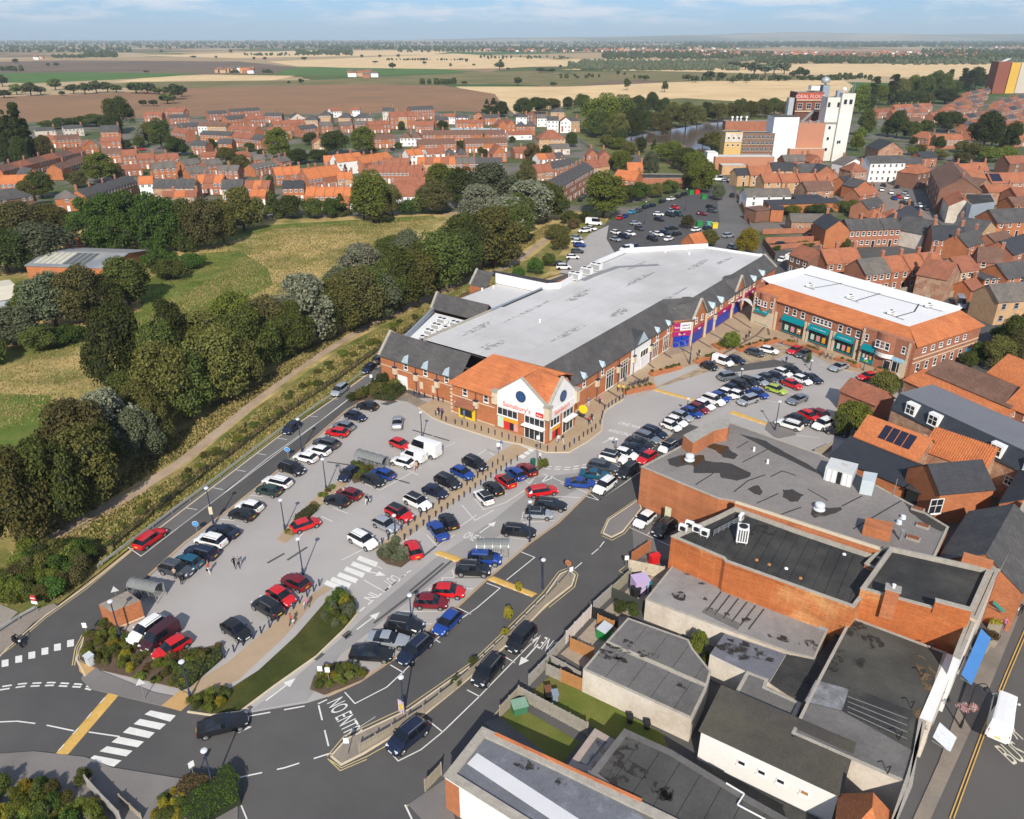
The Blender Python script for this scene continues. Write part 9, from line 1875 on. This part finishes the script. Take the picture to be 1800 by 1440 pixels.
for k in range(8):t0,t1=math.pi*k/8,math.pi*(k+1)/8;b.beam((.6-.6*math.cos(t0),0,5.2+.5*math.sin(t0)),(.6-.6*math.cos(t1),0,5.2+.5*math.sin(t1)),.06)
put('arm',b.mesh('arm',BLACK),t);b=MB();b.lathe([(.1,0),(.3,-.2),(.34,-.3)],(1.2,0,5.2),10);put('lantern',b.mesh('lantern',BLACK),t)
for s in(-.5,.5):
    C=[(s+random.uniform(-.25,.25),random.uniform(-.3,.3),2.7+random.uniform(-.2,.2))for _ in range(9)];o=put('flower_basket',lfc('flower_basket',C,[.28]*9,500,.13,core=False),t);setmat(o,leafmat('pink flowers',(.3,.06,.09),(.6,.5,.45)))
# ================================================================ PEOPLE
def figure(pose):
    L=.28 if pose=='walk' else(.0 if pose=='stand' else .2);V=[(0,0,.95),(0,.01,1.18),(0,.0,1.42),(0,.0,1.53),(0,.02,1.64),(0,.015,1.74),(.19,0,1.40),(-.19,0,1.40),(.24,-L*.35,1.14),(-.24,L*.35,1.14),(.22,-L*.35+.12,.9),(-.22,L*.5+.08,.9),(.1,0,.9),(-.1,0,.9),(.1,L*.6+.03,.5),(-.1,-L*.35+.04,.5),(.1,L,.08),(-.1,-L-.05,.1),(.1,L+.16,.04),(-.1,-L+.1,.04)]
    if pose=='sit':V=[(0,0,.55),(0,.03,.8),(0,.05,1.03),(0,.07,1.13),(0,.09,1.24),(0,.09,1.34),(.19,.05,1.0),(-.19,.05,1.0),(.24,.2,.85),(-.24,.2,.85),(.22,.48,.85),(-.22,.48,.85),(.1,0,.52),(-.1,0,.52),(.17,.42,.5),(-.17,.42,.5),(.15,.36,.08),(-.15,.36,.08),(.15,.52,.05),(-.15,.52,.05)]
    E=[(0,1),(1,2),(2,3),(3,4),(4,5),(2,6),(2,7),(6,8),(7,9),(8,10),(9,11),(0,12),(0,13),(12,14),(13,15),(14,16),(15,17),(16,18),(17,19)]
    rad=[.15,.14,.15,.06,.1,.075,.075,.075,.05,.05,.035,.035,.1,.1,.07,.07,.045,.045,.04,.04]
    me=bpy.data.meshes.new('skeleton');me.from_pydata(V,E,[]);o=bpy.data.objects.new('skeleton',me);COL.link(o)
    m=o.modifiers.new('skin','SKIN');m.use_smooth_shade=True;o.modifiers.new('sub','SUBSURF').levels=1
    if not me.skin_vertices:me.attributes.new('skin','FLOAT','POINT')if False else None
    lay=me.skin_vertices[0].data
    for i,q in enumerate(rad):lay[i].radius=(q*.85,q*.8 if i<3 else q*.85);lay[i].use_root=(i==0)
    dg=bpy.context.evaluated_depsgraph_get();r=bpy.data.meshes.new_from_object(o.evaluated_get(dg));bpy.data.objects.remove(o);r.name='body'
    r.materials.clear()
    for k in range(4):r.materials.append(MATS['skin tone']if k==2 else MATS['cloth navy'])
    sit=pose=='sit';hip,nk,hr_=(.62,1.12,1.3)if sit else(.98,1.5,1.68)
    for p in r.polygons:
        c=p.center;k=0 if c.z<hip and not(abs(c.x)>.17 and c.z>.8)else 1
        if abs(c.x)>.17 and c.z<(.98 if not sit else 0):k=2
        if c.z>nk:k=2
        if c.z>hr_ or(c.z>nk+.06 and c.y<(.0 if not sit else .06)):k=3
        p.material_index=k
    return r
M('skin tone',(.5,.3,.22),.7,.05);CL={k:M('cloth '+k,c,.9,.12,3,9)for k,c in(('navy',(.02,.025,.05)),('black',(.015,.015,.017)),('white',(.68,.67,.65)),('pink',(.5,.16,.28)),('red',(.42,.07,.05)),('beige',(.5,.36,.25)),('grey',(.2,.2,.21)),('blue',(.08,.15,.35)),('yellow',(.75,.5,.04)),('denim',(.06,.09,.16)),('purple',(.18,.05,.22)))};HAIR={'dark':M('dark hair',(.03,.02,.015),.8),'fair':M('fair hair',(.3,.2,.1),.8),'grey':M('grey hair',(.4,.39,.38),.8),'helmet':BLACK}
FIG={k:figure(k)for k in('walk','stand','stride','sit')}
def person(u,v,du,dv,pose,top,leg,hair,where,z=.0):
    P=G(u,v);a=dirpx(u,v,du,dv)-math.pi/2;t=thing('person','person in a %s top and %s legwear %s'%(top,leg,where),'person',(P.x,P.y,z+.005),a)
    o=put('body',FIG[pose],t);setmat(o,CL[leg],CL[top],MATS['skin tone'],HAIR[hair])
    if pose in('walk','stride')and(u+v)%2<1:b=MB();b.box((.26,.05,.55),.1,.28,.3);put('bag',b.mesh('bag',CL['white']if leg!='white' else CL['black']),t)
    return t
for q in[(368,1008,10,5,'walk','red','white','fair','crossing the car park near the teal car'),(413,998,10,6,'walk','black','black','dark','crossing tarmac, first of the pair'),(421,998,10,6,'stride','grey','black','dark','crossing tarmac, second of the pair'),(540,1070,-10,8,'walk','pink','denim','fair','on the buff path by the posts'),(513,1099,10,-8,'walk','red','navy','dark','carrying a white bag on the buff path'),(309,1018,5,-6,'stand','beige','black','fair','bending by the grey car near the shelter'),(320,1028,5,-6,'stand','black','black','dark','beside the trolley shelter hoop'),
    (981,781,5,8,'walk','white','grey','dark','at the supermarket corner doors'),(989,780,8,3,'walk','navy','white','dark','just outside the supermarket corner'),(771,731,6,4,'walk','black','navy','dark','by the first bollards before the kiosk'),(777,732,6,4,'stand','purple','black','fair','waiting near the kiosk bollards'),(816,738,2,-6,'stand','blue','grey','grey','at the kiosk window'),(1036,748,3,-6,'walk','red','navy','dark','walking along the supermarket side'),(1040,742,3,-6,'walk','navy','black','fair','a step behind along the supermarket side'),(1055,711,4,-5,'walk','pink','navy','fair','mid pavement below the yellow sign'),(1034,715,3,-6,'stand','blue','white','grey','under the yellow round sign'),(1036,704,3,-6,'stand','purple','denim','dark','by the notice beyond the yellow sign'),(1084,673,4,-5,'walk','blue','white','dark','before the tall shop windows'),(1089,665,4,-5,'walk','black','grey','dark','close to the shop window frames'),(1099,672,-4,5,'walk','grey','denim','grey','pushing along past the bike racks'),(1095,691,4,-5,'stand','yellow','black','dark','beside the planter end'),(1087,690,4,-5,'walk','yellow','navy','dark','next to the planter end'),(1228,628,5,-4,'walk','black','black','dark','under the tall pale lamp'),(645,887,5,-6,'walk','black','white','dark','in the aisle near the maroon hatchback'),(648,886,5,-6,'walk','grey','navy','dark','beside the walker in the aisle'),(732,828,-5,6,'walk','beige','red','fair','behind the white hatchback by the vans'),(599,836,5,-4,'stand','grey','black','dark','beside the navy hatchback on the island'),(605,873,5,-4,'stand','beige','denim','fair','between the black and maroon hatchbacks'),(881,790,6,4,'walk','blue','white','grey','stepping onto the store zebra'),(949,811,-5,4,'walk','white','black','grey','beside the tall sign mast'),(1084,818,5,-4,'stand','beige','grey','fair','between the white cars of the dense row'),(1316,594,5,-5,'walk','black','black','dark','on the square towards the alley'),(1310,601,5,-5,'walk','navy','black','dark','by the round topped planter'),(1381,640,5,-5,'stand','navy','black','dark','by the motorbikes in the square'),(1475,612,5,5,'stand','white','grey','dark','in the teal shop doorway'),(1792,1082,-5,10,'walk','black','black','dark','on the upper street pavement'),(1796,1046,-5,10,'walk','red','navy','fair','near the street kerb above the walker'),(1762,1108,5,-10,'stand','pink','denim','fair','at the flower stall'),(1708,1170,5,-10,'walk','purple','navy','dark','under the blue awning'),(1712,1158,5,-10,'walk','navy','denim','dark','beyond the blue awning end'),(1190,748,3,3,'stand','white','grey','dark','beside the small white car')]:person(*q,z=.1 if q[0]>760 and q[1]<800 or q[0]>1700 else .0)
P=G(32,1134);a=dirpx(32,1134,10,6);t=thing('motorcycle','black motorcycle ridden past the give way squares','motorcycle',(P.x,P.y,.01),a)
for x in(-.7,.7):
    w=MB()
    for k in range(14):t0,t1=2*math.pi*k/14,2*math.pi*(k+1)/14;w.beam((x+.28*math.cos(t0),0,.31+.28*math.sin(t0)),(x+.28*math.cos(t1),0,.31+.28*math.sin(t1)),.11)
    put('wheel',w.mesh('wheel',TYRE),t)
b=MB();b.box((0,0,.35),.6,.3,.35);b.beam((-.7,0,.31),(-.1,0,.5),.12);b.beam((.7,0,.31),(.4,0,.95),.1);put('engine_frame',b.mesh('engine_frame',BLACK),t);b=MB();b.beam((.4,0,.8),(-.05,0,.82),.3,.22);put('tank',b.mesh('tank',PAINT['black']),t);b=MB();b.beam((-.05,0,.8),(-.75,0,.85),.28,.12);put('seat',b.mesh('seat',BLACK),t);b=MB();b.beam((.4,-.36,1.05),(.4,.36,1.05),.05);put('handlebar',b.mesh('handlebar',BLACK),t);b=MB();b.box((.6,0,.75),.16,.18,.18);put('headlight',b.mesh('headlight',HEADL),t)
t=thing('person','person in black riding the motorcycle','person',(P.x-.2*math.cos(a),P.y-.2*math.sin(a),.34),a-math.pi/2);o=put('body',FIG['sit'],t);setmat(o,CL['black'],CL['black'],MATS['skin tone'],BLACK)
b=MB();p=Vector(W(9.6,-.9,3.0));b.tube(p,p+Vector((-.05,-.1,0)),.8,.8,16);m=b.mesh('hanging_sign',M('bright yellow sign',(.8,.55,.02),.5));single('hanging_sign',m,'round yellow hanging sign on the supermarket side wall','sign')
# ================================================================ AIR
HZ=bpy.data.materials.new('haze');HZ.use_nodes=True;HZ.node_tree.nodes.clear()
ho=nd(HZ.node_tree,'ShaderNodeOutputMaterial');hv=nd(HZ.node_tree,'ShaderNodeVolumePrincipled',Density=.00007,Anisotropy=-.05);hv.inputs['Color'].default_value=(.72,.87,1.0,1);HZ.node_tree.links.new(hv.outputs[0],ho.inputs['Volume'])
b=MB();b.prism([(-27000,-90),(27000,-90),(27000,25000),(-27000,25000)],-2.5,330,0,True,True);put('haze',b.mesh('haze',HZ),None,kind='stuff')
